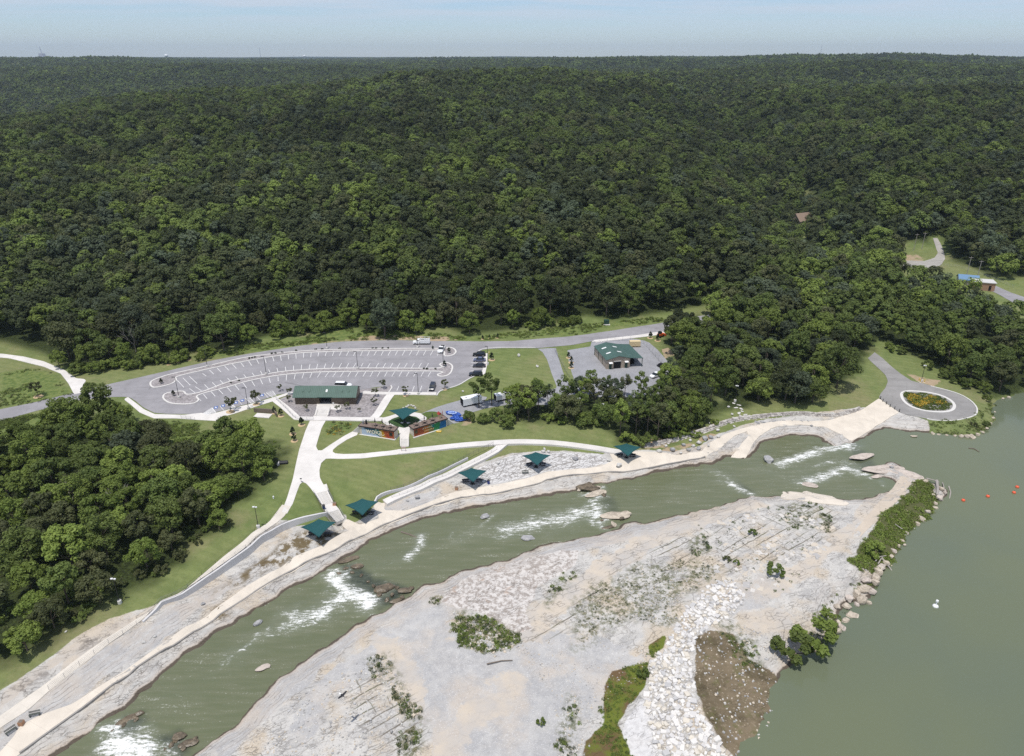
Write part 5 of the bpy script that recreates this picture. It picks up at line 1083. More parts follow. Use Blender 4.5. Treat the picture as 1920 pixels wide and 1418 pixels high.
# mural buildings
def font_mesh(txt, size, mat, parent, M, name='lettering', ext=.02):
    cu = bpy.data.curves.new(name, 'FONT'); cu.body = txt; cu.size = size; cu.extrude = ext; cu.offset = .025; cu.align_x = 'CENTER'; cu.align_y = 'CENTER'
    o = bpy.data.objects.new(name, cu); COL.objects.link(o); bpy.context.view_layer.update()
    me = bpy.data.meshes.new_from_object(o.evaluated_get(bpy.context.evaluated_depsgraph_get())); bpy.data.objects.remove(o)
    me.materials.clear(); me.materials.append(mat); o = bpy.data.objects.new(name, me); COL.objects.link(o); o.parent = parent; o.matrix_local = M; return o
def colmat(n, c): return plain(n, c, .7, .2, .10, 3)
MU = {k: colmat('mural_'+k, c) for k, c in dict(lightblue=(.42, .50, .62), navy=(.02, .09, .16), teal=(.015, .16, .17), green=(.03, .20, .08), olive=(.20, .17, .05), yellow=(.48, .27, .03), orange=(.42, .14, .03), red=(.36, .06, .03), rust=(.33, .085, .04), blue=(.02, .12, .30)).items()}
M_CREAM = plain('cream_lettering', (.75, .70, .58), .7, .2, .05)
def pod(FL, FR, B, fromR, name_label, steps_left):
    fl = P1(*FL); fr = P1(*FR); bk = P1(*B)
    ex = (fr-fl); L = math.hypot(ex.x, ex.y); a = math.atan2(ex.y, ex.x)
    c = fr if fromR else fl; dv = bk-c; D = abs(-math.sin(a)*dv.x+math.cos(a)*dv.y); D = max(2.4, min(D, 4.2))
    z = max(min(fl.z, fr.z), (fl.z+fr.z)/2-.2); e = empty('mural_building', (fl.x, fl.y, z), a, name_label, 'building'); Hh = 2.75
    q = MB(); q.box((L/2, D/2, Hh/2-.5), (L, D, Hh+.8)); q.build('wall', M_BLOCK, e)
    q = MB(); q.box((L/2, D/2, Hh+.06), (L+.35, D+.35, .26)); q.build('deck', M_DECK, e)
    q = MB(); q.box((L/2, -.2, Hh+.06), (L+.5, .1, .36)); q.box((L+.2, D/2, Hh+.06), (.1, D+.45, .36)); q.box((-.2, D/2, Hh+.06), (.1, D+.45, .36)); q.build('fascia', plain('dark_fascia', (.045, .035, .035), .6), e)
    q = MB(); q.box((L/2, -.25, .02), (L+.6, .4, .3)); q.box((L+.15, D/2, .02), (.4, D+.3, .3)); q.build('footing', M_KERB, e)
    q = MB()
    for k in range(int(L/1.6)+1): q.tube((k*L/int(L/1.6), D, Hh+.1), (k*L/int(L/1.6), D, Hh+1.15), .035, n=5)
    for zz in (.45, .8, 1.15): q.box((L/2, D, Hh+zz), (L, .04, .04))
    q.build('railing', M_BLACK, e)
    q = MB(); n = 9
    for k in range(n):
        xx = -.3-k*.28 if steps_left else L+.3+k*.28
        hgt = Hh*(1-(k+1)/(n+1)); q.box((xx, D*.45, hgt/2-.3), (.30, D*.7, hgt+.6))
    q.build('stair', plain('stair_grey', (.42, .41, .39), .8), e)
    return e, L, D, Hh, a
def mural(e, L, Hh, cols, jag):
    """painted bands laid on the front face"""
    for i, (c, pts) in enumerate(cols):
        q = MB(); n = len(pts); off = -.012-.005*i
        q.add([(x*L, off, .16+y*(Hh-.30)) for x, y in pts], [tuple(range(n))]); q.build('mural_field', MU[c], e)
e1, L1, D1, H1, a1 = pod((675, 813.5), (740, 824.5), (747.5, 817), True, 'mural building left of the short stairs, pale blue to rust with white lettering', True)
mural(e1, L1, H1, [('lightblue', [(.06,0),(.6,0),(.6,1),(.06,1)]), ('navy', [(.13,1),(.15,.80),(.24,.74),(.28,.42),(.36,.36),(.44,.3),(.52,.16),(.58,0),(.68,0),(.60,1)]), ('teal', [(.40,.42),(.46,.28),(.54,.14),(.60,0),(.70,0),(.60,1),(.42,1)]), ('olive', [(.60,0),(.76,0),(.72,1),(.54,1),(.6,.55)]), ('yellow', [(.64,0),(.76,0),(.70,.7),(.66,1),(.60,1),(.64,.5)]), ('orange', [(.73,0),(.82,0),(.74,1),(.65,1),(.70,.6)]), ('rust', [(.77,0),(.995,0),(.995,1),(.69,1),(.73,.5)]), ('red', [(.79,.05),(.86,.05),(.84,.5),(.77,.45)])], 0)
font_mesh('woka', 2.35, M_CREAM, e1, Matrix.Translation((L1*.42, -.075, H1*.60)) @ Matrix.Rotation(math.pi/2, 4, 'X'))
q = MB(); cxx = L1*.63
for k in range(13):
    t0, t1 = math.pi*(.55-.08*k), math.pi*(.55-.08*(k+1)); f0 = lambda t: (L1*.56+1.5*math.cos(t+math.pi*.9), -.075, H1*.48-.75*abs(math.sin(t))-.1)
for k in range(8):
    x0 = L1*.52+k*.28; q.tube((x0, -.075, H1*(.42-.22*math.sin(math.pi*k/8))), (x0+.28, -.075, H1*(.42-.22*math.sin(math.pi*(k+1)/8))), .07, n=5)
q.build('swash', M_CREAM, e1)
q = MB(); q.box((L1*.905, -.08, H1*.6), (.95, .1, 1.0)); q.build('window', M_GLASS, e1)
e2, L2, D2, H2, a2 = pod((776, 820.5), (838.5, 799.5), (769, 815), False, 'low mural building right of the short stairs, painted from rust to green and blue', False)
mural(e2, L2, H2, [('rust', [(.01,0),(.45,0),(.42,1),(.01,1)]), ('orange', [(.30,0),(.56,0),(.52,1),(.30,1)]), ('olive', [(.44,0),(.60,0),(.52,1),(.44,1)]), ('teal', [(.50,1),(.52,.6),(.56,.5),(.60,.1),(.66,.2),(.66,1)]), ('green', [(.58,0),(.80,0),(.78,1),(.62,1),(.6,.5)]), ('blue', [(.76,0),(.97,0),(.97,1),(.80,1)])], 0)
rr3 = random.Random(4)
for row, n_, x0_, dx_, sz in ((.72, 5, .29, .062, .26), (.36, 6, .33, .05, .24), (.95, 4, .52, .04, .14)):
    for k in range(n_):
        q = MB(); cx0 = L2*(x0_+dx_*k); cz = .16+row*(H2-.3)
        for s in range(3):
            ang_ = rr3.uniform(0, 3.1); ox = rr3.uniform(-.12, .12); q.tube((cx0+ox-sz*math.cos(ang_), -.06, cz-sz*math.sin(ang_)), (cx0+ox+sz*math.cos(ang_), -.06, cz+sz*math.sin(ang_)), .045, n=4)
        q.build('painted_stroke', M_CREAM if row > .5 else plain('mural_sand', (.62, .42, .22)), e2)
q = MB(); q.box((L2*.075, -.08, H2*.6), (.9, .1, 1.0)); q.build('window', plain('mural_dark_panel', (.10, .075, .04)), e2)
# round tables and closed parasols on the decks
def deck_table(e, a, x, y, zt, lb):
    o = e.location; p = Vector((o.x+math.cos(a)*x-math.sin(a)*y, o.y+math.sin(a)*x+math.cos(a)*y, o.z+zt))
    t = empty('picnic_table', p, a, 'round picnic table with ring seats '+lb, 'table', 'round tables on the mural building decks')
    q = MB(); q.lathe([(.62, .70), (.62, .76)], n=14); q.tube((0, 0, 0), (0, 0, .7), .06); q.build('table_top', M_DECK, t)
    for k in range(4):
        an = k*math.pi/2+.4; q = MB(); q.lathe([(.22, .42), (.22, .47)], (.98*math.cos(an), .98*math.sin(an), 0), 8); q.tube((.1*math.cos(an), .1*math.sin(an), .25), (.98*math.cos(an), .98*math.sin(an), .42), .035, n=5); q.build('seat', M_WOOD, t)
    u_ = empty('closed_parasol', p+Vector((0, 0, .0)), 0, 'closed dark parasol in the table '+lb, 'parasol', 'closed parasols on the mural building decks')
    q = MB(); q.tube((0, 0, .0), (0, 0, 2.7), .03, n=6); q.build('pole', M_BLACK, u_); q = MB(); q.lathe([(.05, 1.2), (.17, 1.35), (.13, 2.0), (.04, 2.62)], n=8); q.build('folded_canopy', M_BLACK, u_)
for i, f in enumerate((.42, .63, .84)): deck_table(e1, a1, L1*f, D1*.45, H1+.2, ['on the left part of the woka deck', 'mid woka deck', 'nearest the stairs on the woka deck'][i])
for i, f in enumerate((.14, .38, .62)): deck_table(e2, a2, L2*f, D2*.45, H2+.2, ['nearest the stairs on the right deck', 'mid right deck', 'by the hut on the right deck'][i])
def on_pod(e, a, x, y, z): o = e.location; return Vector((o.x+math.cos(a)*x-math.sin(a)*y, o.y+math.sin(a)*x+math.cos(a)*y, o.z+z))
t = empty('lookout_hut', on_pod(e2, a2, L2*.84, D2*.5, H2+.19), a2, 'tiny red-roofed lookout hut on the deck of the right mural building', 'hut')
q = MB(); q.box((0, 0, .75), (.7, .7, 1.5)); q.build('wall', plain('hut_cream', (.6, .45, .3)), t); q = MB(); q.hexa([(-.6,-.6,1.5),(.6,-.6,1.5),(.6,.6,1.5),(-.6,.6,1.5)], [(-.05,-.6,2.1),(.05,-.6,2.1),(.05,.6,2.1),(-.05,.6,2.1)]); q.build('roof', plain('hut_red', (.30, .04, .025)), t)
t = empty('grill', on_pod(e1, a1, L1*.1, D1*.5, H1+.19), a1, 'pair of dark metal barrels at the left end of the woka deck', 'grill'); q = MB(); q.lathe([(.3, 0), (.34, .9), (.2, 1.1)], (-.4, 0, 0), 10); q.build('drum', M_STEEL, t); q = MB(); q.lathe([(.3, 0), (.32, .8), (.25, 1.3)], (.5, .2, 0), 10); q.build('cooker', M_BLACK, t)
o = MB(); o.tube((0, 0, 0), (0, 0, 1.6), .05); o.box((0, 0, 1.2), (.1, .3, .9)); o = o.build('flag_pole', plain('banner_red', (.35, .05, .04))); o.location = on_pod(e2, a2, L2-.2, D2*.9, H2+.19); tag(o, 'short red banner post at the far end of the right mural deck', 'banner')

# steps
def stair(name, TL, TR, BL, BR, zt, zb, n, label, cheeks=True, rails=True):
    tl, tr, bl, br = PZ(*TL, zt), PZ(*TR, zt), PZ(*BL, zb), PZ(*BR, zb)
    e = empty(name, (tl+tr+bl+br)/4, 0, label, 'stairs'); o = e.location
    q = MB()
    for k in range(n):
        z = zt-(zt-zb)*k/n; f0, f1 = k/n, (k+1)/n
        a_ = [tl.lerp(bl, f0), tr.lerp(br, f0), tr.lerp(br, f1+.001), tl.lerp(bl, f1+.001)]
        q.hexa([(p.x-o.x, p.y-o.y, zb-.8-o.z) for p in a_], [(p.x-o.x, p.y-o.y, z-o.z) for p in a_])
    q.build('steps', conc_mat('stair_concrete', (.60, .575, .54), .1), e)
    for (a_, b_), sg in (((tl, bl), 1), ((tr, br), -1)):
        d = (b_-a_); d.z = 0; d.normalize(); nrm = Vector((d.y, -d.x, 0))*sg*(-1)
        w0 = [a_+nrm*.02*-1, b_+nrm*.02*-1]; w1 = [a_-nrm*-.32, b_-nrm*-.32]
        if cheeks:
            q = MB(); A_, B_ = a_, b_; ou = nrm*.34
            pts = [A_, B_, B_+ou, A_+ou]
            q.hexa([(p.x-o.x, p.y-o.y, p.z-1.2-o.z) for p in pts], [(p.x-o.x, p.y-o.y, p.z+.28-o.z) for p in pts]); q.build('cheek_wall', M_CONC, e)
        if rails:
            q = MB(); N = 5
            for k in range(N+1):
                p = a_.lerp(b_, k/N)-nrm*.15; q.tube(p-o, p-o+Vector((0, 0, 1.0)), .025, n=5)
            for h_ in (.55, 1.0): q.tube(a_-nrm*.15-o+Vector((0, 0, h_)), b_-nrm*.15-o+Vector((0, 0, h_)), .025, n=5)
            q.build('handrail', M_STEEL, e)
    return e
stair('staircase', (589.7, 925.4), (613, 919), (603.5, 947.6), (624.6, 942.3), hz(*PZ(600, 920, 6.1)[:2])+.1, 4.2, 12, 'upper flight of wide concrete steps running down from the plaza to the landing')
stair('staircase', (613, 961.3), (635, 955), (630, 980), (645.8, 974), 4.2, 2.25, 12, 'lower flight of wide concrete steps from the landing down to the river walk')
q = MB(); la = [PZ(603.5, 947.6, 4.2), PZ(624.6, 942.3, 4.2), PZ(635, 955, 4.2), PZ(613, 961.3, 4.2)]; ct = sum(la, Vector())/4
la = [ct+(p-ct)*1.06 for p in la]
q.hexa([(p.x, p.y, 2.6) for p in la], [(p.x, p.y, 4.19) for p in la]); tag(q.build('stair_landing', M_CONC), kind='structure')
q = MB(); la = P([588, 612, 616.5, 590.5], [912, 905, 919.5, 927]); zt_ = hz(*PZ(600, 920, 6.1)[:2])+.1
q.hexa([(p[0], p[1], zt_-1.2) for p in la], [(p[0], p[1], zt_+.012) for p in la]); tag(q.build('stair_top_paving', M_CONC), kind='structure')
stair('staircase', (750, 822.5), (766.5, 822.5), (750.5, 838), (766.5, 838), hz(*P1(757, 820)[:2])+.1, hz(*P1(757, 839)[:2])+.12, 6, 'short concrete stairs with white cheek walls between the two mural buildings')
stair('staircase', (594, 768.5), (619, 768.5), (590.5, 780), (615.5, 780), hz(*P1(606, 766)[:2])+.2, hz(*P1(603, 781)[:2])+.12, 4, 'broad shallow steps in front of the pavilion opening', True, True)

# retaining walls, railings
def wall_thing(line, w_, mat, label, dz, drop, step=1.5, name='retaining_wall'):
    o = strip(name, A2(line) if isinstance(line, list) else line, w_, mat, dz, drop, step, kind=None, gh=None if isinstance(line, list) else ground_nc); return tag(o, label, 'wall')
_k = int(np.argmin(np.linalg.norm(WALLINE-_c1[5], axis=1))); _wl = offset_line(WALLINE, .28)
wall_thing(_wl[:_k+1], .5, M_WALLC, 'curved grey concrete retaining wall below the lawn triangle left of the stairs', .14, 3.4, 1.)
wall_thing(_wl[_k:], .5, M_WALLC, 'long straight grey concrete retaining wall under the river path', .16, 3.0)
wall_thing([(703, 945), (706, 938), (713, 932), (733, 924.5), (793, 902.5), (843, 879), (877, 862)], .35, M_WALLC, 'low curved retaining wall holding the big lawn above the lower ramp', .75, 2.0)
def railing(line, h, label, gap=2.4, rails=(.35, .7, 1.05), mat=None, name='railing', dz=.1, r=.022, cat='railing', mesh=None):
    L = resample(catmull(A2(line) if isinstance(line, list) else line, 4), gap); z = ground_nc(L)+dz; mat = mat or M_STEEL
    e = empty(name, (*L[0], z[0]), 0, label, cat); o = np.array([*L[0], z[0]])
    P3 = np.column_stack([L, z])-o
    for p in P3:
        q = MB(); q.tube(p-np.array([0, 0, .3]), p+np.array([0, 0, h]), r*1.5, n=5); q.build('post', mat, e)
    q = MB()
    for a_, b_ in zip(P3[:-1], P3[1:]):
        for f in rails: q.tube(a_+np.array([0, 0, h*f/rails[-1]]), b_+np.array([0, 0, h*f/rails[-1]]), r, n=4)
    q.build('rail', mat, e); return e
railing(np.vstack([offset_line(WALLINE, .1)[_k:-1], A2([(188, 1219), (92, 1294)])]), 1.05, 'long steel railing on the river side of the sloping concrete path', 3.0)
railing([(528, 945), (505, 978), (404, 1056), (303, 1130), (256, 1160)], .5, 'low dark kerb rail on the grass side of the sloping concrete path', 4., (.5,), M_BLACK)
railing([(733, 924), (793, 902), (843, 878.5), (877, 861.5), (925, 838)], 1.05, 'dark railing on top of the lawn retaining wall by the lower ramp', 1.8, (.3, .6, .85, 1.05), plain('dark_rail', (.10, .09, .10), .5), dz=.6)
railing([(735, 936), (793, 913), (858, 884), (900, 864), (932, 845)], 1.05, 'thin steel railing on the river side of the lower ramp', 2.2)
railing([(518, 750), (536, 767), (557, 787), (588, 788)], 1.0, 'railing along the diagonal ramp beside the pavilion gravel', 2.)
railing([(340, 785), (352, 786), (366, 789)], 1.0, 'short steel guard rail at the car park sidewalk corner', 1.5)
railing([(1040, 657), (1062, 700), (1075, 715)], 1.8, 'tall wire fence along the left side of the gravel yard', 3, (.1, .9, 1.8), name='wire_fence', cat='fence')
railing([(1110, 642), (1160, 639), (1200, 642), (1225, 665), (1246, 690)], 1.8, 'tall wire fence behind and right of the workshop', 3, (.1, .9, 1.8), name='wire_fence', cat='fence')
railing([(1735, 508), (1760, 501), (1785, 500), (1830, 513), (1900, 540)], 1.2, 'thin field fence beyond the blue-roofed pump house', 4, (.4, .8, 1.2), name='field_fence', cat='fence')

# timber culvert headwall
p = P1(492, 778); e = empty('timber_headwall', p, R(-8), 'weathered timber headwall over the pale apron beside the car park lawn', 'wall')
q = MB(); q.box((0, 1.2, .6), (6.4, .3, 1.8)); q.build('plank_wall', M_WOOD, e); q = MB(); q.box((4.2, .3, .5), (.3, 3.0, 1.5), R(40)); q.build('wing_wall', M_WOOD, e); q = MB(); q.box((.5, -.6, .02), (5.0, 2.6, .3)); q.build('apron', M_CONC, e)

# drystone wall
def drystone(line, label, h=1.0, seed=1):
    L = resample(catmull(A2(line), 5), .8); m = MB(); r = random.Random(seed)
    for i in range(len(L)-1):
        d = L[i+1]-L[i]; a_ = math.atan2(d[1], d[0]); nrm = np.array([d[1], -d[0]])/np.linalg.norm(d)
        for c in range(3):
            for k in range(2 if c < 2 else 1):
                c2 = L[i]+d*(.5+r.uniform(-.15, .15))+nrm*((2-c)*.38*1-.1+r.uniform(-.08, .08)-k*.45); z = hz(*c2)
                m.box((c2[0], c2[1], hz(*L[i])-.25+c*.36+r.uniform(-.05, .05)), (r.uniform(.6, 1.05), r.uniform(.42, .6), r.uniform(.28, .42)), a_+r.uniform(-.25, .25), 0, r.uniform(-.12, .12), r.uniform(-.12, .12))
        if r.random() < .95:
            c2 = L[i]-nrm*.35; m.box((c2[0], c2[1], hz(*L[i])+.72), (.86, .5, .2), a_)
    mt = NT('drystone'); oi = mt.noise(.9, 3, .6); mm = mt.mix(mt.mapr(oi, .35, .65), (.30, .27, .25), (.56, .53, .49))
    o = m.build('stone_wall', mt.fin(mm, .9, .15)); return tag(o, label, 'wall')
drystone([(1207, 836), (1240, 832), (1290, 818), (1330, 805), (1365, 792), (1400, 785), (1440, 781), (1500, 777), (1540, 780), (1570, 780), (1595, 774), (1614, 767)], 'long drystone wall curving between the upper lawn and the river walk')

# far buildings
def gable(name, u, v, rz, L, W, H, Rr, wallm, roofm, label, cat='house', zoff=0, flat=False):
    p = P1(u, v); p.z += zoff; e = empty(name, p, rz, label, cat)
    q = MB(); q.add([(-L/2,-W/2,-1),(L/2,-W/2,-1),(L/2,W/2,-1),(-L/2,W/2,-1),(-L/2,-W/2,H),(L/2,-W/2,H),(L/2,W/2,H),(-L/2,W/2,H),(-L/2,0,H+Rr-.1),(L/2,0,H+Rr-.1)], [(0,1,5,4),(2,3,7,6),(1,2,6,9,5),(3,0,4,8,7),(4,5,9,8),(6,7,8,9)]); q.build('wall', wallm, e)
    q = MB()
    for s in (-1, 1): q.hexa([(-L/2-.4, s*(W/2+.4), H-.2), (L/2+.4, s*(W/2+.4), H-.2), (L/2+.4, 0, H+Rr), (-L/2-.4, 0, H+Rr)], [(-L/2-.4, s*(W/2+.4), H), (L/2+.4, s*(W/2+.4), H), (L/2+.4, 0, H+Rr+.2), (-L/2-.4, 0, H+Rr+.2)])
    q.build('roof', roofm, e)
    for x in (-L*.25, L*.2): q = MB(); q.box((x, -W/2-.02, H*.55), (1.2, .1, 1.2)); q.build('window', M_GLASS, e)
    return e
gable('house', 1500, 430, R(25), 12, 9, 4, 4.5, plain('house_wall', (.30, .24, .2)), plain('brown_shingle', (.25, .185, .14), .8, .2, .15, 2), 'brown-roofed house half hidden in the hillside forest', zoff=2.5)
gable('pump_house', 1812, 533, R(-20), 8, 6, 2.8, 1.6, plain('pump_wall', (.4, .38, .36)), plain('blue_metal_roof', (.13, .23, .36), .6, .3), 'small blue-roofed pump house beside the county road', 'building')
p = P1(1840, 541); e = empty('brick_shed', p, R(-18), 'flat white-roofed brick shed right of the blue-roofed pump house', 'building'); q = MB(); q.box((0, 0, 1.5), (9, 6, 4)); q.build('wall', plain('brick_wall', (.36, .22, .15), .85, .1, .15, 3), e); q = MB(); q.box((0, 0, 3.65), (9.6, 6.6, .3)); q.build('roof', plain('pale_flat_roof', (.55, .54, .52)), e); q = MB(); q.box((2.5, -3.02, 1.2), (1, .1, 2.2)); q.build('door', M_DARKIN, e)
# ------------------------------------------------------------------ vehicles
def paint(n, c): return plain(n, c, .28, .5, .04)
def car(name, A, B, L, W, H, col, label, style='sedan', cat='car'):
    """A = rear, B = front (ground points in the picture)"""
    a = P1(*A); b = P1(*B); d = b-a; rz = math.atan2(d.y, d.x); c = (a+b)/2
    e = empty(name, (c.x, c.y, hz(c.x, c.y)+.07), rz, label, cat)
    w = W/2; zs = H*.60; k = L/2
    if style == 'sedan': st = [(-k, w*.86, zs*.75, 0), (-k+.12, w*.94, zs, 0), (-k*.72, w, zs*1.02, 0), (-k*.42, w, zs*1.02, 1), (-k*.05, w, zs*1.0, 1), (k*.16, w, zs*.98, 1), (k*.50, w, zs*.94, 0), (k*.86, w*.95, zs*.82, 0), (k, w*.80, zs*.62, 0)]
    elif style == 'suv': st = [(-k, w*.9, zs*.9, 0), (-k+.10, w*.96, zs*1.03, 0), (-k*.84, w, zs*1.04, 1), (-k*.4, w, zs*1.03, 1), (0, w, zs*1.02, 1), (k*.22, w, zs*1.0, 1), (k*.50, w, zs*.97, 0), (k*.88, w*.95, zs*.90, 0), (k, w*.84, zs*.68, 0)]
    else: st = [(-k, w*.96, zs, 0), (-k+.06, w, zs*1.02, 0), (-k*.16, w, zs*1.02, 0), (-k*.10, w, zs*1.02, 1), (k*.12, w, zs*1.02, 1), (k*.30, w, zs*1.0, 1), (k*.48, w, zs*.99, 0), (k*.92, w*.96, zs*.93, 0), (k, w*.9, zs*.7, 0)]
    body = MB(); win = MB(); rings = []
    for x, ww, s, cab in st:
        zr = H if cab else s+.02; wr = ww*.76 if cab else ww*.9
        rings.append([(x, -ww*.92, .24), (x, -ww, .42), (x, -ww*.98, s), (x, -wr, zr), (x, 0, zr+.03), (x, wr, zr), (x, ww*.98, s), (x, ww, .42), (x, ww*.92, .24)])
    for i in range(len(rings)-1):
        for j in range(8):
            f = [rings[i][j], rings[i+1][j], rings[i+1][j+1], rings[i][j+1]]
            cabs = st[i][3]+st[i+1][3]
            glass = (j in (2, 5) and cabs >= 1) or (j in (3, 4) and cabs == 1)
            (win if glass else body).add(f, [(0, 1, 2, 3)])
    body.add(rings[0], [tuple(range(9))]); body.add(rings[-1], [tuple(range(8, -1, -1))])
    for i in range(len(rings)-1): body.add([rings[i][0], rings[i][8], rings[i+1][8], rings[i+1][0]], [(0, 1, 2, 3)])
    if style == 'pickup':
        body.box((-k*.57, 0, zs+.12), (k*.8, W*.98, .05)); body.v = body.v; inner = MB(); inner.box((-k*.57, 0, zs+.16), (k*.76, W*.8, .06)); inner.build('cargo_bed', M_DARKIN, e)
    body.build('body', col, e); win.build('window', M_GLASS, e)
    for sx in (-.62, .62):
        for sy in (-1, 1):
            q = MB(); q.tube((sx*k, sy*(w-.2), .33), (sx*k, sy*(w+.015), .33), .34, n=14); wl = q.build('wheel', M_TYRE, e); q = MB(); q.tube((sx*k, sy*(w-.1), .33), (sx*k, sy*(w+.025), .33), .2, n=10); q.build('rim', M_RIM, wl)
    for sy in (-1, 1):
        q = MB(); q.box((k-.10, sy*w*.62, zs*.74), (.16, .34, .12)); q.build('headlight', M_SKYL, e)
        q = MB(); q.box((-k+.06, sy*w*.72, zs*.82), (.12, .26, .16)); q.build('tail_light', M_RED, e)
    return e
DK = paint('black_car_paint', (.012, .012, .014)); GB = paint('slate_blue_car_paint', (.12, .14, .22)); GR = paint('graphite_car_paint', (.035, .035, .045)); WH = paint('white_car_paint', (.80, .80, .80)); NV = paint('navy_car_paint', (.02, .025, .04))
car('parked_car', (909, 667.5), (888, 667.5), 4.7, 1.85, 1.55, DK, 'black car in the farthest filled bay at the right of the car park', 'suv')
car('parked_car', (909, 677.5), (889, 677.5), 4.5, 1.8, 1.45, GB, 'slate blue sedan parked just in front of the black car', 'sedan')
car('parked_car', (909, 688.5), (888, 688.5), 4.6, 1.82, 1.45, GR, 'dark graphite sedan parked right in front of the slate blue sedan', 'sedan')
car('parked_car', (903, 704.5), (881, 704.5), 4.7, 1.85, 1.6, NV, 'dark car in the nearest bay, partly behind a thin tree', 'suv')
car('parked_car', (813, 723), (808.5, 735), 4.7, 1.85, 1.6, NV, 'dark SUV alone beside the kerb at the near right corner of the car park', 'suv')
car('pickup_truck', (831, 652.5), (824.5, 664.5), 5.6, 1.95, 1.85, WH, 'white pickup truck parked against the gravel island', 'pickup', 'pickup truck')
car('parked_van', (632, 726.5), (656, 727), 5.6, 1.95, 1.95, WH, 'white van mostly hidden behind the pavilion roof', 'suv', 'van')
# service truck
a = P1(805, 645); b = P1(775, 645); d = b-a; c = (a+b)/2; e = empty('service_truck', (c.x, c.y, hz(c.x, c.y)+.07), math.atan2(d.y, d.x), 'white utility truck with ladder rack standing on the road above the car park', 'truck')
q = MB(); q.hexa([(.6,-1,.45),(3.1,-1,.45),(3.1,1,.45),(.6,1,.45)], [(.6,-.98,1.15),(3.05,-.9,1.1),(3.05,.9,1.1),(.6,.98,1.15)]); q.hexa([(.5,-.98,1.15),(1.9,-.98,1.15),(1.9,.98,1.15),(.5,.98,1.15)], [(.55,-.82,1.95),(1.35,-.82,1.95),(1.35,.82,1.95),(.55,.82,1.95)]); q.build('cab', WH, e)
q = MB(); q.box((1.1, 0, 1.52), (.5, 1.86, .5)); q.hexa([(1.44,-.8,1.2),(1.93,-.85,1.2),(1.93,.85,1.2),(1.44,.8,1.2)], [(1.4,-.75,1.9),(1.45,-.78,1.85),(1.45,.78,1.85),(1.4,.75,1.9)]); q.build('window', M_GLASS, e)
q = MB(); q.box((-1.45, .8, 1.2), (3.7, .55, 1.3)); q.box((-1.45, -.8, 1.2), (3.7, .55, 1.3)); q.box((-1.45, 0, .85), (3.7, 1.2, .5)); q.build('service_body', WH, e)
q = MB(); q.box((-1.4, 0, 1.25), (3.0, 1.0, .3)); q.box((-.6, .1, 1.5), (1.2, .8, .5)); q.build('cargo', M_DARKIN, e)
q = MB()
for x in (-3.1, -1.4, .3):
    for y in (-.9, .9): q.tube((x, y, 1.8), (x, y, 2.5), .04, n=5)
    q.tube((x, -.9, 2.5), (x, .9, 2.5), .04, n=5)
for y in (-.9, .9): q.tube((-3.2, y, 2.5), (.4, y, 2.5), .04, n=5)
q.build('ladder_rack', WH, e)
for x in (2.2, -1.9):
    for y in (-1, 1): q = MB(); q.tube((x, y*.72, .4), (x, y*1.0, .4), .4, n=14); wl = q.build('wheel', M_TYRE, e); q = MB(); q.tube((x, y*.8, .4), (x, y*1.01, .4), .22, n=10); q.build('rim', M_RIM, wl)
# trailers
def trailer(A, B, W, H, label):
    a = P1(*A); b = P1(*B); d = b-a; L = math.hypot(d.x, d.y); e = empty('cargo_trailer', (a.x, a.y, hz(a.x, a.y)+.05), math.atan2(d.y, d.x), label, 'trailer')
    q = MB(); q.box((L/2, W/2, .55+H/2), (L, W, H)); q.build('box_body', WH, e); q = MB(); q.box((-.03, W/2, .6+H/2), (.08, W*.92, H*.92)); q.build('rear_door', M_DARKIN, e)
    q = MB(); q.box((L/2, W/2, .45), (L*.96, W*.9, .25)); q.box((L+.8, W/2, .45), (1.8, .15, .15)); q.build('chassis', M_BLACK, e); q = MB(); q.box((L*.22, W*.4, .57+H), (.5, .5, .14)); q.build('roof_vent', M_RIM, e)
    for x in (L*.5, L*.62):
        for y in (.08, W-.08): q = MB(); q.tube((x, y-.1, .35), (x, y+.1, .35), .34, n=12); q.build('wheel', M_TYRE, e)
trailer((869, 765), (904, 757.5), 2.4, 2.2, 'white enclosed cargo trailer on the service drive beside the thin trees'); trailer((931, 755), (958, 749.5), 2.3, 1.6, 'second white trailer glimpsed through the tree belt')
# rafts and kayaks
def raft(u, v, n, label, seed):
    p = P1(u, v); r = random.Random(seed); e = empty('raft_pile', p+Vector((0, 0, .1)), 0, label, 'rafts')
    for k in range(n):
        q = MB(); x, y, z = r.uniform(-1.3, 1.3), r.uniform(-.6, .6), .25+.35*(k % 2); a_ = r.uniform(-.5, .5); c_, s_ = math.cos(a_), math.sin(a_)
        for i in range(8):
            t0, t1 = i*math.pi/4, (i+1)*math.pi/4; f = lambda t: (x+c_*1.35*math.cos(t)-s_*.6*math.sin(t), y+s_*1.35*math.cos(t)+c_*.6*math.sin(t), z)
            q.tube(f(t0), f(t1), .24, n=7)
        q.box((x, y, z-.1), (1.8, .7, .1), a_); q.build('raft', M_BLUE if k != 1 or seed == 2 else plain('pale_blue_raft', (.35, .45, .7)), e, smooth=True)
raft(852, 778, 5, 'heap of blue rafts on the gravel by the right mural building', 1); raft(859, 788.5, 4, 'stack of blue rafts lying nearer the lawn corner', 2)
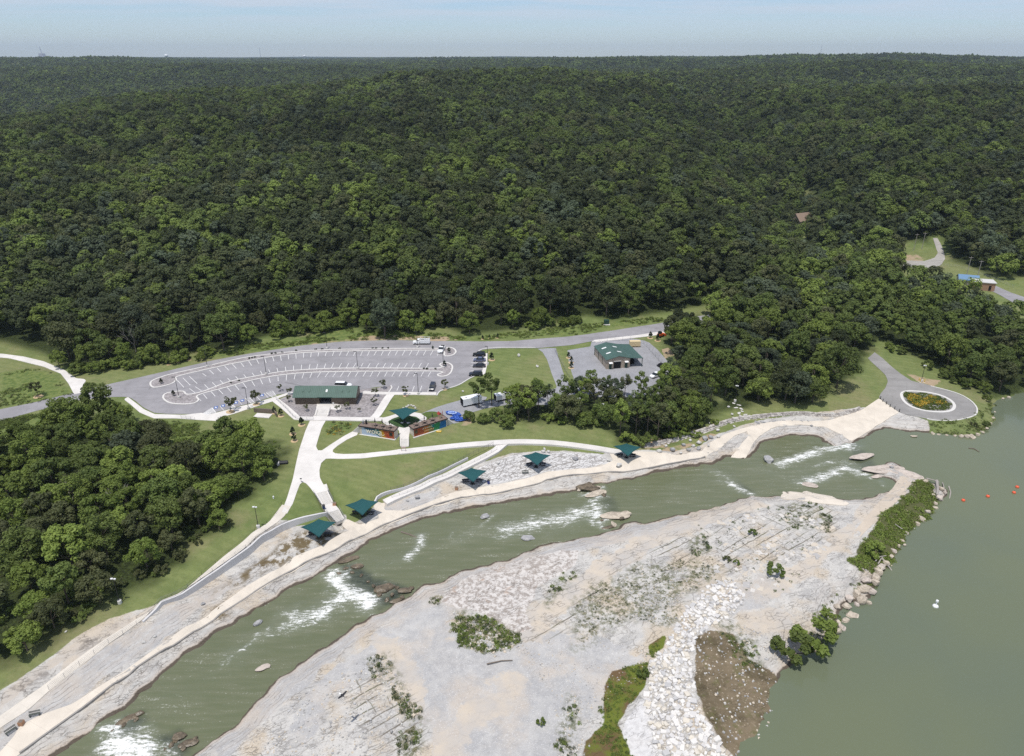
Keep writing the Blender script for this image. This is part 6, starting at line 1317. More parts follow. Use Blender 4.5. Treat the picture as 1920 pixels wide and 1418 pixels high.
# timber crate, orange digger, transformer
p = P1(1190, 650); e = empty('crate_stack', p, R(3), 'pale timber crate stack behind the workshop', 'crate'); q = MB(); q.box((0, 0, 1.35), (4.0, 1.6, 1.9)); q.build('crate', M_PALLET, e); q = MB(); q.box((-1.2, -.1, .2), (.3, 1.5, .4)); q.box((0, -.1, .2), (.3, 1.5, .4)); q.box((1.3, -.1, .2), (.3, 1.5, .4)); q.build('skid', M_WOOD, e)
p = P1(1238, 632); e = empty('loader', p, R(40), 'orange machine parked on the pale apron by the big trees', 'machine'); q = MB(); q.box((0, 0, 1.0), (2.6, 1.4, .9)); q.build('body', M_ORANGE, e); q = MB(); q.box((-.4, 0, 1.9), (1.1, 1.2, .9)); q.build('cab', M_GLASS, e); q = MB(); q.tube((.8, .5, 1.3), (2.3, .5, .7), .12); q.tube((.8, -.5, 1.3), (2.3, -.5, .7), .12); q.box((2.4, 0, .5), (.6, 1.6, .7)); q.build('bucket', M_ORANGE, e)
for x in (-.8, .8):
    for y in (-.75, .75): q = MB(); q.tube((x, y-.15, .45), (x, y+.15, .45), .45, n=12); q.build('wheel', M_TYRE, e)
p = P1(1137, 608.5); e = empty('transformer_box', p, R(5), 'dark green utility box on a pale pad by the forest foot', 'utility box'); q = MB(); q.box((0, 0, .1), (2.6, 2.2, .3)); q.build('pad', M_CONC, e); q = MB(); q.box((0, .1, 1.0), (1.9, 1.5, 1.5)); q.build('cabinet', M_TRIM, e); q = MB(); q.box((0, .1, 1.8), (2.0, 1.6, .12)); q.build('lid', M_TRIM, e)
p = P1(1243, 690); e = empty('equipment_trailer', p, R(-50), 'dark flat trailer at the right edge of the gravel yard', 'trailer'); q = MB(); q.box((0, 0, .6), (4.5, 1.9, .2)); q.build('deck', M_BLACK, e); q = MB(); q.box((-.8, 0, 1.0), (1.6, 1.5, .7)); q.build('load', M_DARKIN, e)
for y in (-.9, .9): q = MB(); q.tube((0, y-.1, .35), (0, y+.1, .35), .35, n=10); q.build('wheel', M_TYRE, e)
# white sedan glimpsed in the yard
car('parked_car', (1236, 704), (1222, 709), 4.6, 1.85, 1.5, WH, 'white car glimpsed through branches below the workshop yard', 'sedan')

# ------------------------------------------------------------------ shade sails
def sail(u, v, label, D=8.0, zlift=0, rot=0., gp='teal shade sails along the river walk', table=True, hi=3.75, lo=2.75):
    """u, v: ground point under the middle"""
    p = P1(u, v); e = empty('shade_sail', p, rot, label, 'shade sail', gp)
    h = D/2; cor = [(-h, 0, hi), (0, -h*.92, lo), (h, 0, hi), (0, h*.92, lo)]
    n = 12; q = MB(); vs = []
    for s in (0, .05):
        for i in range(n+1):
            for j in range(n+1):
                a_, b_ = i/n, j/n
                c0 = [(1-a_)*(1-b_), (1-a_)*b_, a_*b_, a_*(1-b_)]
                x, y, z = (sum(c0[k]*cor[k][t_] for k in range(4)) for t_ in range(3))
                pinch = 1-.11*(math.sin(math.pi*a_)*(1 if True else 0)*(abs(2*b_-1)**3)+math.sin(math.pi*b_)*(abs(2*a_-1)**3))
                vs.append((x*pinch, y*pinch, z+s-.05))
    N = (n+1)**2; fs = []
    for i in range(n):
        for j in range(n):
            k = i*(n+1)+j; fs += [(N+k, N+k+1, N+k+n+2, N+k+n+1), (k, k+n+1, k+n+2, k+1)]
    rim = [i*(n+1) for i in range(n+1)]+[n*(n+1)+j for j in range(1, n+1)]+[i*(n+1)+n for i in range(n-1, -1, -1)]+[j for j in range(n-1, 0, -1)]
    for a_, b_ in zip(rim, rim[1:]+rim[:1]): fs.append((a_, b_, N+b_, N+a_))
    q.add(vs, fs); q.build('canopy', M_SAIL, e, smooth=True)
    q = MB(); q.tube((0, 0, -.4), (0, 0, (hi+lo)/2-.25), .13, n=10); q.build('post', M_BLACK, e)
    q = MB(); q.box((0, 0, .1), (.9, .9, .45)); q.build('base', M_BLACK, e)
    for cx_, cy_2, cz in cor:
        q = MB(); q.tube((0, 0, (hi+lo)/2-.5), (cx_*.98, cy_2*.98, cz-.09), .05, n=6); q.build('arm', M_BLACK, e)
    return p
def picnic(p, dx, dy, rz, label):
    x, y = p.x+dx, p.y+dy; e = empty('picnic_table', (x, y, hz(x, y)+.1), rz, label, 'table'); q = MB(); q.box((0, 0, .74), (1.8, .75, .07)); q.build('table_top', M_BLACK, e)
    for s in (-1, 1): q = MB(); q.box((0, s*.72, .44), (1.8, .28, .06)); q.build('bench_seat', M_BLACK, e)
    q = MB()
    for x in (-.65, .65): q.box((x, 0, .37), (.08, .5, .74)); q.box((x, 0, .4), (.08, 1.6, .08))
    q.build('frame', M_BLACK, e)
SAILS = [(600, 1008, 'teal shade sail nearest the camera, left of the foot of the stairs', .25, 'under the shade sail left of the stairs'), (681, 967.5, 'teal shade sail just right of the stairs by the start of the ramp', .2, 'under the shade sail right of the stairs'), (886, 907, 'teal shade sail beside the blue bin on the river walk', .12, 'under the shade sail by the blue bin'), (1005.5, 876, 'teal shade sail on the white cracked rock by the bench', .03, 'under the shade sail on the white rock'), (1174.5, 859, 'teal shade sail farthest right on the river walk, below the wood', -.08, 'under the farthest river shade sail')]
for u, v, lb, ro, tl_ in SAILS:
    p = sail(u, v, lb, 8.2 if u < 700 else 7.9, rot=ro); picnic(p, -1.9, .5, .2, 'dark picnic table '+tl_+', left one'); picnic(p, 1.8, .7, -.1, 'dark picnic table '+tl_+', right one')
p = sail(759, 792.5, 'teal shade sail over the round turf court behind the mural buildings', 9.0, rot=.03, gp=None, hi=4.2, lo=3.1)

# ------------------------------------------------------------------ lamps
def lamp(u, v, h, label, kind='lot'):
    p = P1(u, v); e = empty('lamp_post', p, 0, label, 'lamp post'); q = MB()
    q.lathe([(.42, -.4), (.42, .7), (.38, .78)], n=12); q.build('base', M_KERB, e)
    q = MB(); q.tube((0, 0, .75), (0, 0, h), .09, .06, 8); q.build('pole', M_BLACK, e)
    q = MB()
    if kind == 'lot': q.box((-.5, 0, h), (1.0, .3, .12)); q.build('lamp_head', M_BLACK, e)
    else: q.box((-.3, 0, h+.15), (.5, .28, .22)); q.box((.28, .05, h+.05), (.4, .26, .22)); q.tube((0, 0, h-.1), (0, 0, h+.4), .05); q.build('lamp_head', M_WHITE, e)
for u, v, h, lb in [(389, 688.5, 7.3, 'black lamp post on the strip beside the road, leftmost on the upper kerb'), (499.5, 703, 6.8, 'black lamp post on the lower gravel strip left of its middle'), (336, 746.5, 7.3, 'black lamp post on the rounded gravel island left of the lower strip'), (613.5, 654.5, 6.5, 'black lamp post on the upper kerb strip above the pavilion'), (671, 692, 6.6, 'black lamp post on the lower gravel strip straight above the pavilion roof'), (783, 652.5, 6.5, 'black lamp post on the upper strip in front of the service truck'), (831.5, 691, 6.0, 'black lamp post on the rounded gravel island right of the lower strip'), (784.5, 740, 7.5, 'black lamp post at the near sidewalk right of the pavilion gravel'), (914.5, 684, 7.0, 'black lamp post beside the four parked cars'), (466, 767, 7.2, 'black lamp post behind the blue accessible bays')]: lamp(u, v, h, lb)
for u, v, h, lb in [(484.5, 990, 5.8, 'black lamp post with white head on the grass bank left of the plaza path'), (225, 1131, 6.2, 'white-headed lamp post on the grass bank near the lower end of the left wood'), (1378, 753.5, 5.6, 'black lamp post with white head at the top of the stepping stones'), (1727, 716, 6.0, 'black lamp post with white head beside the yellow bollards above the turnaround'), (1128, 788, 5.4, 'white-headed lamp post in the shade of the tree belt')]: lamp(u, v, h, lb, 'walk')

# ------------------------------------------------------------------ bollards, bins, benches, signs
def simple(name, u, v, parts, label, cat, group=None, rz=0, dz=0.):
    p = P1(u, v); p.z += dz
    if len(parts) == 1: o = parts[0][1].build(parts[0][0] and name, parts[0][2]); o.location = p; o.rotation_euler = (0, 0, rz); return tag(o, label, cat, group)
    e = empty(name, p, rz, label, cat, group)
    for nm, mb, mt in parts: mb.build(nm, mt, e)
    return e
ML = lambda *pr, n=10: MB().lathe(list(pr), n=n)
for i, (u, v) in enumerate([(1650.5, 748.5), (1655, 753.5), (1661.5, 758.5), (1668.5, 763.5), (1677, 768), (1686, 772.5)]):
    simple('bollard', u, v, [('post', ML((.11, -.2), (.11, .95), (.06, 1.0)), M_BLACK), ('base', ML((.18, -.2), (.18, .12)), M_BLACK)], 'black bollard in the row between the turnaround road and the river walk', 'bollard', 'black bollards at the turnaround', dz=.1)
for i, (u, v) in enumerate([(1722.5, 715.5), (1725, 717.5), (1733, 718)]):
    simple('bollard', u, v, [('post', ML((.12, -.2), (.12, 1.25), (.05, 1.32)), M_YEL), ('base', ML((.3, -.3), (.3, .1)), M_KERB)], 'yellow bollard guarding the lamp post beside the turnaround', 'bollard', 'yellow bollards at the turnaround lamp')
def bin_(u, v, lb, mt): simple('litter_bin', u, v, [('drum', ML((.30, 0), (.36, .15), (.36, .95)), mt), ('lid', ML((.38, .95), (.34, 1.12), (.16, 1.25)), M_BLACK)], lb, 'bin', dz=.1)
NB = plain('navy_bin', (.02, .04, .12), .5, .4)
bin_(607.5, 954.5, 'navy litter bin on the stair landing', NB); bin_(916, 907.5, 'blue litter bin on the river walk beside a shade sail', plain('blue_bin', (.03, .05, .22), .5, .4))
def planter(u, v, lb): simple('planter', u, v, [('box', MB().box((0, 0, .35), (.8, .8, .75)), plain('terracotta', (.40, .22, .13))), ('soil', MB().box((0, 0, .75), (.66, .66, .08)), M_WOOD)], lb, 'planter', dz=.1)
planter(627.5, 948, 'square terracotta planter at the right side of the stair landing'); planter(856, 918.5, 'small brick-coloured planter on the river walk left of the blue bin'); planter(41, 1359, 'small rust-coloured planter between two benches at the lower left')
def bench(u, v, rz, lb):
    q1 = MB().box((0, -.12, .45), (1.8, .12, .06)).box((0, .05, .45), (1.8, .12, .06)).box((0, .2, .45), (1.8, .08, .06)); q2 = MB().box((0, .28, .70), (1.8, .05, .12)).box((0, .30, .9), (1.8, .05, .12)); q3 = MB()
    for x in (-.75, .75): q3.box((x, 0, .22), (.08, .5, .44))
    simple('bench', u, v, [('seat', q1, BM), ('backrest', q2, BM), ('frame', q3, BM)], lb, 'bench', rz=rz, dz=.1)
BM = plain('bench_grey_green', (.10, .11, .10), .6); bench(985, 889, .1, 'dark bench on the river walk below the middle shade sail'); bench(66, 1343, .3, 'dark bench on the lower left walk, right of the planter'); bench(22, 1374, 1.0, 'dark bench at the lower left picture edge')
simple('notice_board', 757, 847, [('post', MB().box((-.6, 0, .7), (.09, .09, 1.5)).box((.6, 0, .7), (.09, .09, 1.5)), plain('red_brown_post', (.22, .09, .06))), ('board', MB().box((0, -.03, 1.25), (1.3, .06, .6)), plain('board_face', (.55, .42, .38)))], 'small framed notice board on the path at the foot of the short stairs', 'sign', dz=.12)
simple('path_sign', 565, 905, [('post', MB().box((0, 0, .5), (.07, .07, 1.1)), M_BLACK), ('board', MB().box((0, 0, 1.1), (.5, .4, .05)), M_BLACK)], 'tiny dark reading stand at the tip of the lawn triangle', 'sign', dz=.1)
simple('hydrant', 513, 935, [('body', ML((.16, -.1), (.16, .6), (.1, .78)), M_WHITE), ('cap', ML((.22, .5), (.22, .58)), M_WHITE)], 'small white standpipe on the grass bank', 'hydrant')
simple('hydrant', 917, 663.5, [('body', ML((.16, -.1), (.16, .7), (.1, .88)), M_YEL), ('cap', ML((.22, .55), (.22, .65)), M_WHITE)], 'pale hydrant on the grass beside the parked cars', 'hydrant')
simple('culvert_pipe', 531, 870, [('pipe', MB().tube((-1, 0, .3), (1.2, .3, .3), .55, n=12), M_BLACK), ('collar', MB().box((-1.1, -.2, .2), (.5, 1.6, .8)), M_CONC)], 'black culvert mouth in the grass swale right of the left wood', 'culvert')
simple('yellow_board', 823, 810, [('deck', MB().box((0, 0, .15), (1.4, .8, .2)), M_YEL), ('rim', MB().box((0, 0, .27), (1.0, .4, .06)), M_PALLET)], 'yellow float lying on the lawn in front of the right mural building', 'float')
for u, v, lb in ((1713, 470, 'wooden utility pole left of the county road bend'), (1728, 468, 'wooden utility pole just right of another by the road bend'), (1812, 517, 'pale utility pole behind the blue-roofed pump house'), (1831, 525, 'dark utility pole beside the white-roofed brick shed')):
    simple('utility_pole', u, v, [('pole', MB().tube((0, 0, -1), (0, 0, 9.5), .16, .11), M_DEAD), ('crossarm', MB().box((0, 0, 9), (2.2, .12, .14)), M_DEAD)], lb, 'utility pole')

# ------------------------------------------------------------------ young planted trees and cones
CON = [crown_mesh(500+s, LM['conif'], Rr=.75, H=2.3, base=.03, nc=22, nl=26, ls=.26, shape='cone') for s in range(2)]
SAP = [crown_mesh(510+s, LM['olive'], Rr=1.15, H=3.2, base=.3, nc=13, nl=22, ls=.34, shape='vase') for s in range(3)]
SAPT = bpy.data.meshes.new('trunk'); _m = MB(); _m.tube((0, 0, -.2), (0, 0, 2.4), .06, .03, 6); SAPT.from_pydata(_m.v, [], _m.f); SAPT.materials.append(M_BARK)
M_MULCH = plain('tan_mulch', (.50, .37, .22), .9, .1, .15, 3)
def planted(u, v, kind, sc, label, group, mulch=True):
    p = P1(u, v); e = empty('young_conifer' if kind == 'con' else 'sapling', p, u % 6, label, 'tree', group); e.scale = (sc,)*3
    for nm, me in (('crown', random.choice(CON if kind == 'con' else SAP)), ('trunk', SAPT)): o = bpy.data.objects.new(nm, me); COL.objects.link(o); o.parent = e
    if mulch: q = MB(); q.lathe([(.95, -.2), (.85, .05), (.5, .1)], n=14); q.build('mulch_ring', M_MULCH, e)
for u, v, s in [(316, 684, .8), (335, 679, .8), (355, 675, 1.0), (905, 636, .8), (918, 635, .8), (933, 633.5, .9)]: planted(u, v, 'con', s, 'small dark conifer in a mulch ring beside the parking road', 'young conifers beside the parking road')
for u, v, s, lb in [(303, 720, 1, 'young conifer on the gravel head left of the upper strip'), (326, 743, 1, 'young conifer on the rounded gravel island by the left lamp post'), (842, 662, 1.05, 'young conifer on the gravel head right of the white pickup'), (834, 687, 1.1, 'young conifer on the right rounded gravel island beside the lamp post'), (811.5, 655, .7, 'tiny conifer on the upper strip left of the white pickup')]: planted(u, v, 'con', s, lb, None, False)
for u, v, s in [(515, 774.5, 1.1), (527, 780, 1.2), (565.5, 797, 1.3), (549, 814, 1.2), (552, 827, 1.2)]: planted(u, v, 'con', s, 'young conifer in a mulch ring on the lawn left of the plaza', 'young conifers left of the plaza')
for u, v, s in [(922, 675, 1.4), (1066, 671, 1.1), (1071, 680, 1.2), (1071, 690, 1.2)]: planted(u, v, 'con', s, 'young conifer on the grass near the gravel yard', 'young conifers near the gravel yard')
for u, v, s, lb in [(1219, 634, 1.3, 'left one of two mulched conifers below the orange machine'), (1233, 639, 1.4, 'right one of two mulched conifers below the orange machine')]: planted(u, v, 'con', s, lb, None)
for u, v, s in [(526, 734, .8), (543, 740.5, .8), (541.5, 754, .8), (575, 771, .7), (633, 773, .8), (651, 768, .8), (674, 773, .5), (704, 744, 1.0), (702, 760, .9), (719, 729, 1.0)]: planted(u, v, 'sap', s, 'thin sapling planted in the grey gravel around the pavilion', 'saplings in the pavilion gravel', False)
for u, v, s, lb in [(433, 772, 1.7, 'pale green sapling behind the accessible bays, the left of two'), (481, 758, 1.5, 'pale green sapling behind the accessible bays, the right of two'), (761, 742, 1.1, 'sapling in a mulch ring at the sidewalk below the near bays'), (834, 730, 1.15, 'sapling in a mulch ring at the kerb right of the dark SUV'), (72, 744, 1.7, 'lone young tree on the grass between trail and road at the left')]: planted(u, v, 'sap', s, lb, None)
for i, (u, v) in enumerate([(467, 673), (473, 672), (478, 671), (510, 664), (517, 663.5), (529, 662), (555, 658.5), (592, 656), (604, 656), (637, 654.5), (699, 654), (705, 654), (717, 654), (728, 654), (795, 692.5), (801, 693), (817, 693), (433, 719), (448, 715)]): add_tree(tuple(P1(u, v))[:2], (BUSH[i % 4], None), 'conif', .22, i, 'planted_shrub', 'tiny dark shrub planted in the gravel strips of the car park', 'shrub', 'tiny shrubs in the car park strips')

# ------------------------------------------------------------------ rocks
def rock_mat(name, a, b, dark=None, wet=False):
    t = NT(name); tc = t.n('ShaderNodeTexCoord'); oi = t.n('ShaderNodeObjectInfo')
    n = t.noise(.8, 6, .65); col = t.mix(t.mapr(n, .3, .7), a, b)
    ly = t.n('ShaderNodeTexWave', wave_type='BANDS', bands_direction='Z'); ly.inputs['Scale'].default_value = .9; ly.inputs['Distortion'].default_value = 4; ly.inputs['Detail'].default_value = 3; t.l(t.pos, ly.inputs['Vector'])
    col = t.mix(t.mapr(ly.outputs['Fac'], .6, .95, 0, .4), col, dark or tuple(q*.5 for q in a))
    col = t.mix(t.mapr(t.noise(3.5, 4), .55, .75, 0, .5), col, tuple(min(.75, q*1.3) for q in b))
    return t.fin(col, .85 if not wet else .35, .2 if not wet else .45, t.bump(t.noise(2.5, 5), .12, .8))
RK = {'pale': rock_mat('pale_boulder', (.50, .48, .45), (.62, .60, .57)), 'grey': rock_mat('grey_boulder', (.28, .28, .29), (.40, .39, .38)), 'tan': rock_mat('tan_boulder', (.40, .34, .27), (.54, .47, .38)), 'brown': rock_mat('brown_rapids_rock', (.085, .065, .042), (.19, .15, .10), wet=True), 'shelf': rock_mat('pink_grey_shelf_rock', (.42, .36, .31), (.55, .48, .42))}
_ico = None
def rock_mesh(seed, flat=.6, sub=3, blocky=.5):
    import bmesh
    bm = bmesh.new(); bmesh.ops.create_icosphere(bm, subdivisions=sub, radius=.5); r = np.random.default_rng(seed)
    pl = [(lambda d: (d/np.linalg.norm(d), r.uniform(.26, .43)))(r.normal(size=3)*np.array([1, 1, .8])) for _ in range(14)]
    for v in bm.verts:
        p = np.array(v.co)
        for d, k in pl:
            s = p@d
            if s > k: p = p-d*(s-k)*.92
        p *= 1+.22*float(fbm(np.array([p[0]*3+seed]), np.array([p[1]*3+p[2]*2]), .9, 4, seed)[0])
        p[2] *= flat; v.co = p
    me = bpy.data.meshes.new('boulder'); bm.to_mesh(me); bm.free(); return me
RM = [rock_mesh(s, .62) for s in range(7)]+[rock_mesh(20+s, .30) for s in range(4)]
def pxm(u, v): p = P1(u, v); d = p-Vector((0, 0, CAMH)); return F/(d.y*cp-d.z*sp)
def boulder(u, v, wpx, label, mk='pale', asp=.75, hgt=None, mesh=None, group=None, water=False, rz=None, sink=.18, name='boulder', dz=0):
    p = W1(u, v) if water else P1(u, v); s = wpx/pxm(u, v)
    me = RM[(int(u*7+v*3)) % 7 if mesh is None else mesh].copy() if False else RM[(int(u*7+v*3)) % 7 if mesh is None else mesh]
    o = bpy.data.objects.new(name, me); COL.objects.link(o)
    if not me.materials: me.materials.append(RK['pale'])
    o.material_slots[0].link = 'OBJECT'; o.material_slots[0].material = RK[mk]
    h = (hgt or s*.8); o.scale = (s*1.1, s*asp*1.1, h*1.5); o.location = (p.x, p.y, p.z+h*(.5-sink)*.9+dz); o.rotation_euler = (0, 0, (u*1.7 % 3) if rz is None else rz)
    return tag(o, label, 'rock', group)
# in the river
for u, v, w_, lb, mk, asp, h, me, rz in [(482, 1171, 22, 'rounded grey rock in the river with a foam tail, nearest the left bank', 'grey', .6, 1.1, 1, .9), (494, 1253, 28, 'flat layered pale rock islet alone in the lower river', 'shelf', .6, .9, 8, .35), (910, 971, 20, 'dark grey boulder in the river under the middle rapids', 'grey', .8, 1.5, 2, 0), (990, 1010, 25, 'oval grey boulder in the middle pool nearer the gravel island', 'grey', .7, 1.1, 3, 0), (1441, 866, 22, 'round grey boulder in the upper pool below the launch ramp', 'grey', .9, 2.2, 4, .3), (1519, 911, 30, 'flat layered rock islet near the small beige ramp', 'shelf', .6, .9, 9, -.1),
    (1713, 819, 15, 'small tan rock in the lake just off the rock bank', 'tan', .6, .8, 7, 0)]: boulder(u, v, w_, lb, mk, asp, h, me, water=True, rz=rz)
for u, v, w_, lb, mk, asp, h, me, rz in [(1619, 858, 56, 'long flat layered rock slab standing at the head of the top rapids', 'shelf', .42, 1.8, 10, .30), (1118, 927, 46, 'long low pale slab rock in the middle drop', 'tan', .45, 1.3, 8, .35), (1098, 918, 48, 'rough brown rock mass on the bank at the middle drop', 'brown', .55, 2.2, 0, .1), (1155, 970, 56, 'long tan slab rock on the island side of the middle drop', 'tan', .42, 1.6, 9, .15), (1172, 967, 30, 'pale rounded end rock beside the long tan slab in the middle drop', 'tan', .6, 1.5, 2, .2),
    (1140, 990, 34, 'low dark wet rock at the foot of the middle drop', 'brown', .35, .7, 7, .4), (668, 1064, 28, 'dark wet rock with a white spot above the big drop', 'brown', .6, 1.1, 1, .3), (655, 1050, 42, 'low brown ledge rock along the bank above the big drop', 'brown', .4, .8, 8, .4), (722, 1105, 40, 'dark brown rock standing in the middle of the big drop', 'brown', .6, 1.6, 3, .4), (757, 1110, 34, 'brown ledge rock between the big drop and the gravel island', 'brown', .5, 1.1, 5, .2), (742, 1128, 30, 'low dark rock at the island foot of the big drop', 'brown', .5, .8, 7, .5),
    (262, 1340, 22, 'small dark rock at the upper bank of the lowest drop', 'brown', .6, .9, 2, .3), (240, 1350, 40, 'dark wet ledge at the upper bank of the lowest drop', 'brown', .5, .8, 8, .5), (335, 1386, 30, 'dark rock in the lowest drop by the island', 'brown', .6, 1.3, 4, .3), (355, 1396, 36, 'brown ledge rock at the island side of the lowest drop', 'brown', .5, 1.0, 9, .5)]: boulder(u, v, w_, lb, mk, asp, h, me, water=True, rz=rz)
boulder(1662, 882, 88, 'broad layered rock shelf at the lake mouth of the channel', 'shelf', .42, 1.7, 10, water=True, rz=.1); boulder(1700, 893, 62, 'second layered rock shelf joining the lake mouth shelf to the weedy bank', 'shelf', .5, 2.0, 9, water=True, rz=-.4); boulder(1643, 895, 22, 'small flat rock below the broad rock shelf', 'shelf', .6, .9, 8, water=True)
for k, (u, v, w_) in enumerate([(648, 1068, 12), (660, 1075, 10), (678, 1080, 9), (700, 1100, 10), (712, 1118, 14), (735, 1118, 12), (726, 1126, 12), (770, 1106, 14), (690, 1092, 8), (745, 1104, 10), (635, 1078, 12), (755, 1122, 12)]): boulder(u, v, w_, 'dark wet stone among the white water of the big drop', 'brown', .7, group='dark stones in the big drop', water=True, mesh=k % 7, sink=.3)
for k, (u, v, w_) in enumerate([(255, 1352, 12), (232, 1362, 14), (212, 1372, 10), (322, 1398, 14), (345, 1406, 14), (310, 1408, 10), (366, 1388, 14)]): boulder(u, v, w_, 'dark wet stone in the lowest drop at the picture bottom', 'brown', .7, group='dark stones in the lowest drop', water=True, mesh=k % 7, sink=.3)
for k, (u, v, w_) in enumerate([(1086, 921, 14), (1106, 912, 16), (1122, 916, 12), (1132, 930, 12), (1135, 972, 14), (1165, 975, 12), (1150, 985, 14), (1128, 978, 9)]): boulder(u, v, w_, 'brown rock in the cluster around the middle drop', 'brown' if k % 2 else 'tan', .7, group='rocks around the middle drop', water=True, mesh=k % 7, sink=.25)
# planted boulders
for u, v, w_ in [(1235, 848, 11), (1260, 845, 12), (1281, 836, 10), (1290, 845, 10), (1311, 832, 11), (1299, 838, 9), (1322, 825, 14), (1332, 822, 12), (1347, 820, 9), (1310, 842, 10), (1276, 851, 7), (1328, 837, 7)]: boulder(u, v, w_, 'pale boulder in the scatter between the drystone wall and the river walk', 'pale' if w_ % 2 else 'grey', group='boulders between the drystone wall and the walk')
for u, v, w_ in [(1376, 757, 8), (1385, 760, 9), (1380, 765, 9), (1390, 767, 10), (1392, 772, 8), (1386, 775, 10), (1398, 778, 11), (1405, 781, 9), (1388, 780, 9)]: boulder(u, v, w_, 'flat pale stepping stone in the rough flight through the lawn to the drystone wall', 'pale', .6, .35, 7+w_ % 4, group='stepping stones through the lawn', name='stepping_stone')
for u, v, w_ in [(1366, 764, 6), (1372, 778, 7), (1331, 795, 6), (1333, 799, 6), (1345, 792, 4), (1376, 788, 10), (1302, 792, 4), (1446, 778, 8), (1560, 778, 10)]: boulder(u, v, w_, 'white stone on the grass just above the drystone wall', 'pale', group='white stones above the drystone wall')
for u, v, w_ in [(1345, 809, 9), (1294, 827, 8), (1248, 838, 8), (1376, 801, 7)]: boulder(u, v, w_, 'pale rock lying at the foot of the drystone wall', 'pale', group='rocks at the foot of the drystone wall')
for u, v, w_ in [(1420, 793, 16), (1431, 792, 12), (1451, 790, 12), (1470, 789, 6), (1485, 789, 5), (1503, 790, 6), (1515, 789.5, 7)]: boulder(u, v, w_, 'flat grey rock in the white strip below the drystone wall', 'grey', .5, .5, 7+w_ % 4, group='flat grey rocks below the drystone wall')
for u, v, w_, lb in [(933, 869, 9, 'white boulder on the grass left of the white cracked rock'), (1021, 843, 7, 'upper stone of the trio above the middle shade sail'), (1018, 848, 9, 'left stone of the trio above the middle shade sail'), (1028, 848, 8, 'right stone of the trio above the middle shade sail'), (1078, 862, 12, 'grey boulder on the white cracked rock right of the middle shade sail'), (1140, 865, 9, 'flat grey rock at the right end of the white cracked rock'), (1160, 875, 14, 'pale flat rock at the walk edge below the farthest river sail'), (782, 935, 12, 'dark slab lying on the grey patch beside the ramp'), (764, 940, 6, 'small dark stone on the grey patch beside the ramp'), (868, 735, 6, 'white stone alone on the grass below the parked cars'), (973, 668, 9, 'white stone on the grass right of the parked cars'), (1007, 688, 7, 'white stone at the end of the drainage line near the yard'), (124, 1185, 5, 'white stone on the grass bank at the lower left'), (1687, 852, 3, 'small stone at the rock point'), (1671, 878, 9, 'dark grey rock on the rock point by the lake'),
    (1521, 799, 5, 'small dark rock on the curved ledges below the walk'), (290, 1195, 8, 'small pale slab on the grey rock between the two walks'), (270, 1205, 8, 'second small slab on the grey rock between the two walks'), (380, 1134, 9, 'dark stone on the ledges beside the walk crack')]: boulder(u, v, w_, lb, 'grey' if 'dark' in lb or 'grey boulder' in lb else 'pale')
for k, (u, v) in enumerate([(757, 767), (762, 764), (766, 762), (771, 761.5), (775, 763), (779, 766), (754, 770)]): boulder(u, v, 6, 'white stone of the heap in the grass hollow beside the courtyard', 'pale', group='white stones in the courtyard hollow')
# lake bank boulders
for k, (u, v, w_) in enumerate([(1771, 925, 9), (1764, 918, 12), (1750, 930, 10), (1762, 937, 17), (1753, 946, 12), (1752, 955, 14), (1738, 962, 14), (1727, 975, 16), (1720, 985, 13), (1699, 1001, 12), (1690, 1016, 11), (1684, 1027, 13), (1676, 1036, 15), (1670, 1047, 14), (1660, 1058, 16), (1652, 1066, 20), (1646, 1076, 22), (1640, 1086, 24), (1622, 1092, 22), (1641, 1096, 20), (1620, 1108, 26), (1634, 1112, 22), (1605, 1118, 24), (1615, 1128, 26), (1592, 1126, 20), (1588, 1140, 20), (1570, 1140, 16), (1577, 1178, 18), (1567, 1186, 22), (1560, 1196, 20), (1551, 1190, 16), (1572, 1168, 12), (1735, 905, 14), (1605, 1135, 14)]): boulder(u, v, w_, 'big tan boulder in the rock armour along the lake edge of the weedy bank', 'tan' if k % 3 else 'shelf', .7, group='boulders armouring the lake bank', water=False, sink=.25)
boulder(1595, 1159, 27, 'largest tan block on the lake edge near the bushes', 'tan', .8, 2.0, 0, rz=.4); boulder(1585, 1167, 20, 'tan block just below the largest one on the lake edge', 'tan', .7, 1.4, 2, rz=.2); boulder(1627, 1133, 14, 'pointed tan block leaning into the lake', 'tan', .6, 1.4, 1, rz=-.5); boulder(1696, 1023, 7, 'tiny rock sticking out of the lake beside the weedy bank', 'tan', water=True)
for k, (u, v, w_) in enumerate([(1760, 818, 9), (1775, 818, 8), (1790, 819, 9), (1802, 820, 12), (1812, 820, 12), (1822, 821, 14), (1833, 817, 10), (1842, 812, 9), (1850, 805, 9), (1856, 796, 9), (1862, 785, 8), (1864, 775, 8), (1880, 749, 8), (1890, 747, 9), (1748, 814, 9)]): boulder(u, v, w_, 'small tan rock rimming the grassy point below the turnaround', 'tan', group='rocks rimming the grassy point', sink=.25)

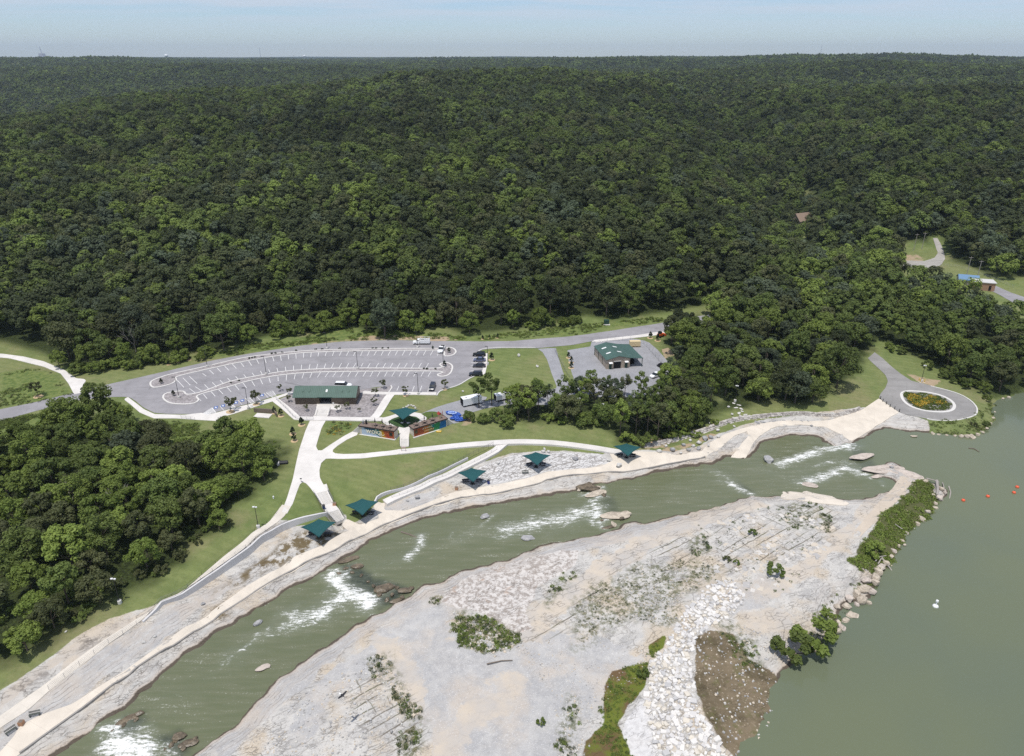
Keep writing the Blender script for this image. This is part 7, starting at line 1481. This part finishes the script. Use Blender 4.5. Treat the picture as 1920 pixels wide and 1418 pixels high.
# driftwood
def log(pts, r, label, mt=None, name='driftwood_log', water=False):
    q = MB(); P3 = [(W1(u, v) if water else P1(u, v))+Vector((0, 0, z)) for u, v, z in pts]
    for i in range(len(P3)-1): q.tube(P3[i], P3[i+1], r*(1-.5*i/len(P3)), r*(1-.5*(i+1)/len(P3)), 7)
    tag(q.build(name, mt or M_DEAD), label, 'log')
log([(1652, 1052, .8), (1663, 1064, .7), (1675, 1077, .3)], .22, 'long pale driftwood trunk poking out over the lake'); log([(1645, 1063, .8), (1650, 1055, 1.0), (1655, 1048, .8)], .16, 'curved pale driftwood branch beside the long trunk'); log([(1640, 1058, .9), (1648, 1050, .9), (1660, 1048, .9)], .14, 'thin driftwood branch lying above the boulders')
log([(1755, 907, .9), (1757, 920, .7), (1756, 932, .6)], .4, 'thick pale stump log at the tip of the weedy bank'); log([(1764, 905, .8), (1768, 915, .7), (1772, 930, .4)], .16, 'thin log beside the thick stump at the bank tip'); log([(1735, 903, 1.0), (1748, 906, 1.0), (1760, 910, .9)], .18, 'long log lying across the weeds at the bank tip'); log([(1778, 915, .5), (1782, 925, .3), (1780, 936, .1)], .2, 'forked driftwood at the outermost tip of the bank')
log([(913, 1247, .25), (940, 1241, .25), (961, 1240, .25)], .14, 'long dark branch lying on the grey gravel', M_WOOD); log([(752, 998, .05), (768, 1003, .12), (783, 1010, .1)], .24, 'dark log lodged across the current under the left sails', M_WOOD, water=True); log([(1816, 841, .1), (1826, 842, .15), (1836, 848, .1)], .16, 'dark floating branch in the lake off the point', M_WOOD, water=True); log([(1690, 1000, 1.2), (1676, 991, 1.3)], .12, 'straight pale stick lying in the berm weeds')
# buoys
for i, (u, v, lb) in enumerate([(1806, 939, 'red float, leftmost of the four on the lake'), (1852, 931.5, 'red float, second from the left on the lake'), (1901, 924.5, 'red float nearer the camera of the right-hand pair'), (1907, 914, 'red float farther from the camera of the right-hand pair')]):
    p = W1(u, v); e = empty('buoy', p, 0, lb, 'buoy'); q = MB(); q.lathe([(.05, -.3), (.36, -.2), (.48, .12), (.36, .42), (.08, .55)], n=12); q.build('float', M_RED, e, smooth=True); q = MB(); q.tube((0, 0, .5), (0, 0, .75), .05); q.build('eye', M_BLACK, e)
p = W1(1754, 1137); e = empty('buoy', p, 0, 'white can buoy alone in the middle of the lake', 'buoy'); q = MB(); q.lathe([(.5, -.25), (.62, .0), (.5, .28), (.2, .42)], n=14); q.build('float', M_WHITE, e, smooth=True); q = MB(); q.tube((0, 0, .4), (.12, .1, 1.2), .12); q.lathe([(.1, 1.0), (.3, 1.15), (.26, 1.5), (.1, 1.6)], (.12, .1, 0), 10); q.build('marker', M_WHITE, e)
# bird in flight over the island
p = PZ(642, 1304, 9.0); e = empty('bird', p, R(-35), 'black bird gliding over the fractured rock at the lower left of the island', 'bird'); q = MB()
q.lathe([(.02, -.5), (.14, -.2), (.16, .1), (.08, .38), (.02, .5)], n=8); bd = q.build('body', M_BLACK, e, smooth=True); bd.rotation_euler = (0, R(90), 0)
for s in (-1, 1): q = MB(); q.hexa([(-.2, s*.1, 0), (.25, s*.1, 0), (.15, s*.95, .12), (-.12, s*.95, .12)], [(-.2, s*.1, .05), (.25, s*.1, .05), (.15, s*.95, .16), (-.12, s*.95, .16)]); q.build('wing', M_BLACK, e)
q = MB(); q.box((-.6, 0, .02), (.4, .28, .03)); q.build('tail', M_WHITE, e)

# ------------------------------------------------------------------ loose stone
def stones(name, pos, size, hts, mats, seed, blocky=.25, mi=None, smooth=False, tilt=.16):
    """one mass of loose stones nobody would count"""
    r = np.random.default_rng(seed); n = len(pos)
    base = np.array([(x, y, z) for z in (-.5, .5) for y in (-.5, .5) for x in (-.5, .5)])
    fq = np.array([(0,2,3,1),(4,5,7,6),(0,1,5,4),(2,6,7,3),(0,4,6,2),(1,3,7,5)])
    V = np.repeat(base[None], n, 0)*(1+r.uniform(-blocky, blocky, (n, 8, 3)))
    V[:, 4:, :2] *= r.uniform(.6, .95, (n, 1, 1))
    asp = r.uniform(.55, 1.0, n); V[:, :, 0] *= size[:, None]; V[:, :, 1] *= (size*asp)[:, None]; V[:, :, 2] *= hts[:, None]
    tl = r.normal(size=(n, 2))*tilt; V[:, :, 2] += V[:, :, 0]*tl[:, :1]+V[:, :, 1]*tl[:, 1:]
    a = r.uniform(0, 6.28, n); c, s = np.cos(a)[:, None], np.sin(a)[:, None]
    X = V[:, :, 0]*c-V[:, :, 1]*s; Y = V[:, :, 0]*s+V[:, :, 1]*c; V[:, :, 0] = X; V[:, :, 1] = Y
    z = ground_h(pos); V += np.column_stack([pos, z+hts*.12])[:, None, :]
    o = np_mesh(name, V.reshape(-1, 3), (fq[None]+np.arange(n)[:, None, None]*8).reshape(-1, 4), mats, mi=None if mi is None else np.repeat(mi, 6))
    return tag(o, kind='stuff')
def scat(poly, n, seed, pad=0, thr=-9, nsc=4):
    r = np.random.default_rng(seed); l0, h0 = poly.min(0), poly.max(0); q = l0+(h0-l0)*r.random((n, 2)); d = sdist(poly, q, 6); nz = fbm(q[:, 0], q[:, 1], nsc, 3, seed)
    return q[(d+nz*.8 > pad) & (nz > thr)]
def stone_mat(name, cs):
    return [plain(name+'_%s' % 'abcd'[i], c, .9, .15, .1, 1.5) for i, c in enumerate(cs)]
SM = stone_mat('limestone_rubble', [(.64, .615, .58), (.55, .53, .51), (.60, .55, .47), (.45, .44, .43)]); rg = np.random.default_rng(5)
q = poisson(*(lambda l, h: (l[0], h[0], l[1], h[1]))(RIP.min(0), RIP.max(0)), .82, lambda p: (sdist(RIP, p, 5)+.7*fbm(p[:, 0], p[:, 1], 3, 2, 7) > 0) & (water_sd(p) < 0), 31)
n = len(q); stones('riprap', q, rg.uniform(.55, 1.5, n)*rg.uniform(.8, 1, n), rg.uniform(.35, .7, n), SM, 1, .22, rg.choice(4, n, p=[.5, .25, .17, .08])); print('riprap', n)
q = scat(SLABZONE, 620, 33, 0, -.05); n = len(q); stones('slab_rubble', q, rg.uniform(.5, 1.8, n), rg.uniform(.10, .22, n), stone_mat('slab_stone', [(.56, .53, .49), (.48, .455, .42), (.54, .48, .40), (.40, .385, .37)]), 2, .22, rg.choice(4, n), tilt=.06)
allq = []; als = []
for poly, nn, sd, lo, hi in [(MUD[0][0], 520, 41, .15, .6), (VEG[0][0], 260, 42, .2, .6), (VEG[4][0], 1700, 43, .12, .4), (A2([(960,1210),(1090,1190),(1230,1190),(1210,1260),(1120,1330),(1080,1340),(1000,1260)]), 900, 44, .1, .32), (VEG[2][0], 350, 46, .2, .6), (A2([(1040,1300),(1120,1310),(1110,1420),(1040,1420)]), 260, 47, .15, .4), (A2([(1380,1170),(1480,1200),(1470,1250),(1400,1230)]), 250, 48, .15, .5), (A2([(560,1300),(700,1230),(790,1330),(760,1420),(480,1420)]), 700, 49, .15, .55), (A2([(860,1200),(930,1190),(990,1215),(930,1235)]), 160, 50, .25, .8), (BERM[0][0], 220, 51, .3, .9)]:
    z = scat(poly, nn, sd, 0, -.3); allq.append(z); als.append(rg.uniform(lo, hi, len(z))*rg.uniform(.6, 1, len(z)))
q = np.concatenate(allq); s = np.concatenate(als); n = len(q); stones('loose_stones', q, s, s*.55, stone_mat('field_stone', [(.54, .52, .48), (.42, .41, .40), (.52, .45, .36), (.33, .32, .31)]), 3, .25, rg.choice(4, n)); print('stones', n)

# ------------------------------------------------------------------ horizon landmarks
def far_at(u, d): x = (u-CU)/F*d; return Vector((x, d, hz(x, d)))
def mast(u, d, h, label):
    e = empty('radio_mast', far_at(u, d), 0, label, 'mast'); q = MB()
    for k in range(3): an = k*2.09; q.tube((2.2*math.cos(an), 2.2*math.sin(an), -5), (1.2*math.cos(an), 1.2*math.sin(an), h), 1.0, .7, 4)
    q.build('lattice', plain('mast_steel', (.45, .42, .45)), e); q = MB(); q.tube((0, 0, h-4), (0, 0, h+8), .7, .4, 5); q.build('antenna', M_WHITE, e)
mast(1487, 9000, 150, 'tall thin radio mast on the horizon right of centre'); mast(530, 9500, 105, 'thin radio mast on the left horizon between two white tanks'); mast(1206, 10000, 60, 'small radio mast on the horizon near the middle')
def tank(u, d, h, r, label):
    e = empty('water_tower', far_at(u, d), 0, label, 'water tower'); q = MB(); q.lathe([(r*.25, h-r*.9), (r*.9, h-r*.45), (r, h), (r*.8, h+r*.4), (r*.2, h+r*.6)], n=16); q.build('tank', M_WHITE, e, smooth=True); q = MB(); q.tube((0, 0, -5), (0, 0, h-r*.6), r*.22, r*.2, 10); q.build('stem', M_WHITE, e)
tank(369, 7000, 34, 17, 'white water tower on the far left horizon'); tank(605, 7500, 22, 14, 'white water tower on the horizon left of centre'); tank(586, 7500, 26, 5, 'slim white tank tower just left of a rounder one on the horizon')
e = empty('power_station', far_at(158, 12000), 0, 'power station with tall chimney on the left horizon', 'power station'); q = MB(); q.box((-10, 0, 30), (70, 60, 80)); q.box((60, 0, 14), (90, 40, 45)); q.build('boiler_house', plain('plant_grey', (.42, .36, .36)), e); q = MB(); q.tube((0, 0, 0), (-22, 0, 165), 7, 4, 8); q.build('chimney', plain('chimney_grey', (.40, .38, .42)), e)
for u, d, lb in ((923, 1150, 'tiny white house roof showing above the forest in the centre distance'), (162, 2300, 'tiny pale house in the valley forest at the far left'), (315, 1500, 'pale barn roof in the valley forest on the left'), (1233, 4200, 'tiny white roof near the horizon right of centre')):
    x = (u-CU)/F*d; e = empty('farmhouse', (x, d, hz(x, d)+9), .3, lb, 'house'); q = MB(); q.box((0, 0, 0), (d*.002, d*.002, 7)); q.build('wall', M_TAN, e); q = MB(); w2 = d*.0014; q.hexa([(-w2,-w2*.8,3.4),(w2,-w2*.8,3.4),(w2,w2*.8,3.4),(-w2,w2*.8,3.4)], [(-w2,-.1,5),(w2,-.1,5),(w2,.1,5),(-w2,.1,5)]); q.build('roof', plain('farm_roof', (.42, .40, .37)), e)

# ------------------------------------------------------------------ air
q = MB(); q.box((0, 1500, 150), (30000, 36000, 330)); hzo = q.build('haze', None) if False else None
hm = bpy.data.materials.new('haze_air'); hm.use_nodes = True; hm.node_tree.nodes.clear(); ho = hm.node_tree.nodes.new('ShaderNodeOutputMaterial'); hv = hm.node_tree.nodes.new('ShaderNodeVolumePrincipled'); hv.inputs['Color'].default_value = (.70, .84, 1.0, 1); hv.inputs['Density'].default_value = 6e-5; hv.inputs['Anisotropy'].default_value = .2
hm.node_tree.links.new(hv.outputs[0], ho.inputs['Volume'])
q = MB(); q.box((0, 7000, 160), (30000, 19000, 360)); o = q.build('haze', hm); tag(o, kind='stuff')
# ------------------------------------------------------------------ camera, light, sky
cam = bpy.data.cameras.new('camera'); co = bpy.data.objects.new('camera', cam); COL.objects.link(co)
cam.sensor_width = 36; cam.lens = 36*F/1920; cam.clip_start = 1; cam.clip_end = 60000
co.location = (0, 0, CAMH); co.rotation_euler = (math.pi/2-PITCH, 0, 0); SC.camera = co
SUN = Vector((-.13, -.24, .96)).normalized()
sl = bpy.data.lights.new('sun', 'SUN'); sl.energy = 3.8; sl.angle = R(.5); sl.color = (1, .955, .89)
so = bpy.data.objects.new('sun', sl); COL.objects.link(so); so.rotation_euler = (-SUN).to_track_quat('-Z', 'Y').to_euler(); so.location = (0, 0, 400)
w = bpy.data.worlds.new('World'); SC.world = w; w.use_nodes = True; nt = w.node_tree; nt.nodes.clear()
def wn_(t, **k):
    x = nt.nodes.new(t)
    for a, b in k.items(): setattr(x, a, b)
    return x
wo = wn_('ShaderNodeOutputWorld'); bg = wn_('ShaderNodeBackground'); nt.links.new(bg.outputs[0], wo.inputs[0]); bg.inputs[1].default_value = .12
sky = wn_('ShaderNodeTexSky', sky_type='NISHITA'); sky.sun_disc = False; sky.sun_elevation = math.asin(SUN.z); sky.sun_rotation = math.atan2(SUN.x, SUN.y); sky.altitude = 300; sky.air_density = 1.0; sky.dust_density = .2; sky.ozone_density = 1.5
# thin high cloud, laid on a plane far above the place
tc = wn_('ShaderNodeTexCoord'); sx = wn_('ShaderNodeSeparateXYZ'); nt.links.new(tc.outputs['Generated'], sx.inputs[0])
def wm(op, a, b):
    x = wn_('ShaderNodeMath', operation=op)
    for i, q in enumerate((a, b)):
        if isinstance(q, (int, float)): x.inputs[i].default_value = q
        else: nt.links.new(q, x.inputs[i])
    return x.outputs[0]
zc = wm('MAXIMUM', sx.outputs[2], .008)
cx = wm('DIVIDE', sx.outputs[0], wm('ADD', zc, .04)); cy = wm('DIVIDE', sx.outputs[1], wm('ADD', zc, .04))
cv = wn_('ShaderNodeCombineXYZ'); nt.links.new(wm('MULTIPLY', cx, .55), cv.inputs[0]); nt.links.new(cy, cv.inputs[1])
cn = wn_('ShaderNodeTexNoise'); cn.inputs['Scale'].default_value = .42; cn.inputs['Detail'].default_value = 7; cn.inputs['Roughness'].default_value = .62; nt.links.new(cv.outputs[0], cn.inputs['Vector'])
mr = wn_('ShaderNodeMapRange', interpolation_type='SMOOTHSTEP'); nt.links.new(cn.outputs['Fac'], mr.inputs[0]); mr.inputs[1].default_value = .34; mr.inputs[2].default_value = .60; mr.inputs[3].default_value = .0; mr.inputs[4].default_value = .85
mz = wn_('ShaderNodeMapRange', interpolation_type='SMOOTHSTEP'); nt.links.new(sx.outputs[2], mz.inputs[0]); mz.inputs[1].default_value = .02; mz.inputs[2].default_value = .07; mz.inputs[3].default_value = .12; mz.inputs[4].default_value = 1
cm = wn_('ShaderNodeMix', data_type='RGBA'); nt.links.new(wm('MULTIPLY', mr.outputs[0], mz.outputs[0]), cm.inputs[0]); tn = wn_('ShaderNodeMix', data_type='RGBA', blend_type='MULTIPLY'); tn.inputs[0].default_value = 1; nt.links.new(sky.outputs[0], tn.inputs[6]); tn.inputs[7].default_value = (.74, .85, 1.07, 1); nt.links.new(tn.outputs[2], cm.inputs[6]); cm.inputs[7].default_value = (5.5, 6.0, 6.8, 1)
nt.links.new(cm.outputs[2], bg.inputs[0])
SC.view_settings.view_transform = 'Standard'; SC.view_settings.look = 'None'; SC.view_settings.exposure = 0; SC.view_settings.gamma = 1; SC.view_settings.use_curve_mapping = False
SC.render.engine = 'CYCLES'; cy_ = SC.cycles
cy_.max_bounces = 5; cy_.diffuse_bounces = 3; cy_.glossy_bounces = 2; cy_.transmission_bounces = 2; cy_.volume_bounces = 0; cy_.caustics_reflective = False; cy_.caustics_refractive = False
cy_.use_adaptive_sampling = True; cy_.adaptive_threshold = .012; cy_.use_denoising = False; cy_.denoiser = 'OPENIMAGEDENOISE'; cy_.sample_clamp_indirect = 4
